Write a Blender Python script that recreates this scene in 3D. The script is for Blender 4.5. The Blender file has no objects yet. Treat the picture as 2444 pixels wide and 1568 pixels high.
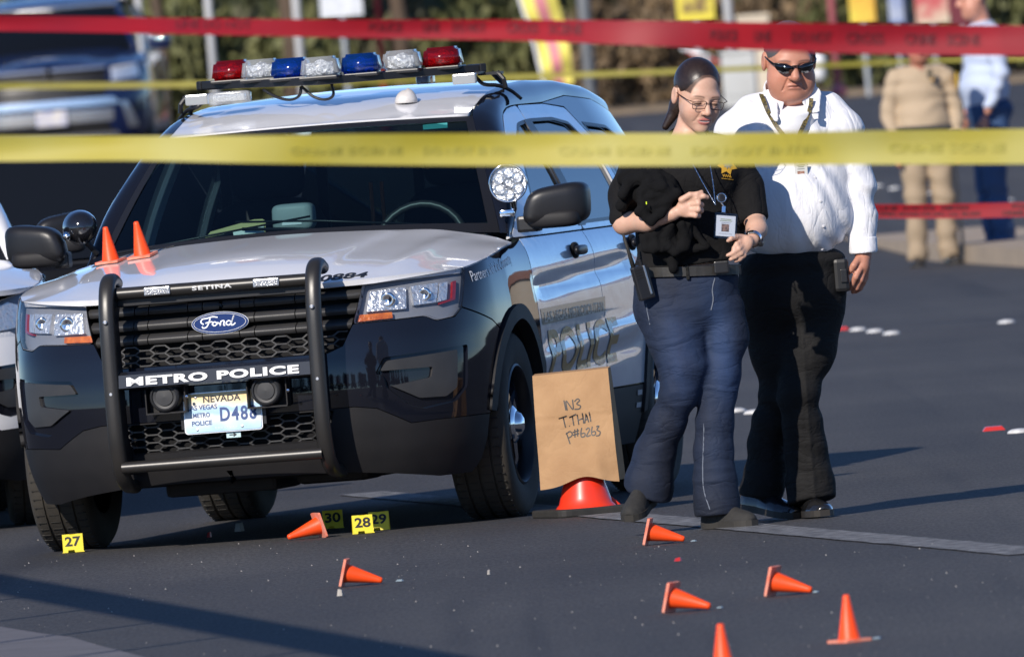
import bpy, bmesh, math, random
import numpy as np
from mathutils import Vector, Matrix
from mathutils.geometry import delaunay_2d_cdt
random.seed(7); rng = np.random.default_rng(7)
SC = bpy.context.scene
COL = SC.collection

# ------------------------------------------------------------------ camera
FPX = 45375.0; CAMH = 1.9; ROLL = math.radians(4.6)          # focal length in photo pixels, eye height, tilt of the hand-held camera
PITCH = math.atan((784 - 77) * math.cos(ROLL) / FPX)
_F = np.array([0, math.cos(PITCH), -math.sin(PITCH)])
_R0 = np.array([1.0, 0, 0]); _U0 = np.array([0, math.sin(PITCH), math.cos(PITCH)])
_R = math.cos(ROLL) * _R0 - math.sin(ROLL) * _U0
_U = math.sin(ROLL) * _R0 + math.cos(ROLL) * _U0
_C = np.array([0, 0, CAMH])
cam_data = bpy.data.cameras.new('camera')
cam = bpy.data.objects.new('camera', cam_data); COL.objects.link(cam)
cam.matrix_world = Matrix(((_R[0], _U[0], -_F[0], 0), (_R[1], _U[1], -_F[1], 0), (_R[2], _U[2], -_F[2], CAMH), (0, 0, 0, 1)))
cam_data.sensor_width = 36.0; cam_data.lens = FPX / 2444 * 36.0
cam_data.clip_start = 1.0; cam_data.clip_end = 3000.0
cam_data.dof.use_dof = True; cam_data.dof.focus_distance = 72.6; cam_data.dof.aperture_fstop = 12.0
SC.camera = cam

# ------------------------------------------------------------------ sky and sun
SUN_EL = math.radians(29.0); SUN_AZ = math.radians(206.0)     # low sun behind the camera, to its left
world = bpy.data.worlds.new('World'); SC.world = world; world.use_nodes = True
nt = world.node_tree; nt.nodes.clear()
sky = nt.nodes.new('ShaderNodeTexSky'); sky.sky_type = 'NISHITA'; sky.sun_disc = False
sky.sun_elevation = SUN_EL; sky.sun_rotation = SUN_AZ; sky.air_density = 0.65; sky.dust_density = 0.0; sky.ozone_density = 6.0; sky.altitude = 700
bg = nt.nodes.new('ShaderNodeBackground'); bg.inputs[1].default_value = 0.14
wo = nt.nodes.new('ShaderNodeOutputWorld')
nt.links.new(sky.outputs[0], bg.inputs[0]); nt.links.new(bg.outputs[0], wo.inputs[0])
sun_data = bpy.data.lights.new('sun', 'SUN'); sun_data.energy = 4.7; sun_data.angle = math.radians(0.53); sun_data.color = (1.0, 0.92, 0.82)
sun = bpy.data.objects.new('sun', sun_data); COL.objects.link(sun)
_sd = Vector((math.sin(SUN_AZ) * math.cos(SUN_EL), math.cos(SUN_AZ) * math.cos(SUN_EL), math.sin(SUN_EL)))
sun.rotation_euler = _sd.to_track_quat('Z', 'Y').to_euler()
sun.location = (-20, 20, 40)
SC.view_settings.view_transform = 'Standard'; SC.view_settings.look = 'None'
SC.view_settings.exposure = 0.15; SC.view_settings.gamma = 1.0; SC.view_settings.use_curve_mapping = False
SC.render.engine = 'CYCLES'
SC.cycles.use_denoising = True
SC.cycles.max_bounces = 8; SC.cycles.transparent_max_bounces = 12
SC.cycles.sample_clamp_indirect = 6.0

# ------------------------------------------------------------------ helpers: places
def at(px, py, depth):
    """world point seen at photo pixel (px, py), at the given distance along the ground"""
    d = _F + _R * (px - 1222) / FPX - _U * (py - 784) / FPX
    return _C + d * (depth / d[1])
def on_ground(px, py, z=0.0):
    d = _F + _R * (px - 1222) / FPX - _U * (py - 784) / FPX
    return _C + d * ((z - CAMH) / d[2])

# ------------------------------------------------------------------ helpers: materials
MATS = {}
def mat(name, color=(0.5, 0.5, 0.5), rough=0.5, metal=0.0, coat=0.0, spec=0.5, noise=None, bump=None, emit=None, sheen=0.0, trans=0.0, ior=1.45, sss=0.0, alpha=1.0):
    """noise=(scale, other colour, contrast) mixes a second colour in; bump=(scale, strength, distance)"""
    if name in MATS: return MATS[name]
    m = bpy.data.materials.new(name); m.use_nodes = True; MATS[name] = m
    t = m.node_tree; p = t.nodes['Principled BSDF']
    p.inputs['Base Color'].default_value = (*color, 1); p.inputs['Roughness'].default_value = rough
    p.inputs['Metallic'].default_value = metal; p.inputs['Specular IOR Level'].default_value = spec
    p.inputs['Coat Weight'].default_value = coat; p.inputs['Coat Roughness'].default_value = 0.04
    p.inputs['Sheen Weight'].default_value = sheen; p.inputs['Transmission Weight'].default_value = trans; p.inputs['IOR'].default_value = ior
    if sss: p.inputs['Subsurface Weight'].default_value = sss; p.inputs['Subsurface Radius'].default_value = (0.012, 0.005, 0.003); p.inputs['Subsurface Scale'].default_value = 0.6
    if emit: p.inputs['Emission Color'].default_value = (*emit[0], 1); p.inputs['Emission Strength'].default_value = emit[1]
    tc = t.nodes.new('ShaderNodeTexCoord')
    if noise:
        n = t.nodes.new('ShaderNodeTexNoise'); n.inputs['Scale'].default_value = noise[0]; n.inputs['Detail'].default_value = 6
        r = t.nodes.new('ShaderNodeValToRGB'); c = noise[2] if len(noise) > 2 else 0.2
        r.color_ramp.elements[0].position = 0.5 - c; r.color_ramp.elements[0].color = (*color, 1)
        r.color_ramp.elements[1].position = 0.5 + c; r.color_ramp.elements[1].color = (*noise[1], 1)
        t.links.new(tc.outputs['Object'], n.inputs['Vector']); t.links.new(n.outputs['Fac'], r.inputs['Fac'])
        t.links.new(r.outputs['Color'], p.inputs['Base Color'])
    if bump:
        n = t.nodes.new('ShaderNodeTexNoise'); n.inputs['Scale'].default_value = bump[0]; n.inputs['Detail'].default_value = 4
        b = t.nodes.new('ShaderNodeBump'); b.inputs['Strength'].default_value = bump[1]; b.inputs['Distance'].default_value = bump[2]
        t.links.new(tc.outputs['Object'], n.inputs['Vector']); t.links.new(n.outputs['Fac'], b.inputs['Height']); t.links.new(b.outputs['Normal'], p.inputs['Normal'])
    return m
def mat_glass(name, tint=(0.5, 0.55, 0.55), rough=0.01):
    """thin pane: tinted see-through plus mirror reflection by angle"""
    if name in MATS: return MATS[name]
    m = bpy.data.materials.new(name); m.use_nodes = True; MATS[name] = m
    t = m.node_tree; t.nodes.clear()
    o = t.nodes.new('ShaderNodeOutputMaterial'); mx = t.nodes.new('ShaderNodeMixShader'); fr = t.nodes.new('ShaderNodeFresnel'); ge = t.nodes.new('ShaderNodeNewGeometry'); mr = t.nodes.new('ShaderNodeMapRange'); mr.inputs[3].default_value = 1.5; mr.inputs[4].default_value = 1 / 1.5; t.links.new(ge.outputs['Backfacing'], mr.inputs[0]); t.links.new(mr.outputs[0], fr.inputs['IOR'])
    tr = t.nodes.new('ShaderNodeBsdfTransparent'); tr.inputs[0].default_value = (*tint, 1)
    gl = t.nodes.new('ShaderNodeBsdfGlossy'); gl.inputs['Roughness'].default_value = rough
    t.links.new(fr.outputs[0], mx.inputs[0]); t.links.new(tr.outputs[0], mx.inputs[1]); t.links.new(gl.outputs[0], mx.inputs[2]); t.links.new(mx.outputs[0], o.inputs[0])
    return m
def wrinkle(m, scale, stretch, strength, dist, rot=(0, 0, 0), seed=0.0, sharp=True):
    """cloth creases as relief, on top of the bump the material has"""
    t = m.node_tree; p = t.nodes['Principled BSDF']; tc = t.nodes.new('ShaderNodeTexCoord'); mp = t.nodes.new('ShaderNodeMapping'); mp.inputs['Scale'].default_value = stretch; mp.inputs['Rotation'].default_value = rot; mp.inputs['Location'].default_value = (seed, seed, seed)
    n = t.nodes.new('ShaderNodeTexNoise'); n.inputs['Scale'].default_value = scale; n.inputs['Detail'].default_value = 3; n.inputs['Distortion'].default_value = .6; t.links.new(tc.outputs['Object'], mp.inputs[0]); t.links.new(mp.outputs[0], n.inputs['Vector']); src = n.outputs['Fac']
    if sharp:
        a = t.nodes.new('ShaderNodeMath'); a.operation = 'SUBTRACT'; a.inputs[1].default_value = .5; b = t.nodes.new('ShaderNodeMath'); b.operation = 'ABSOLUTE'; c = t.nodes.new('ShaderNodeMath'); c.operation = 'POWER'; c.inputs[1].default_value = .6; t.links.new(src, a.inputs[0]); t.links.new(a.outputs[0], b.inputs[0]); t.links.new(b.outputs[0], c.inputs[0]); src = c.outputs[0]
    bp = t.nodes.new('ShaderNodeBump'); bp.inputs['Strength'].default_value = strength; bp.inputs['Distance'].default_value = dist; t.links.new(src, bp.inputs['Height'])
    old = p.inputs['Normal'].links[0].from_socket if p.inputs['Normal'].is_linked else None
    if old is not None: t.links.new(old, bp.inputs['Normal'])
    t.links.new(bp.outputs['Normal'], p.inputs['Normal'])
def nodes_of(m): return m.node_tree, m.node_tree.nodes['Principled BSDF']

# ------------------------------------------------------------------ helpers: objects
def tag(o, label=None, cat=None, group=None, kind=None):
    if label: o['label'] = label
    if cat: o['category'] = cat
    if group: o['group'] = group
    if kind: o['kind'] = kind
    return o
def empty(name, loc=(0, 0, 0), rotz=0.0):
    o = bpy.data.objects.new(name, None); COL.objects.link(o); o.location = loc; o.rotation_euler = (0, 0, rotz); o.empty_display_size = 0.1
    return o
def add(name, verts, faces, m, parent=None, smooth=False, normals=None, fmat=None):
    me = bpy.data.meshes.new(name)
    if isinstance(faces, np.ndarray) and faces.ndim == 2:
        k = faces.shape[1]; me.vertices.add(len(verts)); me.vertices.foreach_set('co', np.asarray(verts, np.float32).ravel())
        me.loops.add(faces.size); me.loops.foreach_set('vertex_index', faces.astype(np.int32).ravel()); me.polygons.add(len(faces)); me.polygons.foreach_set('loop_start', np.arange(0, faces.size, k, dtype=np.int32)); me.update(calc_edges=True); me.validate()
    else:
        me.from_pydata([tuple(map(float, v)) for v in verts], [], [tuple(map(int, f)) for f in faces]); me.update()
    for mm in (m if isinstance(m, (list, tuple)) else [m]): me.materials.append(mm)
    if fmat is not None: me.polygons.foreach_set('material_index', np.asarray(fmat, dtype=np.int32))
    if smooth: me.polygons.foreach_set('use_smooth', np.ones(len(me.polygons), dtype=bool))
    if normals is not None:
        try: me.normals_split_custom_set_from_vertices([tuple(map(float, n)) for n in normals])
        except Exception as e: print('normals', name, e)
    o = bpy.data.objects.new(name, me); COL.objects.link(o)
    if parent is not None: o.parent = parent
    return o
def share(o, parent=None, loc=None, rot=None):
    c = o.copy(); COL.objects.link(c)
    if parent is not None: c.parent = parent
    if loc is not None: c.location = loc
    if rot is not None: c.rotation_euler = rot
    return c
def copy_tree(o, parent=None):
    c = o.copy(); COL.objects.link(c); c.parent = parent
    for ch in list(o.children): copy_tree(ch, c)
    return c

class MB:
    """collects shapes for one mesh"""
    def __init__(s): s.v = []; s.f = []
    def raw(s, v, f):
        n = len(s.v); s.v += [tuple(map(float, q)) for q in v]; s.f += [tuple(int(i) + n for i in q) for q in f]; return s
    def box(s, lo, hi, M=None, bev=0.0):
        bm = bmesh.new(); bmesh.ops.create_cube(bm, size=1.0)
        c = [(a + b) / 2 for a, b in zip(lo, hi)]; d = [abs(b - a) for a, b in zip(lo, hi)]
        for v in bm.verts: v.co = Vector([v.co[i] * d[i] + c[i] for i in range(3)])
        if bev > 0: bmesh.ops.bevel(bm, geom=list(bm.edges), offset=min(bev, min(d) * 0.45), segments=2, affect='EDGES', profile=0.6)
        if M is not None: bmesh.ops.transform(bm, matrix=M, verts=bm.verts)
        return s.bm(bm)
    def bm(s, bm):
        bm.verts.index_update(); s.raw([v.co for v in bm.verts], [[v.index for v in f.verts] for f in bm.faces]); bm.free(); return s
    def tube(s, pts, r, n=10, closed=False, caps=True, flat=None):
        """r: number or list; flat=(ax) squashes"""
        P = np.array(pts, float); m = len(P); rr = np.full(m, r) if np.isscalar(r) else np.array(r, float)
        T = np.gradient(P, axis=0) if not closed else (np.roll(P, -1, 0) - np.roll(P, 1, 0))
        T /= np.maximum(np.linalg.norm(T, axis=1), 1e-9)[:, None]
        a = np.array([0, 0, 1.0]) if abs(T[0][2]) < 0.9 else np.array([1.0, 0, 0])
        V = []; nrm = np.cross(T[0], a); nrm /= np.linalg.norm(nrm)
        for i in range(m):
            nrm = nrm - T[i] * (nrm @ T[i]); nrm /= np.linalg.norm(nrm); b = np.cross(T[i], nrm)
            for k in range(n):
                w = 2 * math.pi * k / n; V.append(P[i] + rr[i] * (math.cos(w) * nrm + math.sin(w) * b))
        Fc = []
        for i in range(m if closed else m - 1):
            j = (i + 1) % m
            for k in range(n): Fc.append((i * n + k, i * n + (k + 1) % n, j * n + (k + 1) % n, j * n + k))
        if caps and not closed: Fc.append(tuple(range(n - 1, -1, -1))); Fc.append(tuple((m - 1) * n + k for k in range(n)))
        return s.raw(V, Fc)
    def lathe(s, prof, n=24, M=None, c0=True, c1=True):
        """prof: (r, z) pairs round the z axis"""
        V = []; Fc = []; m = len(prof)
        for r, z in prof:
            for k in range(n):
                w = 2 * math.pi * k / n; V.append(Vector((r * math.cos(w), r * math.sin(w), z)))
        for i in range(m - 1):
            for k in range(n): Fc.append((i * n + k, i * n + (k + 1) % n, (i + 1) * n + (k + 1) % n, (i + 1) * n + k))
        if c0: Fc.append(tuple(range(n - 1, -1, -1)))
        if c1: Fc.append(tuple((m - 1) * n + k for k in range(n)))
        if M is not None: V = [M @ v for v in V]
        return s.raw(V, Fc)
    def prism(s, poly, d0, d1, fn):
        """polygon in (u, v); fn(u, v, w) -> point; extruded from w=d0 to d1"""
        n = len(poly); V = [fn(u, v, d0) for u, v in poly] + [fn(u, v, d1) for u, v in poly]
        Fc = [tuple(range(n)), tuple(range(2 * n - 1, n - 1, -1))] + [(i, n + i, n + (i + 1) % n, (i + 1) % n) for i in range(n)]
        return s.raw(V, Fc)
    def build(s, name, m, parent=None, smooth=False, bevel=0.0):
        o = add(name, s.v, s.f, m, parent, smooth)
        if smooth == 'auto':
            o.data.polygons.foreach_set('use_smooth', np.ones(len(o.data.polygons), dtype=bool))
            try: o.data.set_sharp_from_angle(angle=math.radians(38))
            except Exception: pass
        if bevel > 0:
            md = o.modifiers.new('bevel', 'BEVEL'); md.width = bevel; md.segments = 2; md.limit_method = 'ANGLE'
        return o

def inside(P, poly):
    P = np.asarray(P, float); poly = np.asarray(poly, float); x, y = P[:, 0], P[:, 1]; r = np.zeros(len(P), bool)
    n = len(poly)
    for i in range(n):
        x1, y1 = poly[i]; x2, y2 = poly[(i + 1) % n]
        if y1 == y2: continue
        c = ((y1 > y) != (y2 > y)) & (x < (x2 - x1) * (y - y1) / (y2 - y1) + x1); r ^= c
    return r
def resample(poly, sp):
    out = []; n = len(poly)
    for i in range(n):
        a = np.array(poly[i], float); b = np.array(poly[(i + 1) % n], float); k = max(1, int(math.ceil(np.linalg.norm(b - a) / sp)))
        for j in range(k): out.append(a + (b - a) * j / k)
    return np.array(out)
def round_poly(poly, r=0.02, n=4):
    """round the corners of a polygon"""
    out = []; m = len(poly)
    for i in range(m):
        p = np.array(poly[i], float); a = np.array(poly[i - 1], float); b = np.array(poly[(i + 1) % m], float)
        la, lb = np.linalg.norm(a - p), np.linalg.norm(b - p); d = min(r, la * 0.45, lb * 0.45)
        p0 = p + (a - p) / la * d; p1 = p + (b - p) / lb * d
        for j in range(n + 1):
            t = j / n; out.append((1 - t) ** 2 * p0 + 2 * t * (1 - t) * p + t * t * p1)
    return np.array(out)
def patch(name, poly, f, m, parent=None, sp=0.03, holes=(), thick=0.0, off=0.0, flip=None, outward=None):
    """fills a polygon of (u, v) and lays it on the surface f(u, v); real edges of the given thickness"""
    loops = [resample(poly, sp)] + [resample(h, sp) for h in holes]
    pts = []; edges = []
    for L in loops:
        n0 = len(pts); pts += [tuple(p) for p in L]; edges += [(n0 + i, n0 + (i + 1) % len(L)) for i in range(len(L))]
    lo = loops[0].min(0); hi = loops[0].max(0)
    gx, gy = np.meshgrid(np.arange(lo[0], hi[0], sp), np.arange(lo[1], hi[1], sp)); G = np.stack([gx.ravel() + sp * 0.37, gy.ravel() + sp * 0.41], 1)
    ok = inside(G, loops[0])
    for h in loops[1:]: ok &= ~inside(G, h)
    G = G[ok]; BP = np.array(pts)
    if len(G):
        keep = np.ones(len(G), bool)
        for i in range(0, len(G), 2000):
            keep[i:i + 2000] = (((G[i:i + 2000, None, :] - BP[None]) ** 2).sum(2).min(1) > (0.45 * sp) ** 2)
        pts += [tuple(g) for g in G[keep]]
    vo, eo, fo, *_ = delaunay_2d_cdt([Vector(p) for p in pts], edges, [], 0, 1e-7)
    V2 = np.array([tuple(v) for v in vo]); Fa = [list(q) for q in fo]
    cen = np.array([V2[q].mean(0) for q in Fa]); ok = inside(cen, loops[0])
    for h in loops[1:]: ok &= ~inside(cen, h)
    Fa = np.array([q for q, k in zip(Fa, ok) if k])
    V3 = f(V2[:, 0], V2[:, 1]); e = 1e-3
    du = f(V2[:, 0] + e, V2[:, 1]) - f(V2[:, 0] - e, V2[:, 1]); dv = f(V2[:, 0], V2[:, 1] + e) - f(V2[:, 0], V2[:, 1] - e)
    N = np.cross(du, dv); N /= np.maximum(np.linalg.norm(N, axis=1), 1e-12)[:, None]
    fn = np.cross(V3[Fa[:, 1]] - V3[Fa[:, 0]], V3[Fa[:, 2]] - V3[Fa[:, 0]])
    if outward is not None:
        c = V3.mean(0)
        if (N.mean(0) @ np.asarray(outward, float)) < 0: N = -N
    bad = (fn * N[Fa[:, 0]]).sum(1) < 0
    Fa[bad] = Fa[bad][:, ::-1]
    V3 = V3 + N * off
    Vs = V3; Fs = [tuple(q) for q in Fa]; Ns = N
    if thick > 0:
        cnt = {}
        for q in Fa:
            for i in range(3):
                a, b = q[i], q[(i + 1) % 3]; cnt[(a, b)] = cnt.get((a, b), 0) + 1
        bd = [(a, b) for (a, b) in cnt if (b, a) not in cnt]
        n0 = len(Vs); ids = {}; ev = []; en = []
        def vid(i, deep):
            k = (i, deep)
            if k not in ids:
                ids[k] = n0 + len(ev); ev.append(V3[i] - N[i] * (thick if deep else 0)); en.append(None)
            return ids[k]
        rim = []
        for a, b in bd: rim.append((vid(b, 0), vid(a, 0), vid(a, 1), vid(b, 1)))
        if ev:
            EV = np.array(ev); nn = np.zeros_like(EV)
            for q in rim:
                g = np.cross(EV[q[1] - n0] - EV[q[0] - n0], EV[q[2] - n0] - EV[q[0] - n0])
                for i in q: nn[i - n0] += g
            nn /= np.maximum(np.linalg.norm(nn, axis=1), 1e-12)[:, None]
            Vs = np.vstack([V3, EV]); Ns = np.vstack([N, nn]); Fs = Fs + rim
    return add(name, Vs, Fs, m, parent, True, Ns)

def text_geo(txt, size=1.0, bold=0.0, res=3, spacing=1.0):
    """flat outline letters as (verts, faces) in the xy plane, from the built-in font"""
    cu = bpy.data.curves.new('lettering', 'FONT'); cu.body = txt; cu.size = size; cu.offset = bold; cu.resolution_u = res; cu.space_character = spacing
    cu.align_x = 'CENTER'; cu.align_y = 'CENTER'
    ob = bpy.data.objects.new('lettering', cu); COL.objects.link(ob)
    dg = bpy.context.evaluated_depsgraph_get(); me = bpy.data.meshes.new_from_object(ob.evaluated_get(dg))
    V = np.array([tuple(v.co) for v in me.vertices]) if len(me.vertices) else np.zeros((0, 3)); Fc = [tuple(p.vertices) for p in me.polygons]
    bpy.data.objects.remove(ob); bpy.data.curves.remove(cu); bpy.data.meshes.remove(me)
    return V, Fc
def letters(name, txt, fn, m, parent, width, height, bold=0.0, spacing=1.0, seg=0.012):
    """letters stretched to width x height and laid on fn(u, v) -> point; seg subdivides long faces"""
    V, Fc = text_geo(txt, 1.0, bold, 4, spacing)
    bm = bmesh.new(); vs = [bm.verts.new(v) for v in V]
    for q in Fc:
        try: bm.faces.new([vs[i] for i in q])
        except ValueError: pass
    lo = V.min(0); hi = V.max(0)
    for v in bm.verts:
        v.co.x = ((v.co.x - lo[0]) / (hi[0] - lo[0]) - 0.5) * width; v.co.y = ((v.co.y - lo[1]) / (hi[1] - lo[1]) - 0.5) * height; v.co.z = 0
    if seg:
        bmesh.ops.triangulate(bm, faces=bm.faces)
        for _ in range(3):
            le = [e for e in bm.edges if e.calc_length() > seg]
            if not le: break
            bmesh.ops.subdivide_edges(bm, edges=le, cuts=1); bmesh.ops.triangulate(bm, faces=bm.faces)
    bm.verts.index_update()
    vv = [fn(v.co.x, v.co.y) for v in bm.verts]; ff = [[v.index for v in q.verts] for q in bm.faces]; bm.free()
    return add(name, vv, ff, m, parent)
def strokes(name, segs, fn, w, m, parent):
    """pen strokes: polylines in (u, v) as thin ribbons on fn"""
    mb = MB()
    for L in segs:
        P = np.array(L, float)
        T = np.gradient(P, axis=0); T /= np.maximum(np.linalg.norm(T, axis=1), 1e-9)[:, None]; Nn = np.stack([-T[:, 1], T[:, 0]], 1)
        a = P + Nn * w / 2; b = P - Nn * w / 2
        V = [fn(*q) for q in a] + [fn(*q) for q in b]; n = len(P)
        mb.raw(V, [(i, i + 1, n + i + 1, n + i) for i in range(n - 1)])
    return mb.build(name, m, parent)
def smooth_line(pts, n=8):
    P = np.array(pts, float); out = []; Q = np.vstack([2 * P[0] - P[1], P, 2 * P[-1] - P[-2]])
    for i in range(len(P) - 1):
        p0, p1, p2, p3 = Q[i], Q[i + 1], Q[i + 2], Q[i + 3]; t = np.linspace(0, 1, n, endpoint=False)[:, None]
        out.append(.5 * ((2 * p1) + (-p0 + p2) * t + (2 * p0 - 5 * p1 + 4 * p2 - p3) * t ** 2 + (-p0 + 3 * p1 - 3 * p2 + p3) * t ** 3))
    out.append(P[-1:]); return np.vstack(out)

# ------------------------------------------------------------------ ground: road that dips and climbs gently behind the scene
def gz(y):
    return float(np.interp(y, [-100, 138, 152, 170, 185, 220, 300, 4000], [0, 0, 0.24, 0.68, 0.92, 0.84, 0.95, 0.95]))
def on_terrain(px, py):
    p = on_ground(px, py)
    z = 0.0
    for _ in range(60):
        z = 0.6 * z + 0.4 * gz(p[1]); p = on_ground(px, py, z)
    return np.array([p[0], p[1], gz(p[1])])

def asphalt():
    m = bpy.data.materials.new('asphalt'); m.use_nodes = True; t, p = nodes_of(m)
    tc = t.nodes.new('ShaderNodeTexCoord')
    def noise(scale, detail, vec=None, rough=0.6):
        n = t.nodes.new('ShaderNodeTexNoise'); n.inputs['Scale'].default_value = scale; n.inputs['Detail'].default_value = detail; n.inputs['Roughness'].default_value = rough
        t.links.new(vec or tc.outputs['Object'], n.inputs['Vector']); return n
    def ramp(src, a, ca, b, cb):
        r = t.nodes.new('ShaderNodeValToRGB'); r.color_ramp.elements[0].position = a; r.color_ramp.elements[0].color = (*ca, 1); r.color_ramp.elements[1].position = b; r.color_ramp.elements[1].color = (*cb, 1)
        t.links.new(src, r.inputs['Fac']); return r
    def mix(kind, fac, a, b):
        n = t.nodes.new('ShaderNodeMix'); n.data_type = 'RGBA'; n.blend_type = kind; n.inputs[0].default_value = fac
        t.links.new(a, n.inputs[6]); t.links.new(b, n.inputs[7]); return n.outputs[2]
    big = ramp(noise(0.22, 5).outputs['Fac'], 0.3, (0.043, 0.042, 0.045), 0.72, (0.070, 0.068, 0.069))
    # stretched along the direction of travel: worn wheel paths
    mp = t.nodes.new('ShaderNodeMapping'); mp.inputs['Scale'].default_value = (1.6, 0.09, 1); mp.inputs['Rotation'].default_value = (0, 0, math.radians(-12))
    t.links.new(tc.outputs['Object'], mp.inputs['Vector'])
    wear = ramp(noise(1.0, 5, mp.outputs[0]).outputs['Fac'], 0.35, (0.82, 0.82, 0.84), 0.7, (1.12, 1.11, 1.08))
    mpg = t.nodes.new('ShaderNodeMapping'); mpg.inputs['Scale'].default_value = (1, .10, 1); t.links.new(tc.outputs['Object'], mpg.inputs['Vector'])
    grit = ramp(noise(70, 4, mpg.outputs[0], .75).outputs['Fac'], 0.34, (0.58, 0.58, 0.59), 0.70, (1.55, 1.52, 1.46))
    vo = t.nodes.new('ShaderNodeTexVoronoi'); vo.inputs['Scale'].default_value = 34; t.links.new(mpg.outputs[0], vo.inputs['Vector'])
    chips = ramp(vo.outputs['Distance'], 0.03, (2.6, 2.5, 2.4), 0.10, (1, 1, 1))
    c = mix('MULTIPLY', 1.0, big.outputs[0], wear.outputs[0]); c = mix('MULTIPLY', 1.0, c, grit.outputs[0]); c = mix('MULTIPLY', 0.4, c, chips.outputs[0])
    # rubber marks
    mp2 = t.nodes.new('ShaderNodeMapping'); mp2.inputs['Scale'].default_value = (2.4, 0.05, 1); mp2.inputs['Rotation'].default_value = (0, 0, math.radians(66))
    t.links.new(tc.outputs['Object'], mp2.inputs['Vector'])
    rub = ramp(noise(0.9, 3, mp2.outputs[0]).outputs['Fac'], 0.30, (0.62, 0.62, 0.66), 0.42, (1, 1, 1))
    c = mix('MULTIPLY', 0.8, c, rub.outputs[0])
    t.links.new(c, p.inputs['Base Color']); p.inputs['Roughness'].default_value = 0.78; p.inputs['Specular IOR Level'].default_value = 0.35
    b = t.nodes.new('ShaderNodeBump'); b.inputs['Strength'].default_value = 0.5; b.inputs['Distance'].default_value = 0.004
    t.links.new(noise(140, 3).outputs['Fac'], b.inputs['Height']); t.links.new(b.outputs['Normal'], p.inputs['Normal'])
    return m
ASPHALT = asphalt()
ys = [-400, -50, 20, 40, 50, 60, 70, 80, 100, 120, 138, 142, 146, 152, 158, 164, 170, 178, 185, 200, 220, 260, 300, 600, 3000]
xs = [-1500, -60, -20, -6, 0, 6, 20, 60, 1500]
V = [(x, y, gz(y)) for y in ys for x in xs]; nx = len(xs)
Fc = [(j * nx + i, j * nx + i + 1, (j + 1) * nx + i + 1, (j + 1) * nx + i) for j in range(len(ys) - 1) for i in range(nx - 1)]
tag(add('road', V, Fc, ASPHALT, smooth=True), kind='structure')

M_paintline = mat('worn_road_paint', (0.052, 0.052, 0.056), 0.85, noise=(16, (0.22, 0.22, 0.225), 0.14), bump=(120, .4, .003))
def ground_strip(name, px0, px1, w, m, z=0.004, n=24, wob=0.0):
    a = on_ground(*px0); b = on_ground(*px1); d = (b - a)[:2]; L = np.linalg.norm(d); d /= L; nn = np.array([-d[1], d[0]])
    V = []; Fc = []
    for i in range(n + 1):
        c = a[:2] + d * L * i / n; ww = w / 2 * (1 + wob * (random.random() - .5))
        V += [(*(c + nn * ww), z), (*(c - nn * ww), z)]
    for i in range(n): Fc.append((2 * i, 2 * i + 1, 2 * i + 3, 2 * i + 2))
    return add(name, V, Fc, m)
tag(ground_strip('lane_line', (860, 1178), (2480, 1320), 0.20, M_paintline, n=60, wob=0.14), kind='structure')
# concrete gutter apron in the near left corner
M_conc = mat('gutter_concrete', (0.15, 0.14, 0.15), 0.85, noise=(4, (0.10, 0.095, 0.10), 0.25), bump=(60, .5, .004))
edge = [(-420, 1452), (-160, 1474), (0, 1497), (90, 1512), (170, 1522), (230, 1540), (330, 1566), (420, 1590), (560, 1640)]
E3 = [on_ground(*q) for q in edge]; low = [on_ground(q[0] - 300, 1800) for q in edge]
V = [(p[0], p[1], 0.004) for p in E3] + [(p[0], p[1], 0.006) for p in low]; n = len(edge)
tag(add('gutter', V, [(i, n + i, n + i + 1, i + 1) for i in range(n - 1)], M_conc), kind='structure')
# low median island far right
M_kerb = mat('median_concrete', (0.40, 0.31, 0.22), 0.85, noise=(5, (0.30, 0.24, 0.18), 0.25))
a = on_ground(1960, 605); b = on_ground(2700, 655); c = on_ground(1960, 555); d = on_ground(2700, 600)
mb = MB(); top = 0.13
mb.raw([(a[0], a[1], 0), (b[0], b[1], 0), (b[0], b[1] + .04, top), (a[0], a[1] + .04, top), (c[0], c[1], top), (d[0], d[1], top), (c[0], c[1] + .05, 0), (d[0], d[1] + .05, 0)],
       [(0, 1, 2, 3), (3, 2, 5, 4), (4, 5, 7, 6), (0, 3, 4, 6), (1, 7, 5, 2)])
tag(mb.build('median_island', M_kerb), kind='structure')
M_verge = mat('dry_verge', (0.20, 0.15, 0.10), 0.9, noise=(3, (0.14, 0.11, 0.075), .2), bump=(20, .5, .02))
V = [(-40, 221, gz(221) + .06), (40, 221, gz(221) + .06), (40, 330, gz(300) + .5), (-40, 330, gz(300) + .5), (-40, 220.9, gz(221) - .05), (40, 220.9, gz(221) - .05)]
tag(add('verge', V, [(0, 1, 2, 3), (4, 5, 1, 0)], M_verge), kind='structure')

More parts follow.
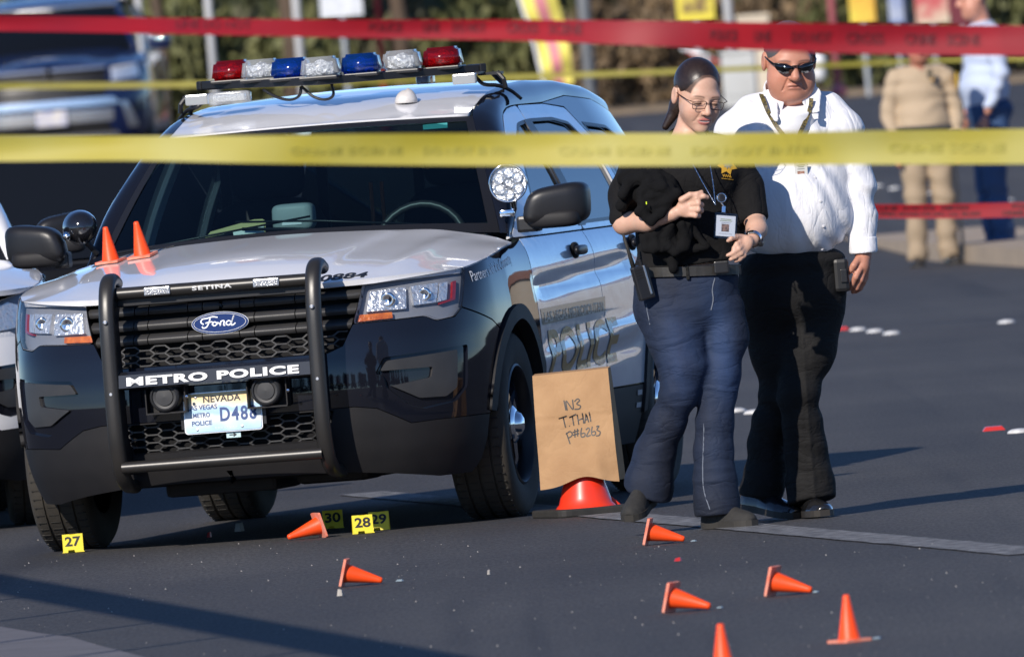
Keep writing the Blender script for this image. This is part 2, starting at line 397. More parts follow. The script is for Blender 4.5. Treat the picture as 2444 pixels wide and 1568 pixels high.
# raised ceramic road studs
M_stud = mat('white_ceramic_stud', (0.72, 0.72, 0.72), 0.35, noise=(30, (0.45, 0.44, 0.43), .2)); M_studred = mat('red_reflector_stud', (0.55, 0.03, 0.03), 0.3)
stud_mb = MB().lathe([(.052, 0), (.050, .006), (.042, .013), (.028, .018), (.0, .020)], 18, c1=False)
stud0 = None
def stud(px, py, label, red=False):
    global stud0
    p = on_terrain(px, py)
    if red:
        o = MB().prism([(-.05, 0), (.05, 0), (.035, .018), (-.035, .018)], -.05, .05, lambda u, v, w: (u, w, v)).build('lane_reflector', M_studred)
    elif stud0 is None: o = stud0 = stud_mb.build('road_stud', M_stud, smooth=True)
    else: o = share(stud0)
    o.location = p; tag(o, label, 'reflector' if red else 'road stud', None if red else 'white studs on the road'); return o
WST = 'white domed road stud '
for q, l in [((1757, 983), 'left of the two studs seen between the walking pair'), ((1800, 987), 'right of the two studs seen between the walking pair'),
             ((2048, 789), 'left of three studs right of the man in white'), ((2088, 793), 'middle of three studs right of the man in white'), ((2128, 798), 'right of three studs right of the man in white'),
             ((2402, 771), 'alone near the right edge of the road'), ((2432, 1033), 'beside the red reflector at the right edge'),
             ((2095, 446), 'far row, first right of the white sleeve'), ((2135, 452), 'far row, second right of the white sleeve'), ((2176, 459), 'far row, third right of the white sleeve'), ((2214, 464), 'far row, just left of the khaki trousers'),
             ((2362, 475), 'far row, just right of the khaki trousers'), ((2406, 480), 'far row, left of the blue jeans')]:
    stud(*q, WST + l)
stud(2006, 788, 'small red reflector left of three white studs on the road', True)
stud(2372, 1027, 'small red reflector near the right edge of the road', True)
# debris scattered on the road
M_glassbit = mat('pale_glass_chip', (0.24, 0.30, 0.33), 0.3); M_pebble = mat('pale_pebble', (0.40, 0.37, 0.33), 0.8); M_redbit = mat('red_plastic_chip', (0.45, 0.02, 0.02), 0.35)
def chip(px, py, w, h, m, name, label, ang=0.0):
    p = on_ground(px, py); bm = bmesh.new()
    k = random.randint(5, 7); ring = []
    for i in range(k):
        a = 2 * math.pi * i / k; r = 1 + .35 * (random.random() - .5); ring.append((r * math.cos(a) * w / 2, r * math.sin(a) * w / 2 * 1.3))
    vb = [bm.verts.new((x, y, 0)) for x, y in ring]; vt = [bm.verts.new((x * .7 + w * .05, y * .7, h * (.7 + .5 * random.random()))) for x, y in ring]
    bm.faces.new(vt); [bm.faces.new((vb[i], vb[(i + 1) % k], vt[(i + 1) % k], vt[i])) for i in range(k)]
    mb = MB().bm(bm); o = mb.build(name, m); o.location = (p[0], p[1], 0.004); o.rotation_euler = (0, 0, ang); return tag(o, label, 'debris', 'debris on the road')
chip(955, 1389, .030, .006, M_glassbit, 'glass_chip', 'pale glass chip right of the lone fallen cone')
chip(1655, 1294, .024, .005, M_glassbit, 'glass_chip', 'pale glass chip right of the fallen cone at the woman\'s feet')
chip(1947, 1416, .026, .005, M_glassbit, 'glass_chip', 'pale glass chip at the tip of the right fallen cone')
chip(1718, 1453, .028, .005, M_glassbit, 'glass_chip', 'pale glass chip at the tip of the middle fallen cone')
chip(2093, 1527, .028, .005, M_glassbit, 'glass_chip', 'pale glass chip beside the upright cone')
chip(1619, 1341, .035, .012, M_redbit, 'plastic_chip', 'small red plastic chip on the road below the walking woman')
chip(812, 1424, .024, .022, M_pebble, 'stone', 'pale stone on the road below the lone fallen cone')
chip(1167, 1373, .014, .014, M_pebble, 'stone', 'small pale stone in the middle of the road')
chip(570, 1270, .045, .030, M_pebble, 'broken_piece', 'pale broken scrap on the road under the black bumper')
chip(500, 1284, .022, .02, M_redbit, 'plastic_chip', 'tiny red scrap under the front bumper')
mb = MB()
for _ in range(260):
    px = random.uniform(0, 2444); py = random.uniform(1285, 1568); p = on_ground(px, py); r = random.choice([.0015, .002, .002, .003, .0045])
    q = [(p[0] + r * math.cos(a), p[1] + r * 1.5 * math.sin(a), .002) for a in (0, 2.1, 4.2)] + [(p[0], p[1], .002 + r * 1.2)]
    mb.raw(q, [(0, 1, 3), (1, 2, 3), (2, 0, 3)])
tag(mb.build('road_grit', M_pebble), 'fine pale grit scattered over the dark asphalt', 'grit', kind='stuff')

# ------------------------------------------------------------------ materials for vehicles and people
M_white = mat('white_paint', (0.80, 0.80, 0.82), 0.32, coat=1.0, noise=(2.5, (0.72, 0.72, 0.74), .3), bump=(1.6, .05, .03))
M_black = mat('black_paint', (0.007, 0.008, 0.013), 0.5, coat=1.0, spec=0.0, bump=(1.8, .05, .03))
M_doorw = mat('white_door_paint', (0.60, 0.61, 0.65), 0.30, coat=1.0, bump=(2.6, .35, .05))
M_plast = mat('dark_plastic', (0.013, 0.013, 0.015), 0.6, spec=.3, noise=(8, (0.020, .019, .020), .3), bump=(220, .25, .002))
M_plast2 = mat('satin_black_plastic', (0.012, 0.012, 0.014), 0.38, bump=(90, .1, .002))
M_rub = mat('rubber', (0.018, 0.017, 0.016), 0.72, noise=(12, (0.035, .032, .028), .25), bump=(60, .2, .003))
M_tread = mat('tyre_tread', (0.030, 0.027, 0.023), 0.85, noise=(9, (0.060, .052, .042), .28), bump=(90, .4, .003))
M_bar = mat('push_bar_steel', (0.016, 0.016, 0.017), 0.36, noise=(6, (0.028, .025, .022), .3), bump=(150, .12, .001), spec=.6)
M_chrome = mat('chrome', (0.80, 0.81, 0.83), 0.08, metal=1.0)
M_refl = mat('lamp_reflector', (0.90, 0.90, 0.91), 0.28, metal=.75, bump=(55, 1.0, .012))
M_alu = mat('brushed_aluminium', (0.55, 0.55, 0.56), 0.35, metal=1.0)
M_dark = mat('dark_void', (0.006, 0.006, 0.007), 0.9)
M_int = mat('interior_cloth', (0.025, 0.027, 0.030), 0.85)
M_glass = mat_glass('windscreen_glass', (0.46, 0.62, 0.64))
M_sglass = mat_glass('side_glass', (0.06, 0.09, 0.10))
M_lens = mat_glass('clear_lens', (0.93, 0.94, 0.95), 0.03)
M_amber = mat('amber_lens', (0.75, 0.20, 0.03), 0.2, coat=.6, bump=(80, .8, .006), noise=(30, (.35, .06, .01), .2))
M_redl = mat('red_lens', (0.28, 0.012, 0.012), 0.15, coat=1.0, bump=(60, .5, .004))
M_wlet = mat('white_lettering', (0.80, 0.80, 0.80), 0.5)
M_blet = mat('black_lettering', (0.012, 0.012, 0.014), 0.5)
M_gold = mat('gold_lettering', (0.45, 0.26, 0.07), 0.4, coat=.5)
def mat_lens(name, tint, col, dif=.3):
    m = mat_glass(name, tint, .05); t = m.node_tree; o = t.nodes['Material Output']; src = o.inputs[0].links[0].from_socket; mx = t.nodes.new('ShaderNodeMixShader'); mx.inputs[0].default_value = dif; p = t.nodes.new('ShaderNodeBsdfPrincipled'); p.inputs['Base Color'].default_value = (*col, 1); p.inputs['Roughness'].default_value = .15; p.inputs['Coat Weight'].default_value = .5
    t.links.new(src, mx.inputs[1]); t.links.new(p.outputs[0], mx.inputs[2]); t.links.new(mx.outputs[0], o.inputs[0]); return m
M_clens = mat_lens('clear_light_lens', (0.88, 0.90, 0.92), (.62, .64, .66), .30)
M_blens = mat_lens('blue_light_lens', (0.01, 0.11, 0.55), (.004, .05, .26), .40)
M_rlens = mat_lens('red_light_lens', (0.60, 0.010, 0.018), (.22, .004, .008), .40)
M_refl2 = mat('light_bar_reflector', (0.80, 0.81, 0.82), 0.30, metal=.85, bump=(60, 1.0, .02))
M_grille = mat('grille_plastic', (0.030, 0.030, 0.032), 0.45, noise=(10, (0.045, .044, .044), .3), bump=(200, .2, .002))

# ------------------------------------------------------------------ sport utility vehicle body (x forward, y left, z up, origin under the front axle)
_OUT = smooth_line([(.985, 0), (.98, .2), (.955, .42), (.90, .60), (.81, .745), (.68, .86), (.52, .93), (.36, .965), (.15, .985), (0, .99), (-.5, .985), (-1.5, .985), (-2.4, .985), (-2.865, .99), (-3.3, .965), (-3.7, .91), (-3.95, .81), (-4.06, .62), (-4.10, .35), (-4.11, 0)], 40)
_SS = np.concatenate([[0], np.cumsum(np.linalg.norm(np.diff(_OUT, axis=0), axis=1))])
_TT = np.gradient(_OUT, axis=0); _TT /= np.linalg.norm(_TT, axis=1)[:, None]
_NN = np.stack([_TT[:, 1], -_TT[:, 0]], 1)
if _NN[0, 0] < 0: _NN = -_NN
_zs = [.15, .24, .32, .42, .55, .66, .76, .86, .94, 1.0, 1.04, 1.08, 1.11, 1.14]
_fo = [.14, .075, .035, .010, .0, .004, .016, .038, .068, .105, .14, .19, .25, .32]
_so = [.09, .055, .03, .012, .003, .0, .0, .004, .014, .026, .040, .062, .085, .12]
_zf = np.linspace(.15, 1.14, 200)
def _sm(zs, os):
    y = np.interp(_zf, zs, os); k = np.ones(13) / 13; return np.convolve(np.pad(y, 6, mode='edge'), k, 'valid')
_fof, _sof = _sm(_zs, _fo), _sm(_zs, _so)
def B(s, z):
    s = np.asarray(s, float); z = np.asarray(z, float); a = np.abs(s); sg = np.where(s < 0, -1., 1.)
    x = np.interp(a, _SS, _OUT[:, 0]); y = np.interp(a, _SS, _OUT[:, 1]); nx = np.interp(a, _SS, _NN[:, 0]); ny = np.interp(a, _SS, _NN[:, 1])
    w = np.clip(np.interp(a, [0, .75, 1.35, 9], [1, 1, 0, 0]), 0, 1); w = w * w * (3 - 2 * w)
    o = w * np.interp(z, _zf, _fof) + (1 - w) * np.interp(z, _zf, _sof)
    # pressed-in side crease and bulge of the doors
    d = np.clip((a - 2.0) / .2, 0, 1) * np.clip((4.1 - a) / .2, 0, 1)
    o = o + d * (.016 * np.exp(-((z - (.88 + .03 * (a - 2))) / .035) ** 2) - .014 * np.exp(-((z - (.60 + .045 * (a - 2.1))) / .035) ** 2) + .008 * np.exp(-((z - (.52 + .045 * (a - 2.1))) / .03) ** 2))
    return np.stack([x - nx * o, (y - ny * o) * sg, z], -1)
def s_of_x(x): return float(np.interp(-x, -_OUT[20:, 0], _SS[20:]))
S0 = s_of_x(0.0); S1 = s_of_x(-2.865)
def mir(poly): return [(-u, v) for u, v in poly][::-1]
def both(poly): return poly + [(-u, v) for u, v in poly][::-1]
def inset(poly, d):
    P = np.array(poly, float); n = len(P); area = 0.5 * np.sum(P[:, 0] * np.roll(P[:, 1], -1) - np.roll(P[:, 0], -1) * P[:, 1]); sg = 1 if area > 0 else -1; out = []
    for i in range(n):
        a = P[i] - P[i - 1]; b = P[(i + 1) % n] - P[i]; a /= max(np.linalg.norm(a), 1e-9); b /= max(np.linalg.norm(b), 1e-9)
        na = np.array([-a[1], a[0]]); nb = np.array([-b[1], b[0]]); m = na + nb; l = np.linalg.norm(m); m = m / l if l > 1e-6 else na
        out.append(P[i] + sg * m * d / max(.5, abs(m @ na)))
    return np.array(out)
def arc(cs, r, a0, a1, n=14, cz=.372):
    return [(cs + r * math.cos(math.radians(a0 + (a1 - a0) * i / n)), cz + r * math.sin(math.radians(a0 + (a1 - a0) * i / n))) for i in range(n + 1)]
def superq(c, r, e=0.35, n=20, m=12, M=None):
    """rounded-box solid"""
    V = []; Fc = []
    sp = lambda w, p: math.copysign(abs(w) ** p, w)
    for j in range(m + 1):
        b = -math.pi / 2 + math.pi * j / m
        for i in range(n):
            a = 2 * math.pi * i / n; q = Vector((r[0] * sp(math.cos(b), e) * sp(math.cos(a), e), r[1] * sp(math.cos(b), e) * sp(math.sin(a), e), r[2] * sp(math.sin(b), e)))
            if M is not None: q = M @ q
            V.append((q.x + c[0], q.y + c[1], q.z + c[2]))
    for j in range(m):
        for i in range(n): Fc.append((j * n + i, j * n + (i + 1) % n, (j + 1) * n + (i + 1) % n, (j + 1) * n + i))
    return V, Fc

HL = [(.595, .965), (.85, .98), (1.15, .998), (1.09, .899), (1.059, .847), (1.007, .815), (.901, .805), (.851, .826), (.686, .821), (.535, .818)]
POD = [(.602, .617), (.641, .678), (1.058, .700), (1.032, .537), (.960, .484), (.802, .466), (.736, .483), (.642, .561), (.634, .608)]
PODC = [(.621, .627), (.652, .665), (.985, .684), (.965, .538), (.905, .507), (.777, .510), (.661, .566), (.838, .586), (.849, .626)]
GRILLE = [(-.595, .966), (.595, .966), (.525, .807), (.485, .737), (.424, .713), (-.424, .713), (-.485, .737), (-.525, .807)]
INTAKE = [(-.43, .490), (.43, .490), (.40, .372), (-.40, .372)]

# hood height field through its rim and a few inner heights
def _hood_field():
    P = []
    for s in np.linspace(0, 1.15, 16): q = B(s, .974 + .026 * s / 1.15); P.append(q)
    for s, z in ((1.274, 1.015), (1.462, 1.035), (1.627, 1.052), (1.80, 1.064), (1.96, 1.073)): P.append(B(s, z))
    P += [np.array(q) for q in ((-.37, .84, 1.105), (-.36, .72, 1.128), (-.34, .62, 1.147), (-.32, .40, 1.157), (-.30, .15, 1.164), (-.30, 0, 1.166))]
    P += [np.array(q) for q in ((.72, 0, 1.035), (.55, 0, 1.072), (.3, 0, 1.110), (0, 0, 1.140), (.6, .45, 1.042), (.3, .45, 1.085), (0, .45, 1.120), (.45, .72, 1.035), (.1, .75, 1.078))]
    P = np.array(P); M = P.copy(); M[:, 1] *= -1; P = np.vstack([P, M[np.abs(P[:, 1]) > 1e-6]])
    X = P[:, :2]; d = np.linalg.norm(X[:, None] - X[None], axis=2); K = np.where(d > 0, d * d * np.log(d + 1e-12), 0) + 2e-4 * np.eye(len(P))
    A = np.block([[K, np.hstack([np.ones((len(P), 1)), X])], [np.vstack([np.ones((1, len(P))), X.T]), np.zeros((3, 3))]])
    w = np.linalg.solve(A, np.concatenate([P[:, 2], [0, 0, 0]])); n = len(P)
    def Z(x, y):
        x = np.asarray(x, float); y = np.asarray(y, float); q = np.stack([x, y], -1); dd = np.linalg.norm(q[..., None, :] - X, axis=-1)
        k = np.where(dd > 0, dd * dd * np.log(dd + 1e-12), 0); z = k @ w[:n] + w[n] + w[n + 1] * x + w[n + 2] * y
        yc = .30 + .16 * np.clip((.85 - x) / 1.1, 0, 1); e = (np.abs(y) - yc) / .035
        dome = .011 / (1 + np.exp(np.clip(e * 2.2, -30, 30))) * np.clip((.86 - x) / .25, 0, 1) * np.clip((x + .36) / .10, 0, 1)
        cr2 = .006 * np.exp(-((np.abs(y) - (.62 + .10 * np.clip((.7 - x), 0, 1))) / .05) ** 2) * np.clip((.75 - x) / .3, 0, 1) * np.clip((x + .3) / .2, 0, 1)
        return z + dome + cr2
    return Z
ZH = _hood_field()
def hood_map(x, y): return np.stack([np.asarray(x, float), np.asarray(y, float), ZH(x, y)], -1)
def side_map(sg):
    def f(x, z):
        x = np.asarray(x, float); z = np.asarray(z, float)
        y = .925 - .36 * (z - 1.08) - .22 * np.clip(z - 1.25, 0, 1) ** 1.5 - .05 * np.clip((-2.9 - x) / 1.0, 0, 1) ** 2 * 2 - .06 * np.clip((x + .95) / .4, 0, 1) ** 2
        return np.stack([x, y * sg, z], -1)
    return f
_rx = [-1.0, -1.05, -1.15, -1.3, -1.5, -1.8, -2.2, -2.7, -3.2, -3.5, -3.72]; _rz = [1.588, 1.600, 1.628, 1.662, 1.690, 1.712, 1.722, 1.712, 1.680, 1.640, 1.600]
def roof_map(x, y):
    x = np.asarray(x, float); y = np.asarray(y, float); xx = x + .10 * (y / .61) ** 2 * np.clip((x + 1.9) / .9, 0, 1)
    z = np.interp(xx, _rx[::-1], _rz[::-1]); z = (np.interp(xx - .04, _rx[::-1], _rz[::-1]) + z + np.interp(xx + .04, _rx[::-1], _rz[::-1])) / 3
    return np.stack([x, y, z - .020 * (y / .61) ** 2 * np.clip((-1.0 - x) / .3, .3, 1)], -1)
def ws_map(u, v):
    """windscreen: u across -1..1, v up 0..1"""
    u = np.asarray(u, float); v = np.asarray(v, float)
    b = np.stack([-.33 - .24 * u * u, .82 * u, 1.150 - .040 * u * u], -1); t = np.stack([-1.02 - .10 * u * u, .63 * u, 1.588 - .012 * u * u], -1)
    p = b * (1 - v[..., None]) + t * v[..., None]; bulge = .03 * 4 * v * (1 - v)
    p[..., 0] += bulge * .4; p[..., 2] += bulge * .6
    return p

def build_wheel(parent, x, sg, steer=0.0):
    w = empty('wheel', (x, .85 * sg, .363)); w.parent = parent; w.rotation_euler = (0, 0, steer)
    Mx = Matrix.Rotation(-math.pi / 2 * sg, 4, 'X')
    R = .363
    mb = MB().lathe([(.228, -.105), (.26, -.118), (.31, -.122), (.342, -.116), (.356, -.104), (R, -.088), (R, -.062), (R - .007, -.060), (R - .007, -.054), (R, -.052), (R, -.006), (R - .007, -.004), (R - .007, .004), (R, .006), (R, .052), (R - .007, .054), (R - .007, .060), (R, .062), (R, .088), (.356, .104), (.342, .116), (.31, .122), (.26, .118), (.228, .105)], 48, Mx, False, False)
    ty = mb.build('tyre', M_tread, w, 'auto')
    gr = MB()
    for i in range(60):
        a = 2 * math.pi * i / 60
        for z0, z1 in ((-.100, -.066), (-.048, -.010), (.010, .048), (.066, .100)):
            Mt = Mx @ Matrix.Rotation(a, 4, 'Z'); gr.box((R - .0035, -.0022, z0), (R + .0012, .0022, z1), Mt)
    gr.build('tread_blocks', M_rub, w)['kind'] = 'stuff'
    rim = MB().lathe([(.234, .100), (.238, .112), (.230, .116), (.222, .108), (.215, .07), (.212, .0), (.212, -.09)], 40, Mx, False, False)
    rim.lathe([(.0, .02), (.212, .02)], 40, Mx, False, False)
    rim.build('rim', M_plast2, w, 'auto')
    sp = MB()
    for k in range(5):
        a = 2 * math.pi * k / 5 + .3; Mt = Mx @ Matrix.Rotation(a, 4, 'Z')
        sp.raw([Mt @ Vector(q) for q in ((.05, -.035, .085), (.05, .035, .085), (.13, .026, .088), (.215, .032, .072), (.215, -.032, .072), (.13, -.026, .088), (.05, -.045, .05), (.05, .045, .05), (.215, .045, .03), (.215, -.045, .03))],
               [(0, 5, 2, 1), (5, 4, 3, 2), (0, 6, 9, 4, 5), (1, 2, 3, 8, 7)])
    sp.build('spokes', M_black, w, 'auto')
    MB().lathe([(.075, .05), (.074, .088), (.060, .098), (.052, .100), (.040, .118), (.022, .126), (0, .128)], 28, Mx, False, False).build('hub_cap', M_chrome, w, 'auto')
    return w

def build_suv(root, hero=True):
    body = M_black if hero else M_white; hoodm = M_white; rooft = M_white
    f = B
    for sg in (1, -1):
        side = (lambda P: P) if sg == 1 else mir
        # fender
        fen = [(1.15, .998), (1.09, .899), (1.059, .847), (1.284, .786), (1.368, .747)] + arc(S0, .446, 128, 8, 18) + [(2.095, .33), (2.10, .24), (2.06, .24)][:2] + [(2.085, .24)] + [(2.06, .60), (2.045, .90), (2.10, 1.085), (1.96, 1.072), (1.80, 1.063), (1.627, 1.051), (1.462, 1.034), (1.274, 1.014)]
        fen = [(1.15, .997), (1.09, .899), (1.059, .847), (1.284, .786), (1.368, .747)] + arc(S0, .446, 126, 4, 18) + [(2.10, .30), (2.125, .30), (2.09, .60), (2.05, .90), (2.11, 1.085), (1.96, 1.072), (1.80, 1.063), (1.627, 1.051), (1.462, 1.034), (1.274, 1.014)]
        patch('fender', inset(side(fen), .0025), f, body, root, .028, thick=.02, outward=(.3, sg, 0))
        # doors
        d1 = [(2.128, .30), (2.093, .60), (2.054, .90), (2.114, 1.085), (3.335, 1.085), (3.335, .30)]
        d2 = [(3.338, .30), (3.338, 1.085), (4.42, 1.085), (4.42, .86)] + arc(S1, .446, 97, 180, 8)[1:8] + [(S1 - .446, .30)]
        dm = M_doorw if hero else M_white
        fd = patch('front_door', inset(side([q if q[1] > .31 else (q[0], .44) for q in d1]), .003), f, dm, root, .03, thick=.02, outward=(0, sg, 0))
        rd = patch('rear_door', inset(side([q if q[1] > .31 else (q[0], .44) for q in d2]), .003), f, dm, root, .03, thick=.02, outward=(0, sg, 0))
        patch('rocker_panel', inset(side([(2.10, .20), (2.10, .437), (S1 - .45, .437), (S1 - .45, .20)]), .002), f, M_plast, root, .06, thick=.03, outward=(0, sg, 0))
        for sd, dd in ((2.98, fd), (4.12, rd)):
            q = B(sd * sg, 1.01); V, Fc = superq((q[0], q[1] + .030 * sg, q[2]), (.10, .014, .020), .6, 16, 8); add('door_handle', V, Fc, M_plast2, dd, True)
            V, Fc = superq((q[0], q[1] + .004 * sg, q[2]), (.07, .012, .034), .8, 16, 8); add('handle_recess', V, Fc, M_dark, dd, True)
        quar = [(4.425, 1.085)] + [(4.425, .862)] + arc(S1, .446, 96, 0, 16)[1:] + [(5.0, .30), (6.45, .30), (6.45, 1.085)]
        patch('rear_quarter', inset(side(quar), .002), f, M_black if hero else M_white, root, .05, thick=.02, outward=(-.3, sg, 0))
        # wheel arch trims
        for cs, a0, a1, nm in ((S0, 172, -6, 'arch_trim'), (S1, 186, -6, 'arch_trim')):
            ring = arc(cs, .462, a0, a1, 26) + arc(cs, .402, a1, a0, 26)
            patch(nm, side(ring), f, M_plast, root, .022, thick=.05, off=.012, outward=(0, sg, 0))
            liner = MB(); n = 20; V = []
            for i in range(n + 1):
                a = math.radians(a0 + (a1 - a0) * i / n); cx = (0 if cs == S0 else -2.865) - .405 * math.cos(a); cz = .372 + .405 * math.sin(a)
                V += [(cx, .962 * sg, cz), (cx, .52 * sg, cz)]
            liner.raw(V, [(2 * i, 2 * i + 1, 2 * i + 3, 2 * i + 2) for i in range(n)]).build('wheel_liner', M_dark, root)
        # headlight: recessed housing, reflectors, clear cover
        hl = HL if hero else [(.62, .905), (.86, .955), (1.18, 1.000), (1.17, .955), (1.06, .84), (.90, .80), (.70, .80), (.60, .84)]
        hp = round_poly(side(hl), .016)
        lamp = patch('headlight', inset(hp, .002), f, M_lens, root, .02, outward=(1, .5 * sg, 0))
        mh = mat('lamp_housing', (.20, .21, .24), .35)
        patch('housing', inset(hp, .001), lambda s, z: f(s, z) - np.array([.05, 0, 0]), mh, lamp, .03, thick=-0.0, outward=(1, .5 * sg, 0))
        W = MB(); L = resample(hp, .02); n = len(L); a = f(L[:, 0], L[:, 1]); b = a - np.array([.055, 0, 0])
        W.raw(list(a) + list(b), [(i, (i + 1) % n, n + (i + 1) % n, n + i) for i in range(n)]).build('housing_wall', mat('lamp_bezel', (.30, .31, .34), .3), lamp, True)
        fin = lambda s, z: f(s, z) - np.array([.028, 0, 0])
        if hero:
            for P, mm, nm in (([(.615, .938), (.787, .942), (.764, .860), (.590, .860)], M_refl, 'main_reflector'), ([(.812, .944), (.955, .948), (.915, .874), (.803, .870)], M_refl, 'inner_reflector'), ([(.962, .946), (1.011, .949), (.972, .880), (.922, .875)], M_refl, 'side_reflector'),
                              ([(1.040, .949), (1.062, .951), (1.022, .878), (.930, .864), (.928, .871), (1.006, .884)], M_redl, 'side_marker'), ([(.545, .824), (.557, .850), (.697, .851), (.696, .828)], M_amber, 'turn_signal')):
                patch(nm, side(P), fin, mm, lamp, .012, thick=.02, outward=(1, 0, 0))
            for (cu, cv, rr) in ((.69, .90, .030), (.868, .909, .026)):
                q = fin(np.array(cu * sg), np.array(cv)); Mx = Matrix.Translation(Vector(q) + Vector((.004, 0, 0))) @ Matrix.Rotation(math.pi / 2, 4, 'Y')
                MB().lathe([(rr, -.01), (rr, .006), (rr * .8, .010), (rr * .45, .004), (0, .002)], 18, Mx, False, False).build('bulb_bowl', M_chrome, lamp, True)
        else:
            for P, mm, nm in (([(.66, .895), (.90, .945), (.96, .93), (.93, .84), (.68, .82)], M_refl, 'main_reflector'), ([(.97, .92), (1.10, .95), (1.06, .88), (1.0, .835), (.95, .84)], M_amber, 'turn_signal')):
                patch(nm, side(P), fin, mm, lamp, .012, thick=.02, outward=(1, 0, 0))
        # fog lamp recess
        pd = round_poly(side(POD), .012)
        rec = patch('fog_recess', pd, lambda s, z: f(s, z) - np.array([.028, 0, 0]), M_black, root, .03, outward=(1, 0, 0))
        W = MB(); L = resample(pd, .02); n = len(L); a = f(L[:, 0], L[:, 1]); b = a - np.array([.03, 0, 0])
        W.raw(list(a) + list(b), [(i, (i + 1) % n, n + (i + 1) % n, n + i) for i in range(n)]).build('recess_wall', M_plast2, rec, True)
        patch('fog_trim', round_poly(side(PODC), .010), lambda s, z: f(s, z) - np.array([.012, 0, 0]), M_grille, rec, .03, thick=.016, outward=(1, 0, 0))
        # side glass, door frames, pillars
        sm = side_map(sg)
        w1 = [(-.84, 1.110), (-1.06, 1.30), (-1.34, 1.485), (-1.50, 1.535), (-1.655, 1.545), (-1.655, 1.110)]
        w2 = [(-1.775, 1.110), (-1.775, 1.548), (-2.20, 1.545), (-2.46, 1.520), (-2.66, 1.40), (-2.70, 1.110)]
        w3 = [(-2.86, 1.13), (-2.80, 1.42), (-2.70, 1.515), (-3.15, 1.49), (-3.45, 1.40), (-3.62, 1.13)]
        fr1 = [(-.56, 1.087), (-.86, 1.30), (-1.16, 1.50), (-1.34, 1.575), (-1.50, 1.600), (-1.694, 1.606), (-1.694, 1.087)]
        fr2 = [(-1.700, 1.087), (-1.700, 1.606), (-2.20, 1.602), (-2.56, 1.578), (-2.74, 1.44), (-2.79, 1.087)]
        fr3 = [(-2.795, 1.087), (-2.745, 1.44), (-2.566, 1.580), (-2.20, 1.605), (-2.7, 1.625), (-3.2, 1.60), (-3.62, 1.54), (-3.80, 1.30), (-3.92, 1.087)]
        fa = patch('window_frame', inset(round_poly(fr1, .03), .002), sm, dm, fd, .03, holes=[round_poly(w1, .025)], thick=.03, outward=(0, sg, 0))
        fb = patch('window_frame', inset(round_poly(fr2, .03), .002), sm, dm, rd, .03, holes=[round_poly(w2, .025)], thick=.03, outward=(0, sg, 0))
        patch('pillar_panel', inset(fr3, .002), sm, M_black if hero else M_white, root, .04, holes=[round_poly(w3, .025)], thick=.02, outward=(0, sg, 0))
        gin = lambda x, z: sm(x, z) - np.array([0, .012 * sg, 0])
        for wpoly, par in ((w1, fd), (w2, rd), (w3, root)):
            patch('side_window', round_poly(wpoly, .025), gin, M_sglass, par, .06, outward=(0, sg, 0))
            rimw = np.array(inset(round_poly(wpoly, .025), .014)); patch('window_seal', round_poly(wpoly, .025), lambda x, z: sm(x, z) + np.array([0, .001 * sg, 0]), M_plast2, par, .03, holes=[rimw], outward=(0, sg, 0))
        patch('pillar_cover', [(-1.650, 1.105), (-1.650, 1.545), (-1.780, 1.548), (-1.780, 1.105)], lambda x, z: sm(x, z) + np.array([0, .003 * sg, 0]), M_plast2, fd, .05, thick=.01, outward=(0, sg, 0))
        # A pillar and cant rail
        rail = MB(); A = []; Bq = []
        for t in np.linspace(0, 1, 14):
            u = ws_map(np.array(1.0 * sg), np.array(t)); x = -.52 - .62 * t
            z = np.interp(x, [-1.34, -1.16, -.86, -.52], [1.578, 1.503, 1.302, 1.066]); o = sm(np.array(x + .004), np.array(z))
            A.append(u); Bq.append(o)
        for x in np.linspace(-1.22, -3.6, 30):
            i_ = roof_map(np.array(x), np.array(.612 * sg)); zt = np.interp(x, [-3.62, -3.2, -2.7, -2.2, -1.69, -1.5, -1.34, -1.16], [1.542, 1.602, 1.627, 1.608, 1.609, 1.604, 1.580, 1.504]); o = sm(np.array(x), np.array(zt))
            A.append(i_); Bq.append(o)
        A = np.array(A); Bq = np.array(Bq); V = []; k = 7
        for a, b in zip(A, Bq):
            for j in range(k):
                t = j / (k - 1); m_ = a * (1 - t) + b * t; out = np.array([0.25, .6 * sg, .75]) * (.022 * 4 * t * (1 - t)); V.append(m_ + out)
        rail.raw(V, [(i * k + j, (i + 1) * k + j, (i + 1) * k + j + 1, i * k + j + 1) for i in range(len(A) - 1) for j in range(k - 1)])
        rail.build('roof_rail', M_black if hero else M_white, root, True)
        # mirror
        mir_ = empty('mirror', (-.55, .93 * sg, 1.15)); mir_.parent = root
        V, Fc = superq((.0, .135 * sg, .055), (.080, .124, .080), .52, 36, 20); V = [(x - .25 * (y * sg - .12), y + sg * (.22 * (z - .055) * (1 if y * sg < .135 else .25)), z + .10 * (y * sg - .135) * (1 if z > .055 else -.15)) for x, y, z in V]
        add('mirror_shell', V, Fc, M_plast2, mir_, True); V, Fc = superq((.012, .125 * sg, .0), (.072, .105, .036), .55, 28, 12); add('mirror_base', V, Fc, M_plast, mir_, True)
        MB().box((-.05, -.03 if sg > 0 else -.03, -.045), (.035, .06 if sg > 0 else .03, .02), bev=.012).build('mirror_stalk', M_plast2, mir_)
        mir_.children[-1].location = (0, 0 if sg > 0 else -.03, 0)
    # bumper cover and cladding
    cov = [(0, .700), (.424, .712), (.486, .736), (.527, .806), (.535, .817), (.686, .819), (.851, .824), (.901, .803), (1.008, .812), (1.060, .844), (1.284, .783), (1.366, .745)] + arc(S0, .446, 128, 173, 8) + [(1.206, .424), (.871, .421), (.74, .416), (.60, .484), (.512, .497), (0, .505)]
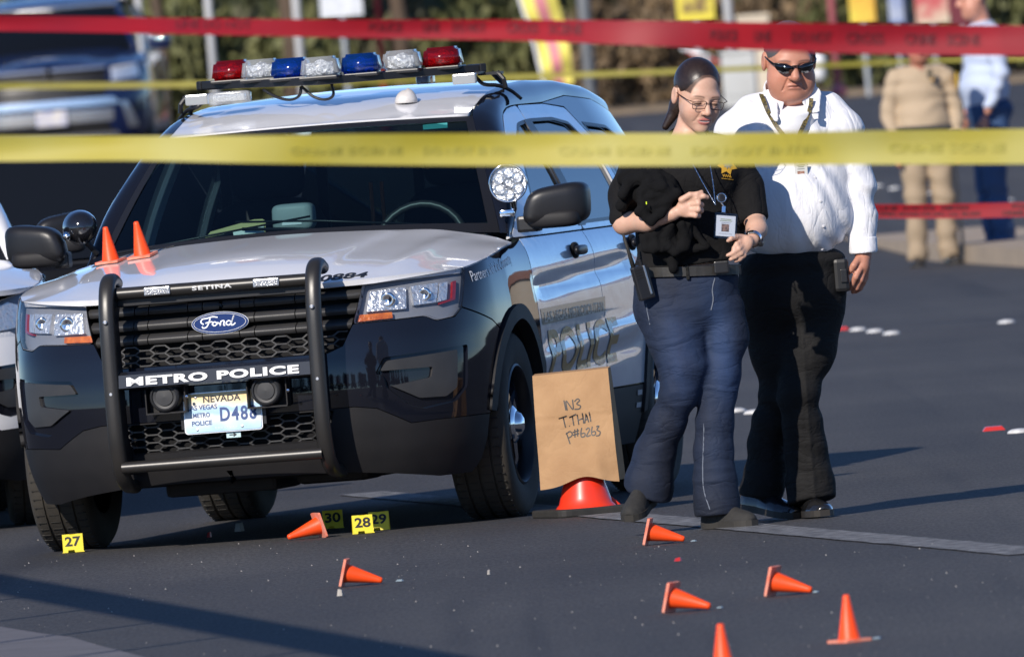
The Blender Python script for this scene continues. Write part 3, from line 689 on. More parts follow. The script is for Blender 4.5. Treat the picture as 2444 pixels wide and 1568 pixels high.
    patch('front_bumper', inset(both(cov[1:-1]), .001), f, body, root, .024, holes=[round_poly(POD, .012), round_poly(mir(POD), .012)], thick=.02, outward=(1, 0, 0))
    clad = [(.512, .495), (.60, .482), (.74, .414), (.871, .419), (1.204, .421), (1.203, .33), (1.19, .25), (1.141, .200), (.924, .198), (.66, .226), (.45, .245), (.2, .25)]
    patch('lower_bumper', both(clad), f, M_plast, root, .026, holes=[INTAKE], thick=.03, outward=(1, 0, 0))
    fb_ = lambda s, z: f(s, z) - np.array([.09, 0, 0])
    patch('grille_backing', GRILLE, fb_, M_dark, root, .06, outward=(1, 0, 0)); patch('intake_backing', INTAKE, fb_, M_dark, root, .06, outward=(1, 0, 0))
    W = MB()
    for P in (GRILLE, INTAKE):
        L = resample(P, .03); n = len(L); a = f(L[:, 0], L[:, 1]); b = a - np.array([.09, 0, 0]); W.raw(list(a) + list(b), [(i, (i + 1) % n, n + (i + 1) % n, n + i) for i in range(n)])
    W.build('grille_surround', M_plast2, root)
    # grille bars in short segments
    for zt, zb, e in ((.957, .915, .585), (.898, .856, .560), (.840, .800, .530)):
        cuts = [-e, -.36, -.30, -.135, -.075, .075, .135, .30, .36, e]
        for a, b in zip(cuts[:-1], cuts[1:]):
            def bar(s, z, zt=zt, zb=zb): 
                t = (np.asarray(z) - zb) / (zt - zb); p = f(s, z); p = p - np.stack([.016 + .030 * (2 * t - 1) ** 2 * np.where(t > .5, 1.3, .5), np.zeros_like(t), np.zeros_like(t)], -1); return p
            patch('grille_bar', [(a + .002, zb), (b - .002, zb), (b - .002, zt), (a + .002, zt)], bar, M_grille, root, .010 if b - a < .2 else .02, thick=.02, outward=(1, 0, 0))
    # hexagonal mesh
    def hexmesh(name, poly, cw, ch, dx, ins=.0):
        mb = MB(); P = np.array(poly); x0, z0 = P.min(0); x1, z1 = P.max(0); done = set()
        ncol = int((x1 - x0) / (cw * .75)) + 3; nrow = int((z1 - z0) / ch) + 3
        for i in range(-1, ncol):
            for j in range(-1, nrow):
                cx = x0 + i * cw * .75; cz = z0 + j * ch + (ch / 2 if i % 2 else 0)
                H = [(cx + cw / 2, cz), (cx + cw / 4, cz + ch / 2), (cx - cw / 4, cz + ch / 2), (cx - cw / 2, cz), (cx - cw / 4, cz - ch / 2), (cx + cw / 4, cz - ch / 2)]
                for q in range(6):
                    a, b = H[q], H[(q + 1) % 6]; k = tuple(sorted([(round(a[0], 3), round(a[1], 3)), (round(b[0], 3), round(b[1], 3))]))
                    if k in done: continue
                    done.add(k)
                    if not inside([((a[0] + b[0]) / 2, (a[1] + b[1]) / 2)], poly)[0]: continue
                    A3, B3 = f(*a) - (dx, 0, 0), f(*b) - (dx, 0, 0)
                    d = B3 - A3; up = np.cross(d, (1, 0, 0)); up = up / np.linalg.norm(up) * .0028; bk = np.array([-.014, 0, 0])
                    mb.raw([A3 + up, B3 + up, B3 - up, A3 - up, A3 + up + bk, B3 + up + bk, B3 - up + bk, A3 - up + bk], [(0, 1, 2, 3), (0, 4, 5, 1), (3, 2, 6, 7)])
        o = mb.build(name, M_grille, root); o['kind'] = 'stuff'
    hexmesh('grille_mesh', [(-.50, .797), (.50, .797), (.475, .733), (.42, .717), (-.42, .717), (-.475, .733)], .082, .030, .035)
    hexmesh('intake_mesh', INTAKE, .082, .030, .03)
    # hood
    rim = [B(s, .976 + .026 * s / 1.15)[:2] for s in np.linspace(0, 1.15, 24)] + [B(s, z)[:2] - np.array([0, .004]) for s, z in ((1.274, 1.017), (1.37, 1.026), (1.462, 1.036), (1.627, 1.053), (1.80, 1.065), (1.95, 1.074))] + [np.array(q) for q in ((-.335, .86), (-.345, .80), (-.345, .72), (-.33, .62), (-.31, .40), (-.295, .15))]
    full = [tuple(q) for q in rim] + [(q[0], -q[1]) for q in rim[::-1][:-1]]
    hd = patch('hood', full, hood_map, hoodm, root, .028, thick=.022, outward=(0, 0, 1))
    # cowl, wipers, windscreen, roof
    MB().prism([(-.29, 1.135), (-.36, 1.128), (-.60, 1.10), (-.62, 1.05), (-.30, 1.05)], -.80, .80, lambda u, v, w: (u - .22 * (w / .8) ** 2 * .4, w, v - .02 * (w / .8) ** 2)).build('cowl', M_plast2, root)
    n = 24; k = 10; uu = np.linspace(-1, 1, n + 1); vv = np.linspace(0, 1, k + 1); V = [ws_map(np.array(u), np.array(v)) for v in vv for u in uu]
    ws = add('windscreen', V, [(j * (n + 1) + i, j * (n + 1) + i + 1, (j + 1) * (n + 1) + i + 1, (j + 1) * (n + 1) + i) for j in range(k) for i in range(n)], M_glass, root, True)
    fr = []; fv = []
    def wst(u, v, o=.003): p = ws_map(np.array(u), np.array(v)); return (p[0] + o * .5, p[1], p[2] + o * .85)
    mb = MB()
    for (u0, u1, v0, v1) in ((-1, 1, 0, .07), (-1, 1, .95, 1), (-1, -.955, .0, 1), (.955, 1, .0, 1)):
        m2 = 20; mb.raw([wst(u0 + (u1 - u0) * i / m2, v0 + (v1 - v0) * j / m2) for j in range(m2 + 1) for i in range(m2 + 1)], [(j * (m2 + 1) + i, j * (m2 + 1) + i + 1, (j + 1) * (m2 + 1) + i + 1, (j + 1) * (m2 + 1) + i) for j in range(m2) for i in range(m2)])
    mb.build('screen_border', M_plast2, ws, True)
    patch('roof', [(-1.025, 0), (-1.06, .40), (-1.115, .612), (-3.60, .612), (-3.74, 0), (-3.60, -.612), (-1.115, -.612), (-1.06, -.40)], roof_map, rooft, root, .05, thick=.03, outward=(0, 0, 1))
    # tail: back glass and spoiler
    mb = MB(); mb.raw([(-3.72, -.6, 1.60), (-3.72, .6, 1.60), (-4.04, .80, 1.08), (-4.04, -.80, 1.08)], [(0, 1, 2, 3)]); mb.build('rear_window', M_sglass, root)
    # hollow-blocking dark structure
    mb = MB(); mb.box((-3.9, -.60, .235), (.62, .60, .44)).box((-2.35, -.86, .25), (-.50, .86, .46)).box((-4.0, -.84, .30), (-3.36, .84, 1.0)).box((-.50, -.58, .40), (.70, .58, .93)).box((.50, -.68, .28), (.66, .68, .78)).box((-3.36, -.5, .4), (-2.35, .5, .95))
    mb.build('underbody', M_dark, root)
    mb = MB(); mb.tube([(.0, -.75, .30), (.0, .75, .30)], .035).tube([(-2.865, -.75, .33), (-2.865, .75, .33)], .04).tube([(-.6, .25, .22), (-3.9, .35, .22)], .035).box((.15, -.35, .19), (.6, .1, .26), bev=.02).box((.2, .15, .20), (.5, .45, .28), bev=.03)
    mb.build('axles', M_plast, root)
    for sg in (1, -1):
        build_wheel(root, 0.0, sg, 0.0); build_wheel(root, -2.865, sg)
    # cabin
    mb = MB(); mb.prism([(-.62, 1.12), (-.95, 1.10), (-1.05, .95), (-.95, .5), (-.5, .5), (-.5, 1.05)], -.78, .78, lambda u, v, w: (u, w, v)).build('dashboard', M_int, root)
    MB().box((-3.6, -.85, .44), (-.6, .85, .47)).build('cabin_floor', M_int, root)
    for sg in (1, -1):
        st = empty('front_seat', (-1.55, .40 * sg, .47)); st.parent = root
        V, Fc = superq((.0, 0, .15), (.28, .26, .13), .5); add('cushion', V, Fc, M_int, st, True)
        V, Fc = superq((-.30, 0, .48), (.10, .25, .36), .5); add('backrest', V, Fc, M_int, st, True)
        V, Fc = superq((-.34, 0, .93), (.06, .15, .10), .5); add('headrest', V, Fc, M_int, st, True)
    wheel_pts = [(-1.02 - .06 * math.sin(a), .40 + .185 * math.cos(a), 1.07 + .175 * math.sin(a)) for a in np.linspace(0, 2 * math.pi, 29)[:-1]]
    MB().tube(wheel_pts, .016, 8, closed=True).build('steering_wheel', mat('wheel_leather', (.03, .03, .033), .4), root, True)
    V, Fc = superq((-1.0, .40, 1.06), (.03, .06, .05), .6); add('wheel_boss', V, Fc, M_int, root, True)
    mb = MB()
    for y in (-.60, -.20, .20, .60): mb.box((-2.02, y - .02, .5), (-1.99, y + .02, 1.50))
    mb.box((-2.02, -.60, 1.06), (-1.99, .60, 1.10)).box((-2.02, -.60, 1.46), (-1.99, .60, 1.51)).build('cabin_partition', M_plast, root)
    return hd

# ------------------------------------------------------------------ the police vehicle
YAW = math.radians(12.0)
_fl = on_ground(1170, 1237); _lf = np.array([math.cos(YAW), -math.sin(YAW), 0])
CARO = _fl - .81 * _lf
suv = empty('police_suv', CARO, -(math.pi / 2 + YAW))
tag(suv, 'black and white police SUV with push bar and roof light bar', 'car')
hood = build_suv(suv, True)
CARM = Matrix.Translation(Vector(CARO)) @ Matrix.Rotation(-(math.pi / 2 + YAW), 4, 'Z')

# push bar
pb = empty('push_bar', (1.05, 0, .3)); pb.parent = suv; pb.location = (0, 0, 0)
def rr_section(w, d, r, n=4):
    out = []
    for cx, cy, a0 in ((w / 2 - r, d / 2 - r, 0), (-w / 2 + r, d / 2 - r, 90), (-w / 2 + r, -d / 2 + r, 180), (w / 2 - r, -d / 2 + r, 270)):
        for i in range(n + 1): a = math.radians(a0 + 90 * i / n); out.append((cx + r * math.cos(a), cy + r * math.sin(a)))
    return out
def sweep_xz(path, y, w, d, r):
    P = smooth_line(path, 6); T = np.gradient(P, axis=0); T /= np.linalg.norm(T, axis=1)[:, None]; N = np.stack([T[:, 1], -T[:, 0]], 1)
    sec = rr_section(w, d, r); n = len(sec); V = []
    for p, q in zip(P, N):
        for a, b in sec: V.append((p[0] + q[0] * b, y + a, p[1] + q[1] * b))
    Fc = [(i * n + k, i * n + (k + 1) % n, (i + 1) * n + (k + 1) % n, (i + 1) * n + k) for i in range(len(P) - 1) for k in range(n)]
    Fc += [tuple(range(n)), tuple((len(P) - 1) * n + k for k in range(n))][:2]
    return MB().raw(V, Fc)
for sg in (1, -1):
    sweep_xz([(.905, 1.045), (.97, 1.062), (1.035, 1.045), (1.075, .99), (1.098, .88), (1.105, .70), (1.105, .52), (1.09, .40), (1.05, .31), (.97, .262), (.86, .25)], .413 * sg, .062, .052, .024).build('upright', M_bar, pb, 'auto')
    MB().prism([(.90, 1.03), (1.03, 1.03), (1.07, .92), (1.085, .55), (1.06, .36), (.98, .30), (.86, .30), (.99, .45), (1.0, .90)], -.006, .006, lambda u, v, w: (u, .395 * sg + w, v)).build('backing_plate', M_plast2, pb)
    for z in (.90, .62): MB().lathe([(.009, 0), (.009, .004), (.005, .006)], 12, Matrix.Translation((1.127, .413 * sg, z)) @ Matrix.Rotation(math.pi / 2, 4, 'Y')).build('bolt', M_alu, pb)
MB().tube([(1.02, -.40, 1.006), (1.02, .40, 1.006)], .024, 16).build('top_rail', M_bar, pb, 'auto')
MB().box((.985, -.39, .955), (1.0, .39, .992), bev=.003).build('rail_plate', M_plast2, pb)
MB().tube([(1.085, -.40, .331), (1.085, .40, .331)], .023, 16).build('lower_rail', M_bar, pb, 'auto')
mid = MB().prism([(1.06, .700), (1.085, .702), (1.108, .690), (1.114, .640), (1.100, .632), (1.092, .680), (1.06, .690)], -.384, .384, lambda u, v, w: (u, w, v)).build('cross_plate', mat('push_bar_gloss', (.012, .012, .014), .22, coat=.6), pb)
letters('cross_plate_lettering', 'METRO POLICE', lambda u, v: (1.1145 + (-.006 * (v / .04)) + .0035, u - .005, .664 + v), M_wlet, pb, .69, .034, bold=.045, spacing=1.1)
letters('rail_lettering', 'SETINA', lambda u, v: (1.02 + math.sqrt(max(0, .0247 ** 2 - (v + .000) ** 2)), u + .003, 1.006 + v), mat('silver_lettering', (.6, .6, .6), .4), pb, .158, .017, bold=.03, spacing=1.2)
M_led = mat('led_module', (.70, .71, .72), .18, metal=.6, bump=(160, 1.0, .01))
for y in (-.215, .221):
    MB().box((1.035, y - .052, .990), (1.052, y + .052, 1.022), bev=.004).build('led_frame', M_alu, pb); MB().box((1.046, y - .047, .994), (1.0545, y + .047, 1.018), bev=.002).build('led_lamp', M_led, pb)
for y, z in ((-.214, .594), (.191, .588)):
    hn = MB().box((.985, y - .080, z - .065), (1.005, y + .080, z + .065), bev=.004).box((1.0, y - .080, z - .066), (1.065, y + .080, z - .060)).box((1.0, y - .0805, z - .06), (1.06, y - .076, z + .06)).box((1.0, y + .076, z - .06), (1.06, y + .0805, z + .06))
    hn.build('siren_bracket', M_plast, pb)
    MB().lathe([(.060, -.06), (.060, .0), (.056, .012), (.050, .016), (.046, .008), (.036, .006), (.034, .012), (0, .014)], 32, Matrix.Translation((1.065, y, z)) @ Matrix.Rotation(math.pi / 2, 4, 'Y'), True, False).build('siren_speaker', mat('siren_grey', (.030, .031, .034), .5), pb, 'auto')
    MB().lathe([(.006, 0), (.006, .004), (0, .006)], 10, Matrix.Translation((1.067, y + .088, z - .005)) @ Matrix.Rotation(math.pi / 2, 4, 'Y')).build('bracket_bolt', M_chrome, pb)

# number plate
def mat_plate():
    m = bpy.data.materials.new('number_plate_print'); m.use_nodes = True; t, p = nodes_of(m)
    tc = t.nodes.new('ShaderNodeTexCoord'); sx = t.nodes.new('ShaderNodeSeparateXYZ'); n = t.nodes.new('ShaderNodeTexNoise'); n.inputs['Scale'].default_value = 18
    ad = t.nodes.new('ShaderNodeMath'); ad.operation = 'MULTIPLY_ADD'; ad.inputs[1].default_value = .06
    mr = t.nodes.new('ShaderNodeMapRange'); mr.inputs[1].default_value = -.066; mr.inputs[2].default_value = .096
    r = t.nodes.new('ShaderNodeValToRGB'); cr_ = r.color_ramp
    cr_.elements[0].position = 0; cr_.elements[0].color = (.30, .50, .66, 1); cr_.elements[1].position = 1; cr_.elements[1].color = (.75, .55, .25, 1)
    for pos, c in ((.20, (.42, .60, .72, 1)), (.48, (.72, .74, .74, 1)), (.62, (.36, .56, .72, 1)), (.72, (.40, .58, .74, 1)), (.76, (.74, .72, .66, 1)), (.88, (.78, .66, .42, 1))):
        e = cr_.elements.new(pos); e.color = c
    t.links.new(tc.outputs['Object'], sx.inputs[0]); t.links.new(tc.outputs['Object'], n.inputs['Vector']); t.links.new(n.outputs['Fac'], ad.inputs[0]); t.links.new(sx.outputs['Z'], ad.inputs[2]); t.links.new(ad.outputs[0], mr.inputs[0]); t.links.new(mr.outputs[0], r.inputs[0]); t.links.new(r.outputs[0], p.inputs['Base Color'])
    p.inputs['Roughness'].default_value = .4; return m
PLX, PLZ = 1.012, .519
pl = empty('number_plate', (PLX, .0, PLZ)); pl.parent = suv; pl.rotation_euler = (0, math.radians(-4), 0)
op = MB().prism([tuple(q) for q in round_poly([(-.152, -.076), (.152, -.076), (.152, .076), (-.152, .076)], .014)], 0, .003, lambda u, v, w: (w, u, v)).build('plate_sheet', mat_plate(), pl)
MB().prism([tuple(q) for q in round_poly([(-.156, -.080), (.156, -.080), (.156, .080), (-.156, .080)], .016)], -.004, -.0005, lambda u, v, w: (w, u, v)).build('plate_frame', M_alu, pl)
pf = lambda cu, cv: (lambda u, v: (.0042, u + cu, v + cv))
M_pblue = mat('plate_blue', (.03, .07, .22), .5); M_pdark = mat('plate_black', (.02, .02, .03), .5)
letters('plate_lettering', 'NEVADA', pf(0, .052), M_pdark, pl, .150, .026, bold=.02, seg=0); letters('plate_lettering', 'LAS VEGAS', pf(-.080, .022), M_pblue, pl, .118, .019, bold=.02, seg=0)
letters('plate_lettering', 'METRO', pf(-.085, -.008), M_pblue, pl, .068, .018, bold=.02, seg=0); letters('plate_lettering', 'POLICE', pf(-.085, -.039), M_pblue, pl, .080, .018, bold=.02, seg=0)
letters('plate_lettering', 'D488', pf(.062, -.010), M_pblue, pl, .146, .056, bold=.025, seg=0, spacing=1.2)
letters('plate_lettering', 'THE SILVER STATE', pf(.01, -.062), mat('plate_pale', (.8, .85, .88), .5), pl, .09, .007, seg=0)
for u, v in ((-.105, .062), (.105, .062), (-.105, -.064), (.075, -.062)): MB().lathe([(.005, .003), (.005, .006), (0, .007)], 10, Matrix.Translation((0, u, v)) @ Matrix.Rotation(math.pi / 2, 4, 'Y')).build('plate_screw', M_alu, pl)
st = MB().box((1.0, .005, .415), (1.003, .062, .438)).build('arrow_sticker', mat('pale_sticker', (.50, .68, .70), .5), suv)
strokes('sticker_arrow', [[(.050, .4265), (.022, .4265)], [(.034, .433), (.022, .4265), (.034, .420)]], lambda u, v: (1.0045, .067 - u, v), .004, M_blet, suv)
MB().box((.93, -.17, .46), (1.008, .17, .58)).build('plate_holder', M_plast2, suv)

# grille emblem
M_eblue = mat('emblem_blue', (.008, .016, .10), .15, coat=1.0)
em = empty('grille_emblem', (.925, 0, .862)); em.parent = suv; em.rotation_euler = (0, math.radians(-5), 0)
def oval(a, b, x0, x1, n=40): return MB().prism([(a * math.cos(2 * math.pi * i / n), b * math.sin(2 * math.pi * i / n)) for i in range(n)], x0, x1, lambda u, v, w: (w, u, v))
oval(.1145, .0435, -.02, .010).build('emblem_rim', mat('emblem_edge', (.30, .31, .33), .35, metal=1.0), em); oval(.112, .0415, .0, .013).build('emblem_badge', M_eblue, em)
ring = [(.0145, .104 * math.cos(a), .0355 * math.sin(a)) for a in np.linspace(0, 2 * math.pi, 49)[:-1]]
MB().tube(ring, .0010, 6, closed=True).build('emblem_ring', M_alu, em)
script = [smooth_line(q, 6) for q in ([(-.052, -.002), (-.060, .006), (-.055, .016), (-.040, .018), (-.022, .022), (-.006, .019)], [(-.030, .017), (-.036, .0), (-.044, -.012), (-.054, -.014), (-.057, -.008)], [(-.046, .002), (-.030, .005), (-.022, .004)],
          [(-.018, -.010), (-.024, -.003), (-.016, .004), (-.009, -.003), (-.018, -.010)], [(-.008, .002), (.0, -.004), (.001, -.010), (.004, .004), (.014, .005), (.012, -.008), (.017, -.010)], [(.038, .0), (.028, .005), (.020, -.003), (.027, -.010), (.036, -.003), (.046, .022)], [(.046, .022), (.036, -.007), (.042, -.010), (.050, -.004)])]
strokes('emblem_script', script, lambda u, v: (.0150, u * 1.25, v * 1.15), .0042, mat('emblem_silver', (.75, .76, .80), .3, metal=.3), em)

# hood number, fender and door lettering
def hoodpt(x, y, o=.0015): return (float(x), float(y), float(ZH(np.array(x), np.array(y))) + o)
letters('hood_number', '0884', lambda u, v: hoodpt(.770 - v * 2.6 - .30 * u, .470 + u), M_blet, suv, .180, .034, bold=.03, seg=.02)
def bandpt(s, z, o=.002):
    p = B(np.array(s), np.array(z)); e = 1e-3; n = np.cross(B(np.array(s + e), np.array(z)) - p, B(np.array(s), np.array(z + e)) - p); n /= np.linalg.norm(n)
    if n[1] < 0 and s > 0: n = -n
    return tuple(p + n * o)
letters('fender_lettering', 'Partners with the Community', lambda u, v: bandpt(1.45 + u, .982 + .10 * u + v), M_wlet, suv, .56, .055, seg=.03)
patch('door_band', [(2.115, .735), (2.10, .800), (3.38, .812), (3.36, .755)], B, mat('bronze_decal', (.060, .045, .035), .35, coat=.6), suv, .04, off=.0015, outward=(0, 1, 0))
for wd_, c0_, wl_ in (('LAS', 2.235, .15), ('VEGAS', 2.475, .26), ('METROPOLITAN', 2.985, .68)): letters('door_band_lettering', wd_, lambda u, v, c0_=c0_: bandpt(c0_ + u, .768 + .008 * (c0_ - 2.7 + u) + v, .003), mat('decal_grey', (.35, .34, .32), .4), suv, wl_, .040, seg=.03)
letters('door_lettering', 'POLICE', lambda u, v: bandpt(2.87 + u, .628 + .01 * u + v, .003), M_gold, suv, 1.34, .185, bold=.03, seg=.03)
for i in range(2): patch('side_lamp', [(3.93, .395 - i * .05), (4.02, .395 - i * .05), (4.02, .415 - i * .05), (3.93, .415 - i * .05)], B, mat('grey_badge', (.35, .36, .38), .4), suv, .03, off=.004, outward=(0, 1, 0))

# wipers
mb = MB(); mb.tube([(-.40, .30, 1.160), (-.50, .0, 1.19), (-.56, -.22, 1.205)], .007, 8).tube([(-.50, .52, 1.17), (-.53, .10, 1.215), (-.58, -.25, 1.235)], .005, 6)
mb.build('wiper', M_plast2, suv, True)
mb = MB(); mb.tube([(-.42, -.55, 1.150), (-.52, -.25, 1.19)], .007, 8).tube([(-.47, -.75, 1.145), (-.52, -.35, 1.19), (-.60, .05, 1.235)], .005, 6); mb.build('wiper', M_plast2, suv, True)
# things behind the screen
V, Fc = superq((-.80, -.06, 1.235), (.05, .085, .055), .4); add('dash_radio', V, Fc, mat('grey_case', (.30, .33, .33), .5), suv, True)
MB().box((-.753, -.10, 1.205), (-.748, -.02, 1.22)).build('radio_label', M_wlet, suv)
MB().prism([(-.40, 1.176), (-.150, 1.172), (-.150, 1.228), (-.165, 1.238), (-.200, 1.239), (-.375, 1.204)], -.004, .004, lambda u, v, w: (-.66 + w - (v - 1.186) * .6, u, v)).build('clipboard', mat('folder_yellow', (.50, .42, .18), .7), suv)
MB().prism([(-.36, 1.176), (-.154, 1.172), (-.156, 1.218), (-.34, 1.188)], -.004, .004, lambda u, v, w: (-.652 + w - (v - 1.186) * .6, u, v)).build('paper_sheet', mat('paper', (.74, .76, .70), .8), suv)
V, Fc = superq((-.98, .0, 1.50), (.03, .12, .035), .4); add('rear_view_mirror', V, Fc, M_plast2, suv, True)
for y in (.02, .065): MB().tube([(-1.9, y, 1.0), (-1.9, y, 1.34)], .008, 8).build('gun_rack_strap', mat('orange_strap', (.60, .18, .08), .5), suv)
MB().box((-1.055, .44, 1.540), (-1.045, .54, 1.560)).build('toll_tag', mat('teal_tag', (.03, .28, .28), .6), suv)

# roof light bar: seven lens pods on a V-shaped beam
lb = empty('light_bar', (0, 0, 0)); lb.parent = suv
XC = -1.24; BETA = math.radians(35.6); PS = .178
def arm(i): return (XC - abs(i) * PS * math.sin(BETA), math.copysign(abs(i) * PS * math.cos(BETA), i) if i else 0.0)
zbar = lambda y: 1.765 + (.016 * max(0, -y) / .5)
for sg in (1, -1):
    x1, y1 = arm(3.75 * sg); d = np.array([x1 - XC, y1]); d /= np.linalg.norm(d); nrm = np.array([d[1], -d[0]]) * sg
    if nrm[0] < 0: nrm = -nrm
    a = np.array([XC + .065, 0]); b = np.array([x1, y1]) + nrm * .055; c = np.array([x1, y1]) - nrm * .075; e = np.array([XC - .09, 0])
    poly = [tuple(a), tuple(b), tuple(c), tuple(e)]
    MB().prism(poly, 0, .030, lambda u, v, w: (u, v, zbar(v) - .015 + w)).build('beam', M_plast2, lb, bevel=.004)
    MB().prism([tuple(np.array([x1, y1]) + nrm * .058), tuple(np.array([x1, y1]) + nrm * .058 + d * .03), tuple(np.array([x1, y1]) - nrm * .075 + d * .03), tuple(np.array([x1, y1]) - nrm * .078)], 0, .036, lambda u, v, w: (u, v, zbar(v) - .018 + w)).build('beam_end', M_plast2, lb, bevel=.006)
for i, (cm, nm) in zip((-3, -2, -1, 0, 1, 2, 3), ((M_rlens, 'red'), (M_clens, 'clear'), (M_blens, 'blue'), (M_clens, 'clear'), (M_blens, 'blue'), (M_clens, 'clear'), (M_rlens, 'red'))):
    x, y = arm(i); z = zbar(y) + .018; H = .080; w0, w1, d0, d1 = .076, .064, .070, .058
    bm = bmesh.new(); bot = [bm.verts.new((x + a * d0, y + b * w0, z)) for a, b in ((1, 1), (1, -1), (-1, -1), (-1, 1))]; top = [bm.verts.new((x + a * d1, y + b * w1, z + H)) for a, b in ((1, 1), (1, -1), (-1, -1), (-1, 1))]
    bm.faces.new(top); bm.faces.new(bot[::-1]); [bm.faces.new((bot[k], bot[(k + 1) % 4], top[(k + 1) % 4], top[k])) for k in range(4)]
    bmesh.ops.recalc_face_normals(bm, faces=bm.faces); bmesh.ops.bevel(bm, geom=list(bm.edges), offset=.012, segments=3, affect='EDGES')
    pod = MB().bm(bm).build('lens_pod', cm, lb, True); pod['label'] = nm + ' light bar lens'
    MB().box((x - .074, y - .079, z - .012), (x + .074, y + .079, z + .002), bev=.004).build('pod_base', M_plast2, lb)
    mb = MB().lathe([(.034, -.02), (.030, -.008), (.014, .012), (.010, .022)], 16, Matrix.Translation((x + .005, y + .006, z + .036)) @ Matrix.Rotation(-math.pi / 2, 4, 'Y'), True, False).box((x + .022, y - .056, z + .006), (x + .030, y + .056, z + .058), bev=.004)
    mb.build('reflector', M_refl2, lb, True)
def lamp_box(name, x, y, z, w, h, m, rnd=False, d=.03):
    if rnd:
        V, Fc = superq((x, y, z), (d / 2, w / 2, h / 2), .35, 28, 14); add(name, V, Fc, m, lb, True)
    else: MB().box((x - d / 2, y - w / 2, z - h / 2), (x + d / 2, y + w / 2, z + h / 2), bev=.006).build(name, m, lb)
lamp_box('takedown_lamp', -1.33, -.405, 1.728, .178, .052, M_clens, True, .05); lamp_box('takedown_grid', -1.335, -.405, 1.728, .130, .028, mat('led_grid', (.85, .85, .82), .3, metal=.4, bump=(90, 1, .02)), False, .046)
lamp_box('alley_lamp', -1.36, -.545, 1.730, .094, .042, mat('frosted_lamp', (.36, .37, .37), .25, metal=.3)); lamp_box('alley_lamp', -1.42, .545, 1.728, .096, .042, mat('frosted_lamp', (.36, .37, .37), .25, metal=.3))
for sg in (1, -1):
    xe, ye = arm(3.75 * sg)
    mb = MB().box((xe + .02, ye * 1.0 - .05, 1.742), (xe + .15, ye + .05, 1.752)).box((xe - .02, ye + .02 * sg, 1.735), (xe + .04, ye + .115 * sg, 1.747))
    mb.tube([(xe + .03, ye + .10 * sg, 1.745), (xe + .035, ye + .125 * sg, 1.715), (xe + .03, ye + .13 * sg, 1.68)], .010, 8).tube([(xe - .05, ye + .06 * sg, 1.745), (xe - .05, ye + .10 * sg, 1.70), (xe - .05, ye + .11 * sg, 1.675)], .010, 8)
    mb.build('roof_bracket', M_plast2, lb)
    MB().tube(smooth_line([(xe + .05, ye + .01 * sg, 1.735), (xe + .07, ye + .05 * sg, 1.70), (xe + .03, ye + .10 * sg, 1.69), (xe - .02, ye + .14 * sg, 1.665), (xe - .06, ye + .17 * sg, 1.63)], 5), .008, 6).build('cable', M_plast2, lb, True)
MB().tube(smooth_line([(-1.36, -.27, 1.75), (-1.33, -.21, 1.715), (-1.31, -.15, 1.70), (-1.30, -.11, 1.715), (-1.30, -.10, 1.75)], 6), .006, 6).build('cable', M_plast2, lb, True)
MB().tube(smooth_line([(-1.30, -.10, 1.75), (-1.29, -.05, 1.705), (-1.28, .0, 1.69), (-1.27, .035, 1.705), (-1.28, .03, 1.75)], 6), .006, 6).build('cable', M_plast2, lb, True)
bm = bmesh.new(); bmesh.ops.create_uvsphere(bm, u_segments=24, v_segments=12, radius=1)
for v in bm.verts: v.co = Vector((v.co.x * .05, v.co.y * .046, max(v.co.z, -.02) * .052 * (1.15 if v.co.y > .2 else 1)))
p = roof_map(np.array(-1.30), np.array(.325)); bmesh.ops.translate(bm, vec=Vector(p), verts=bm.verts); MB().bm(bm).build('antenna_dome', mat('dome_white', (.62, .60, .58), .45, noise=(20, (.5, .46, .43), .2)), suv, True)
V, Fc = superq((-3.2, .0, 1.72), (.08, .03, .05), .5); add('antenna_fin', V, Fc, M_black, suv, True)

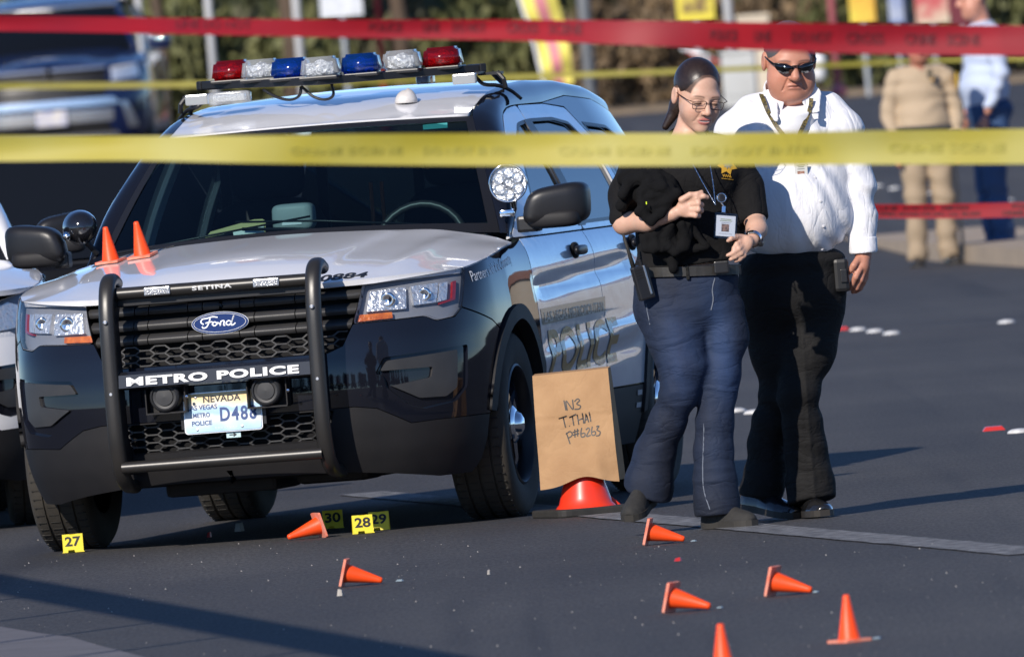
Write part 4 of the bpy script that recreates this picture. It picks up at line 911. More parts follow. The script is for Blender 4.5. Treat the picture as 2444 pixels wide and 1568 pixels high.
# spotlights on the pillars
def spot(sg):
    e = empty('spotlight', (-.55, .875 * sg, 1.305 if sg > 0 else 1.262)); e.parent = suv
    if sg > 0:
        e.rotation_euler = (0, 0, math.radians(6)); Mx = Matrix.Rotation(math.pi / 2, 4, 'Y')
        MB().lathe([(.0, -.075), (.045, -.062), (.068, -.03), (.076, .0), (.076, .02), (.072, .024)], 36, Mx, False, False).build('shell', M_plast2, e, True)
        MB().lathe([(.077, .012), (.0785, .022), (.074, .027), (.070, .022)], 36, Mx, False, False).build('bezel', M_chrome, e, True)
        mb = MB(); mbc = MB()
        for cx, cy in [(0, 0)] + [(.043 * math.cos(a), .043 * math.sin(a)) for a in np.linspace(0, 2 * math.pi, 7)[:-1]] + [(.0, .0)]:
            mb.lathe([(.006, .0), (.016, .012), (.0215, .021)], 14, Mx @ Matrix.Translation((cx, cy, -.002)), True, False)
        mb.build('reflector_cups', M_chrome, e, True); MB().lathe([(.0, .006), (.074, .006)], 36, Mx, False, False).build('lamp_plate', M_refl, e)
        MB().lathe([(0, .028), (.05, .027), (.073, .023)], 36, Mx, False, False).build('lens', M_lens, e, True)
        MB().tube([(-.0, .01, -.076), (-.01, .012, -.105), (-.02, -.0, -.125)], .013, 10).box((-.03, -.045, -.135), (.01, .015, -.105), bev=.008).build('bracket', M_chrome, e, 'auto')
    else:
        e.rotation_euler = (0, 0, math.radians(20)); Mx = Matrix.Rotation(math.pi / 2, 4, 'Y')
        MB().lathe([(.0, .085), (.02, .083), (.042, .072), (.058, .05), (.066, .02), (.068, -.01), (.070, -.02), (.070, -.03), (0, -.03)], 32, Mx, False, False).build('shell', mat('gloss_black', (.010, .010, .012), .12, coat=1.0), e, 'auto')
        MB().lathe([(.016, 0), (.018, .01), (.012, .02), (0, .022)], 16, Matrix.Translation((.05, -.066, -.028)) @ Matrix.Rotation(math.pi / 2, 4, 'Y'), True, False).build('knob', M_chrome, e, True)
        MB().tube([(-.01, .02, -.06), (-.02, .06, -.11)], .012, 8).build('bracket', M_plast2, e)
spot(1); spot(-1)

# ------------------------------------------------------------------ small orange cones
M_orange = mat('cone_orange', (0.93, 0.070, 0.008), 0.45, noise=(14, (0.86, .085, .012), .3)); M_cbase = mat('cone_base_pink', (0.82, 0.14, 0.06), 0.6, noise=(25, (.66, .34, .26), .25))
CH = .142
wrinkle(M_orange, 60, (1, 1, 1), .2, .002)
def cone_shapes():
    a = MB().lathe([(.036, .006), (.034, .010), (.0115, CH - .012), (.0105, CH - .004), (.007, CH), (0, CH)], 24, None, False, False).build('cone_body', M_orange, None, True)
    q = .050; b = MB().prism([tuple(p) for p in round_poly([(-q, -q), (q, -q), (q, q), (-q, q)], .008)], 0, .009, lambda u, v, w: (u, v, w)).build('cone_base', M_cbase)
    c = MB().lathe([(.030, -.0012), (.028, .001), (.012, .09)], 20, None, False, False).build('hollow', mat('cone_inside', (.55, .12, .06), .7), None, True)
    return a, b, c
_cs = cone_shapes()
def small_cone(mtx, label):
    global _cs
    e = empty('traffic_cone'); tag(e, label, 'cone', 'small orange evidence cones'); e.matrix_world = mtx
    for o in _cs:
        if o.parent is None and not o.get('used'): o.parent = e; o['used'] = 1; c = o
        else: c = share(o, e)
    return e
def upright(p, label, rz=.5): return small_cone(Matrix.Translation(Vector(p)) @ Matrix.Rotation(rz, 4, 'Z'), label)
def fallen(base_px, tip_px, label, spin=.2):
    b = on_ground(*base_px); t = on_ground(*tip_px); d = Vector((t - b)); d.z = 0; d.normalize()
    ang = math.atan2(d.y, d.x); tilt = math.atan((.050 - .010) / CH)
    M = Matrix.Rotation(ang, 4, 'Z') @ Matrix.Rotation(tilt, 4, 'Y') @ Matrix.Rotation(math.pi / 2, 4, 'Y')
    z0 = min((M @ Vector(q)).z for q in ((.05, .05, 0), (-.05, .05, 0), (.05, -.05, 0), (-.05, -.05, 0)))
    return small_cone(Matrix.Translation((b[0], b[1], -z0 + .003)) @ M, label)
def fallen_dir(base_px, ang, label):
    b = on_ground(*base_px); tilt = math.atan((.050 - .010) / CH)
    M = Matrix.Rotation(ang, 4, 'Z') @ Matrix.Rotation(tilt, 4, 'Y') @ Matrix.Rotation(math.pi / 2, 4, 'Y')
    z0 = min((M @ Vector(q)).z for q in ((.05, .05, 0), (-.05, .05, 0), (.05, -.05, 0), (-.05, -.05, 0)))
    return small_cone(Matrix.Translation((b[0], b[1], -z0 + .003)) @ M, label)
fallen_dir((767, 1283), math.radians(198), 'fallen orange cone with its base toward marker 30')
fallen_dir((822, 1400), math.radians(-8), 'fallen orange cone alone in the middle of the road')
fallen_dir((1546, 1301), math.radians(-8), 'fallen orange cone just in front of the woman\'s foot')
fallen_dir((1602, 1462), math.radians(-22), 'fallen orange cone behind the cone cut off by the frame')
fallen_dir((1844, 1423), math.radians(-20), 'rightmost fallen orange cone, its tip at a pale scrape')
upright(on_ground(2028, 1531), 'upright orange cone at the lower right', .62)
upright(on_ground(1728, 1604), 'upright orange cone cut off by the bottom of the frame', .3)
for hx, hy, l in ((-.13, -.665, 'left of two orange cones standing on the white hood'), (-.13, -.535, 'right of two orange cones standing on the white hood')):
    z = float(ZH(np.array(hx), np.array(hy))); e = 1e-2; n = Vector((-(float(ZH(np.array(hx + e), np.array(hy))) - z) / e, -(float(ZH(np.array(hx), np.array(hy + e))) - z) / e, 1)).normalized()
    M = CARM @ Matrix.Translation((hx, hy, z + .003)) @ n.to_track_quat('Z', 'X').to_matrix().to_4x4() @ Matrix.Rotation(.45, 4, 'Z')
    small_cone(M, l)

# ------------------------------------------------------------------ yellow evidence markers
M_evid = mat('marker_yellow', (0.80, 0.66, 0.03), 0.5, noise=(8, (.72, .58, .03), .3))
def marker(px, py, num, label, rz=0.0, s=1.0):
    p = on_ground(px, py); e = empty('evidence_marker', p, rz); e.scale = (s, s, s); tag(e, label, 'marker', 'numbered evidence markers')
    w, h, t = .040, .074, math.radians(14)
    fp = lambda u, v, d=0.0: (u, v * math.sin(t) - d * math.cos(t), .002 + v * math.cos(t) + d * math.sin(t))
    front = [(-w - .004, 0), (-.022, 0), (-.020, .010), (.004, .010), (.006, 0), (w + .004, 0), (w, .006), (w, h), (w * .3, h), (w * .25, h - .003), (-w * .25, h - .003), (-w * .3, h), (-w, h), (-w, .006)]
    MB().prism(front, 0, .0018, lambda u, v, d: fp(u, v, d)).build('front_panel', M_evid, e)
    MB().prism([(-w, 0), (w, 0), (w, h), (-w, h)], 0, .0018, lambda u, v, d: (u, 2 * h * math.sin(t) - v * math.sin(t) + d + .002, .002 + v * math.cos(t))).build('back_panel', M_evid, e)
    letters('number', num, lambda u, v: fp(u, .044 + v, .0026), M_blet, e, .062 if num != '30' else .062, .040, bold=.03, seg=0)
    return e
marker(176, 1319, '27', 'yellow evidence marker numbered 27 by the front tyre', .05)
marker(796, 1262, '30', 'yellow evidence marker numbered 30 in the car\'s shadow', .0)
marker(868, 1274, '28', 'yellow evidence marker numbered 28, in front of marker 29', .1)
marker(905, 1266, '29', 'yellow evidence marker numbered 29, partly behind marker 28', -.12)

# ------------------------------------------------------------------ big cone with a paper bag over it
gc = on_ground(1400, 1228)
e = empty('large_traffic_cone', gc, .35); tag(e, 'large red-orange traffic cone under the brown paper bag', 'cone')
M_bigc = mat('big_cone_red', (0.85, 0.035, 0.012), 0.35, coat=.2, noise=(6, (.78, .05, .02), .3))
MB().prism([tuple(p) for p in round_poly([(-.175, -.175), (.175, -.175), (.175, .175), (-.175, .175)], .05)], 0, .030, lambda u, v, w: (u, v, w)).build('cone_base', M_rub, e, bevel=.006)
MB().lathe([(.118, .030), (.112, .038), (.104, .046), (.098, .07), (.080, .13), (.056, .26), (.034, .40), (.026, .46), (0, .46)], 32, None, False, False).build('cone_body', M_bigc, e, True)
MB().prism([(.09, .03), (.14, .03), (.096, .072)], -.012, .012, lambda u, v, w: (u, w, v)).build('rib', M_bigc, e)
bagm = bpy.data.materials.new('kraft_paper'); bagm.use_nodes = True; t, p = nodes_of(bagm)
n1 = t.nodes.new('ShaderNodeTexNoise'); n1.inputs['Scale'].default_value = 7; n1.inputs['Detail'].default_value = 8; tc = t.nodes.new('ShaderNodeTexCoord'); r = t.nodes.new('ShaderNodeValToRGB')
r.color_ramp.elements[0].color = (.33, .185, .085, 1); r.color_ramp.elements[1].color = (.43, .255, .125, 1); r.color_ramp.elements[0].position = .3; r.color_ramp.elements[1].position = .7
t.links.new(tc.outputs['Object'], n1.inputs['Vector']); t.links.new(n1.outputs['Fac'], r.inputs['Fac']); t.links.new(r.outputs['Color'], p.inputs['Base Color']); p.inputs['Roughness'].default_value = .8; MATS['kraft_paper'] = bagm; wrinkle(bagm, 9, (1, 1, 1), .35, .012); wrinkle(bagm, 26, (1, 1, .7), .2, .006)
bag = empty('paper_bag', (gc[0] - .015, gc[1], 0), math.radians(-9)); tag(bag, 'brown paper bag with handwriting, upside down over the large cone', 'bag')
BW, BH, BD = .150, .445, .085; BZ = .560
def bagf(u, v):
    """front sheet: u -1..1, v 0 (top) .. 1 (open lower edge)"""
    u = np.asarray(u, float); v = np.asarray(v, float)
    y = -.030 - (.058 + .012 * np.cos(u * 1.4)) * (v ** .8) - .006 * np.sin(v * 9 + u * 2) * v - .010 * np.exp(-((u - .35 - .2 * v) / .18) ** 2) * np.clip(v - .45, 0, 1) * 2 + .004 * np.exp(-((v - .40) / .012) ** 2)
    z = BZ - v * (BH - .035 * np.exp(-((u - .15) / .55) ** 2) * np.clip((v - .75) * 4, 0, 1)) + .004 * u
    x = u * (BW + .006 * v) + .012 * v
    return np.stack([x, y, z], -1)
n = 30; k = 40; G = [bagf(np.array(-1 + 2 * i / n), np.array(j / k)) for j in range(k + 1) for i in range(n + 1)]
sh = add('front_sheet', G, [(j * (n + 1) + i, (j + 1) * (n + 1) + i, (j + 1) * (n + 1) + i + 1, j * (n + 1) + i + 1) for j in range(k) for i in range(n)], bagm, bag, True)
Gb = [(g[0] * 1.0, -g[1] * .9 + .01, g[2] + .006) for g in G]
add('back_sheet', Gb, [(j * (n + 1) + i, j * (n + 1) + i + 1, (j + 1) * (n + 1) + i + 1, (j + 1) * (n + 1) + i) for j in range(k) for i in range(n)], bagm, bag, True)
for i in (0, n):
    mb = MB(); V = []
    for j in range(k + 1):
        a = G[j * (n + 1) + i]; b = Gb[j * (n + 1) + i]; m_ = ((np.array(a) + np.array(b)) / 2); m_[0] -= math.copysign(.022 * (j / k), a[0]); V += [a, m_, b]
    mb.raw(V, [(3 * j + q, 3 * j + q + 1, 3 * j + q + 4, 3 * j + q + 3) for j in range(k) for q in (0, 1)]).build('side_gusset', bagm, bag)
mb = MB(); V = [G[i] for i in range(n + 1)] + [Gb[i] for i in range(n + 1)]; mb.raw(V, [(i, i + 1, n + 2 + i, n + 1 + i) for i in range(n)]); mb.build('bag_bottom', bagm, bag)
def bq(x, y): 
    u = (x - 905) / 247.0; v = (y - 522) / 705.0; q = bagf(np.array(u), np.array(v)); return (q[0], q[1] - .0012, q[2])
hand = [[(852, 690), (860, 752)], [(868, 755), (866, 695), (905, 752), (908, 690)], [(918, 705), (940, 690), (952, 702), (932, 720), (955, 735), (945, 752), (915, 752)],
        [(808, 800), (862, 788)], [(838, 795), (848, 858)], [(872, 850), (876, 853)], [(875, 800), (922, 783)], [(896, 792), (902, 852)], [(928, 785), (934, 850)], [(962, 780), (966, 845)], [(932, 822), (964, 812)], [(972, 845), (985, 785), (998, 840)], [(974, 825), (994, 820)], [(1006, 778), (1012, 838)],
        [(850, 890), (868, 962)], [(846, 900), (872, 885), (886, 898), (880, 915), (856, 925)], [(905, 875), (902, 925)], [(922, 872), (920, 920)], [(890, 893), (932, 884)], [(890, 910), (932, 902)],
        [(950, 870), (942, 900), (944, 925), (965, 922), (966, 905), (946, 905)], [(975, 885), (992, 875), (998, 888), (976, 925), (1004, 920)], [(1018, 868), (1010, 900), (1014, 922), (1034, 918), (1032, 900), (1014, 902)], [(1042, 872), (1060, 870), (1046, 892), (1064, 905), (1058, 926), (1036, 928)]]
segs = []
for L in hand:
    P = np.array(L, float)
    segs.append(smooth_line(P, 5) if len(P) > 3 else np.vstack([P[0] + (P[1] - P[0]) * q for q in np.linspace(0, 1, 5)] + [P[1] + (P[2] - P[1]) * q for q in np.linspace(.2, 1, 5)] if len(P) == 3 else [P[0] + (P[1] - P[0]) * q for q in np.linspace(0, 1, 6)]))
strokes('handwriting', segs, bq, 7.5, M_blet, bag)['kind'] = 'stuff'

# ------------------------------------------------------------------ barrier tapes
def mat_tape(name, c, c2, tl=.35, tr=.0):
    m = bpy.data.materials.new(name); m.use_nodes = True; t = m.node_tree; p = t.nodes['Principled BSDF']; o = t.nodes['Material Output']
    tc = t.nodes.new('ShaderNodeTexCoord'); n = t.nodes.new('ShaderNodeTexNoise'); n.inputs['Scale'].default_value = 3; r = t.nodes.new('ShaderNodeValToRGB'); r.color_ramp.elements[0].color = (*c, 1); r.color_ramp.elements[1].color = (*c2, 1); r.color_ramp.elements[0].position = .35; r.color_ramp.elements[1].position = .7
    t.links.new(tc.outputs['Object'], n.inputs['Vector']); t.links.new(n.outputs['Fac'], r.inputs['Fac']); t.links.new(r.outputs['Color'], p.inputs['Base Color']); p.inputs['Roughness'].default_value = .55
    tb = t.nodes.new('ShaderNodeBsdfTranslucent'); t.links.new(r.outputs['Color'], tb.inputs['Color']); mx = t.nodes.new('ShaderNodeMixShader'); mx.inputs[0].default_value = tl
    t.links.new(p.outputs[0], mx.inputs[1]); t.links.new(tb.outputs[0], mx.inputs[2])
    if tr:
        ts = t.nodes.new('ShaderNodeBsdfTransparent'); ts.inputs[0].default_value = (*c, 1); m2 = t.nodes.new('ShaderNodeMixShader'); m2.inputs[0].default_value = tr; t.links.new(mx.outputs[0], m2.inputs[1]); t.links.new(ts.outputs[0], m2.inputs[2]); t.links.new(m2.outputs[0], o.inputs[0])
    else: t.links.new(mx.outputs[0], o.inputs[0])
    MATS[name] = m; return m
def tape(name, rows, m, label, text=None, tm=None, n=140, cup=.006, lines=1):
    """rows: (px, py_top, py_bottom, depth); a ribbon hung between those points, slightly cupped and twisted"""
    R = np.array(rows, float); x = np.linspace(R[0, 0], R[-1, 0], n + 1); sm = smooth_line(R, 12)
    top = np.interp(x, sm[:, 0], sm[:, 1]); bot = np.interp(x, sm[:, 0], sm[:, 2]); dep = np.interp(x, sm[:, 0], sm[:, 3]); V = []; k = 4
    def pt(i, v):
        d = dep[i] + cup * math.cos((v - .5) * 2.6) + .01 * math.sin(x[i] * .006 + 2 * v); return at(x[i], top[i] + (bot[i] - top[i]) * v, d)
    for i in range(n + 1):
        for j in range(k + 1): V.append(pt(i, j / k))
    e = empty(name, at(x[n // 2], bot[n // 2], dep[n // 2])); V = [np.array(v) - np.array(e.location) for v in V]
    tag(e, label, 'barrier tape', 'barrier tapes')
    add('ribbon', V, [(i * (k + 1) + j, (i + 1) * (k + 1) + j, (i + 1) * (k + 1) + j + 1, i * (k + 1) + j + 1) for i in range(n) for j in range(k)], m, e, True)
    for (txt, u0, u1, v0, v1) in (text or []):
        def fn(u, v):
            px = (u0 + u1) / 2 + u; i = np.clip((px - x[0]) / (x[-1] - x[0]) * n, 0, n - 1.001); a = int(i); fr = i - a; vv = (v0 + v1) / 2 - v
            q = np.array(pt(a, vv)) * (1 - fr) + np.array(pt(a + 1, vv)) * fr; d = q - _C; return q - d / np.linalg.norm(d) * .004 - np.array(e.location)
        letters('tape_lettering', txt, fn, tm or M_blet, e, u1 - u0, v1 - v0, bold=.03, seg=30)
    return e
M_ty = mat_tape('yellow_tape_film', (.52, .43, .04), (.56, .50, .13), .3, .04); M_tr = mat_tape('red_tape_film', (.44, .008, .018), (.36, .010, .024), .3, .12)
M_tyl = mat('tape_print_faded', (.36, .32, .05), .6); M_trl = mat('tape_print_black', (.12, .008, .014), .6); M_trb = mat('tape_print_dark', (.03, .004, .006), .6)
tape('barrier_tape', [(-160, 323, 383, 50.2), (0, 324, 386, 50.2), (300, 325, 384, 50.1), (600, 324, 390, 50), (900, 320, 394, 50), (1300, 318, 397, 50), (1700, 318, 396, 49.9), (2100, 312, 393, 49.8), (2444, 308, 392, 49.8), (2600, 306, 390, 49.8)], M_ty, 'wide blurred yellow tape crossing in front of the windscreen',
     [('CRIME SCENE', 690, 960, .42, .66), ('DO NOT ENTER', 1010, 1230, .42, .66), ('CRIME SCENE', 1330, 1600, .42, .66), ('DO NOT ENTER', 1650, 1960, .42, .66), ('CRIME SCENE', 2120, 2400, .40, .66)], M_tyl)
tape('barrier_tape', [(-160, 36, 74, 51.5), (0, 38, 75, 51.5), (300, 42, 80, 51), (600, 46, 86, 50.6), (900, 48, 92, 50.4), (1200, 48, 97, 50.2), (1500, 50, 108, 50), (1800, 54, 120, 50), (2100, 58, 130, 50), (2444, 62, 134, 50), (2600, 62, 136, 50)], M_tr, 'blurred red tape crossing the top of the picture',
     [('LINE DO NOT', 420, 600, .1, .62), ('POLICE', 880, 960, .15, .65), ('LINE', 1010, 1050, .15, .65), ('DO NOT', 1080, 1160, .15, .65), ('CROSS', 1210, 1285, .15, .65), ('SCENE', 1310, 1390, .15, .65), ('POLICE', 1695, 1760, .3, .68), ('LINE', 1800, 1840, .3, .68), ('DO NOT', 1890, 1985, .3, .68), ('CROSS', 2020, 2110, .3, .68), ('CRIME', 2160, 2235, .3, .68), ('SCENE', 2260, 2340, .3, .68)], M_trl)
tape('barrier_tape', [(-200, 199, 213, 165), (0, 199, 213, 165), (400, 196, 210, 165), (800, 189, 202, 165), (1250, 177, 190, 165), (1620, 165, 177, 165), (2000, 149, 161, 165), (2200, 140, 150, 165), (2444, 135, 145, 165), (2600, 130, 140, 165)], mat_tape('thin_yellow_tape_film', (.50, .43, .07), (.42, .36, .06), .35, .15), 'thin yellow tape stretched far behind the police SUV', cup=.002)
tape('barrier_tape', [(1940, 486, 519, 110), (2080, 488, 521, 110), (2260, 487, 522, 110), (2444, 483, 518, 110), (2600, 480, 514, 110)], M_tr, 'red tape with black print in front of the khaki trousers',
     [('POLICE LINE', 2020, 2142, .14, .42), ('DO NOT CROSS', 2155, 2232, .14, .42), ('CRIME SCENE', 2245, 2312, .14, .42), ('CRIME STOPPERS, REWARD FOR INFO. CALL 385-5555', 2045, 2340, .56, .86), ('POLICE LINE', 2416, 2530, .14, .42), ('CRIME STOPPERS', 2392, 2530, .56, .86)], M_trb, cup=.002)

# ------------------------------------------------------------------ organic surfaces: distance fields turned into meshes
def smin(a, b, k):
    h = np.clip(.5 + .5 * (b - a) / k, 0, 1); return b * (1 - h) + a * h - k * h * (1 - h)
def smax(a, b, k): return -smin(-a, -b, k)
def rcone(P, a, b, ra, rb, sq=None):
    a = np.asarray(a, float); b = np.asarray(b, float); ba = b - a; t = np.clip(((P - a) @ ba) / max(ba @ ba, 1e-12), 0, 1); q = P - a - t[:, None] * ba
    if sq is not None: q = q / np.asarray(sq, float)
    return np.linalg.norm(q, axis=1) - (ra + (rb - ra) * t)
def ell(P, c, r, R=None):
    q = P - np.asarray(c, float)
    if R is not None: q = q @ R
    r = np.asarray(r, float); k0 = np.linalg.norm(q / r, axis=1); k1 = np.linalg.norm(q / (r * r), axis=1); return k0 * (k0 - 1) / np.maximum(k1, 1e-9)
def vnoise(P, f, seed=0):
    q = P * f + seed * 17.31; i = np.floor(q).astype(np.int64); u = q - i; u = u * u * (3 - 2 * u); out = 0
    for dx in (0, 1):
        for dy in (0, 1):
            for dz in (0, 1):
                h = (i[:, 0] + dx) * 374761393 + (i[:, 1] + dy) * 668265263 + (i[:, 2] + dz) * 2147483647 + seed * 1013
                h = (h ^ (h >> 13)) * 1274126177; h = ((h ^ (h >> 16)) & 0xFFFF) / 65535.0
                out = out + h * (u[:, 0] if dx else 1 - u[:, 0]) * (u[:, 1] if dy else 1 - u[:, 1]) * (u[:, 2] if dz else 1 - u[:, 2])
    return out - .5
def chain(P, pts, rad, k=.03, sq=None):
    d = None
    for i in range(len(pts) - 1):
        e = rcone(P, pts[i], pts[i + 1], rad[i], rad[i + 1], sq); d = e if d is None else smin(d, e, k)
    return d
def nets(f, xs, ys, zs):
    xs, ys, zs = (np.asarray(a, float) for a in (xs, ys, zs)); nx, ny, nz = len(xs), len(ys), len(zs); c = 6
    D = np.full((nx, ny, nz), 1.0, np.float32); blocks = []; cen = []; rad = []
    for i in range(0, nx, c):
        for j in range(0, ny, c):
            for k in range(0, nz, c):
                i1, j1, k1 = min(i + c, nx) - 1, min(j + c, ny) - 1, min(k + c, nz) - 1
                blocks.append((i, j, k)); cen.append(((xs[i] + xs[i1]) / 2, (ys[j] + ys[j1]) / 2, (zs[k] + zs[k1]) / 2)); rad.append(.5 * math.sqrt((xs[i1] - xs[i]) ** 2 + (ys[j1] - ys[j]) ** 2 + (zs[k1] - zs[k]) ** 2))
    cen = np.array(cen); rad = np.array(rad); dc = f(cen); act = np.abs(dc) < rad * 1.3 + .012
    for (i, j, k), d, a in zip(blocks, dc, act):
        if not a: D[i:i + c, j:j + c, k:k + c] = d
    idx = []
    for (i, j, k), a in zip(blocks, act):
        if a:
            g = np.meshgrid(np.arange(i, min(i + c, nx)), np.arange(j, min(j + c, ny)), np.arange(k, min(k + c, nz)), indexing='ij'); idx.append(np.stack([q.ravel() for q in g], 1))
    idx = np.concatenate(idx)
    for s in range(0, len(idx), 400000):
        q = idx[s:s + 400000]; D[q[:, 0], q[:, 1], q[:, 2]] = f(np.stack([xs[q[:, 0]], ys[q[:, 1]], zs[q[:, 2]]], 1))
    D[0] = D[-1] = 1; D[:, 0] = D[:, -1] = 1; D[:, :, 0] = D[:, :, -1] = 1
    S = D < 0; m = np.zeros((nx - 1, ny - 1, nz - 1), np.int8)
    for a in (0, 1):
        for b in (0, 1):
            for g in (0, 1): m += S[a:nx - 1 + a, b:ny - 1 + b, g:nz - 1 + g]
    cell = np.argwhere((m > 0) & (m < 8)); vid = np.full(m.shape, -1, np.int64); vid[tuple(cell.T)] = np.arange(len(cell))
    acc = np.zeros((len(cell), 3)); cnt = np.zeros(len(cell)); corners = [(a, b, g) for a in (0, 1) for b in (0, 1) for g in (0, 1)]
    for A in corners:
        for ax in range(3):
            if A[ax]: continue
            Bc = list(A); Bc[ax] = 1; ia = cell + A; ib = cell + Bc; da = D[tuple(ia.T)]; db = D[tuple(ib.T)]; cr_ = (da < 0) != (db < 0)
            t = np.where(cr_, da / np.where(da - db == 0, 1, da - db), 0)
            pa = np.stack([xs[ia[:, 0]], ys[ia[:, 1]], zs[ia[:, 2]]], 1); pb_ = np.stack([xs[ib[:, 0]], ys[ib[:, 1]], zs[ib[:, 2]]], 1)
            acc[cr_] += (pa + (pb_ - pa) * t[:, None])[cr_]; cnt[cr_] += 1
    V = acc / np.maximum(cnt, 1)[:, None]; Q = []
    for ax in range(3):
        o1, o2 = [(1, 2), (2, 0), (0, 1)][ax]; sl0 = [slice(None)] * 3; sl1 = [slice(None)] * 3; sl0[ax] = slice(0, -1); sl1[ax] = slice(1, None); chg = S[tuple(sl0)] != S[tuple(sl1)]
        e = np.argwhere(chg); e = e[(e[:, o1] > 0) & (e[:, o2] > 0) & (e[:, o1] < S.shape[o1] - 1) & (e[:, o2] < S.shape[o2] - 1)]; sgn = S[tuple(e.T)]
        def c_(da, db): q = e.copy(); q[:, o1] -= da; q[:, o2] -= db; return vid[tuple(q.T)]
        q = np.stack([c_(1, 1), c_(0, 1), c_(0, 0), c_(1, 0)], 1); q[~sgn] = q[~sgn][:, ::-1]; Q.append(q)
    Q = np.concatenate(Q); Q = Q[(Q >= 0).all(1)]
    return V, Q
def grid_axis(lo, hi, h, fine=None):
    if fine is None: return np.arange(lo, hi + h, h)
    a, b, hf = fine; return np.concatenate([np.arange(lo, a, h), np.arange(a, b, hf), np.arange(b, hi + h, h)])
def organic(name, f, lo, hi, h, m, parent, origin, fine=None, color=None):
    ax = [grid_axis(lo[i], hi[i], h, fine[i] if fine else None) for i in range(3)]
    V, Q = nets(f, *ax); o = add(name, V - np.asarray(origin), Q, m, parent, True)
    if color is not None:
        c = color(V); at_ = o.data.color_attributes.new('tint', 'FLOAT_COLOR', 'POINT'); at_.data.foreach_set('color', np.concatenate([c, np.ones((len(c), 1))], 1).astype(np.float32).ravel())
    return o
def mat_tint(name, rough=.5, sss=.05, bump=(260, .25, .002)):
    m = mat(name, (.5, .3, .2), rough, sss=sss, bump=bump); t, p = nodes_of(m); a = t.nodes.new('ShaderNodeVertexColor'); a.layer_name = 'tint'; t.links.new(a.outputs[0], p.inputs['Base Color']); return m
def rotm(yaw, pitch, roll):
    return np.array(Matrix.Rotation(math.radians(yaw), 3, 'Z') @ Matrix.Rotation(math.radians(pitch), 3, 'X') @ Matrix.Rotation(math.radians(roll), 3, 'Y'))
M_skin = mat_tint('skin', .48)
BLUR_OK = None

def head_field(P, c, R, s=1.0, man=False, wide=1.0): return near(P, c, .17 * s, lambda Q: head_field0(Q, c, R, s, man, wide))
def head_field0(P, c, R, s=1.0, man=False, wide=1.0):
    q = ((P - c) @ R) / s; q[:, 0] /= wide; a = np.abs(q[:, 0]); qs = q.copy(); qs[:, 0] = a
    d = ell(q, (0, .012, .035), (.076, .098, .088))
    if man:
        d = smin(d, ell(q, (0, -.018, -.042), (.071, .078, .080)), .03); d = smin(d, ell(q, (0, -.046, -.094), (.050, .045, .032)), .03); d = smin(d, ell(q, (0, -.026, -.114), (.060, .058, .030)), .03)
        d = smin(d, ell(qs, (.048, -.042, -.066), (.026, .034, .038)), .03)
    else:
        d = smin(d, ell(q, (0, -.022, -.040), (.064, .074, .074)), .03); d = smin(d, ell(q, (0, -.062, -.088), (.034, .030, .026)), .03)
        d = smin(d, ell(qs, (.038, -.060, -.040), (.024, .026, .032)), .03)
    d = smin(d, ell(q, (0, -.074, .013), (.052, .017, .013)), .028)
    d = smax(d, -ell(qs, (.032, -.106, -.005), (.019, .019, .011)), .012)
    d = smin(d, ell(qs, (.032, -.082, -.007), (.0155, .0125, .0105)), .004)
    w = 1.25 if man else 1.0
    n = rcone(q, (0, -.090, .004), (0, -.114, -.036), .0075 * w, .0118 * w); n = smin(n, ell(qs, (.0115 * w, -.103, -.041), (.0085, .010, .0075)), .006); d = smin(d, n, .009)
    d = smax(d, -ell(qs, (.006 * w, -.110, -.0505), (.004, .006, .004)), .003)
    if man: q = q.copy(); q[:, 2] = q[:, 2] + .004 * (q[:, 0] / .022) ** 2
    d = smin(d, ell(q, (0, -.0895, -.0660), (.025, .0105, .0048)), .007); d = smin(d, ell(q, (0, -.0895, -.0770), (.021, .0112, .0056)), .007)
    gap = .0030 if not man else .0012
    d = smax(d, -ell(q, (0, -.104, -.0712), (.0225, .014, gap)), .002)
    d = smin(d, ell(q, (0, -.078, -.104), (.021, .018, .015)), .018)
    # folds from nose to mouth
    fold = np.exp(-((a - (.020 + (-.042 - q[:, 2]) * .45)) / .004) ** 2) * ((q[:, 2] < -.040) & (q[:, 2] > -.078)) * (q[:, 1] < -.05); d = d + .0022 * fold * (1.5 if man else .7)
    er = rotm(0, 0, 0); ear = ell(qs, (.081, .010, -.008), (.0085, .021, .033)); ear = smax(ear, -ell(qs, (.090, .006, -.005), (.006, .012, .021)), .004); d = smin(d, ear, .008)
    return d * s
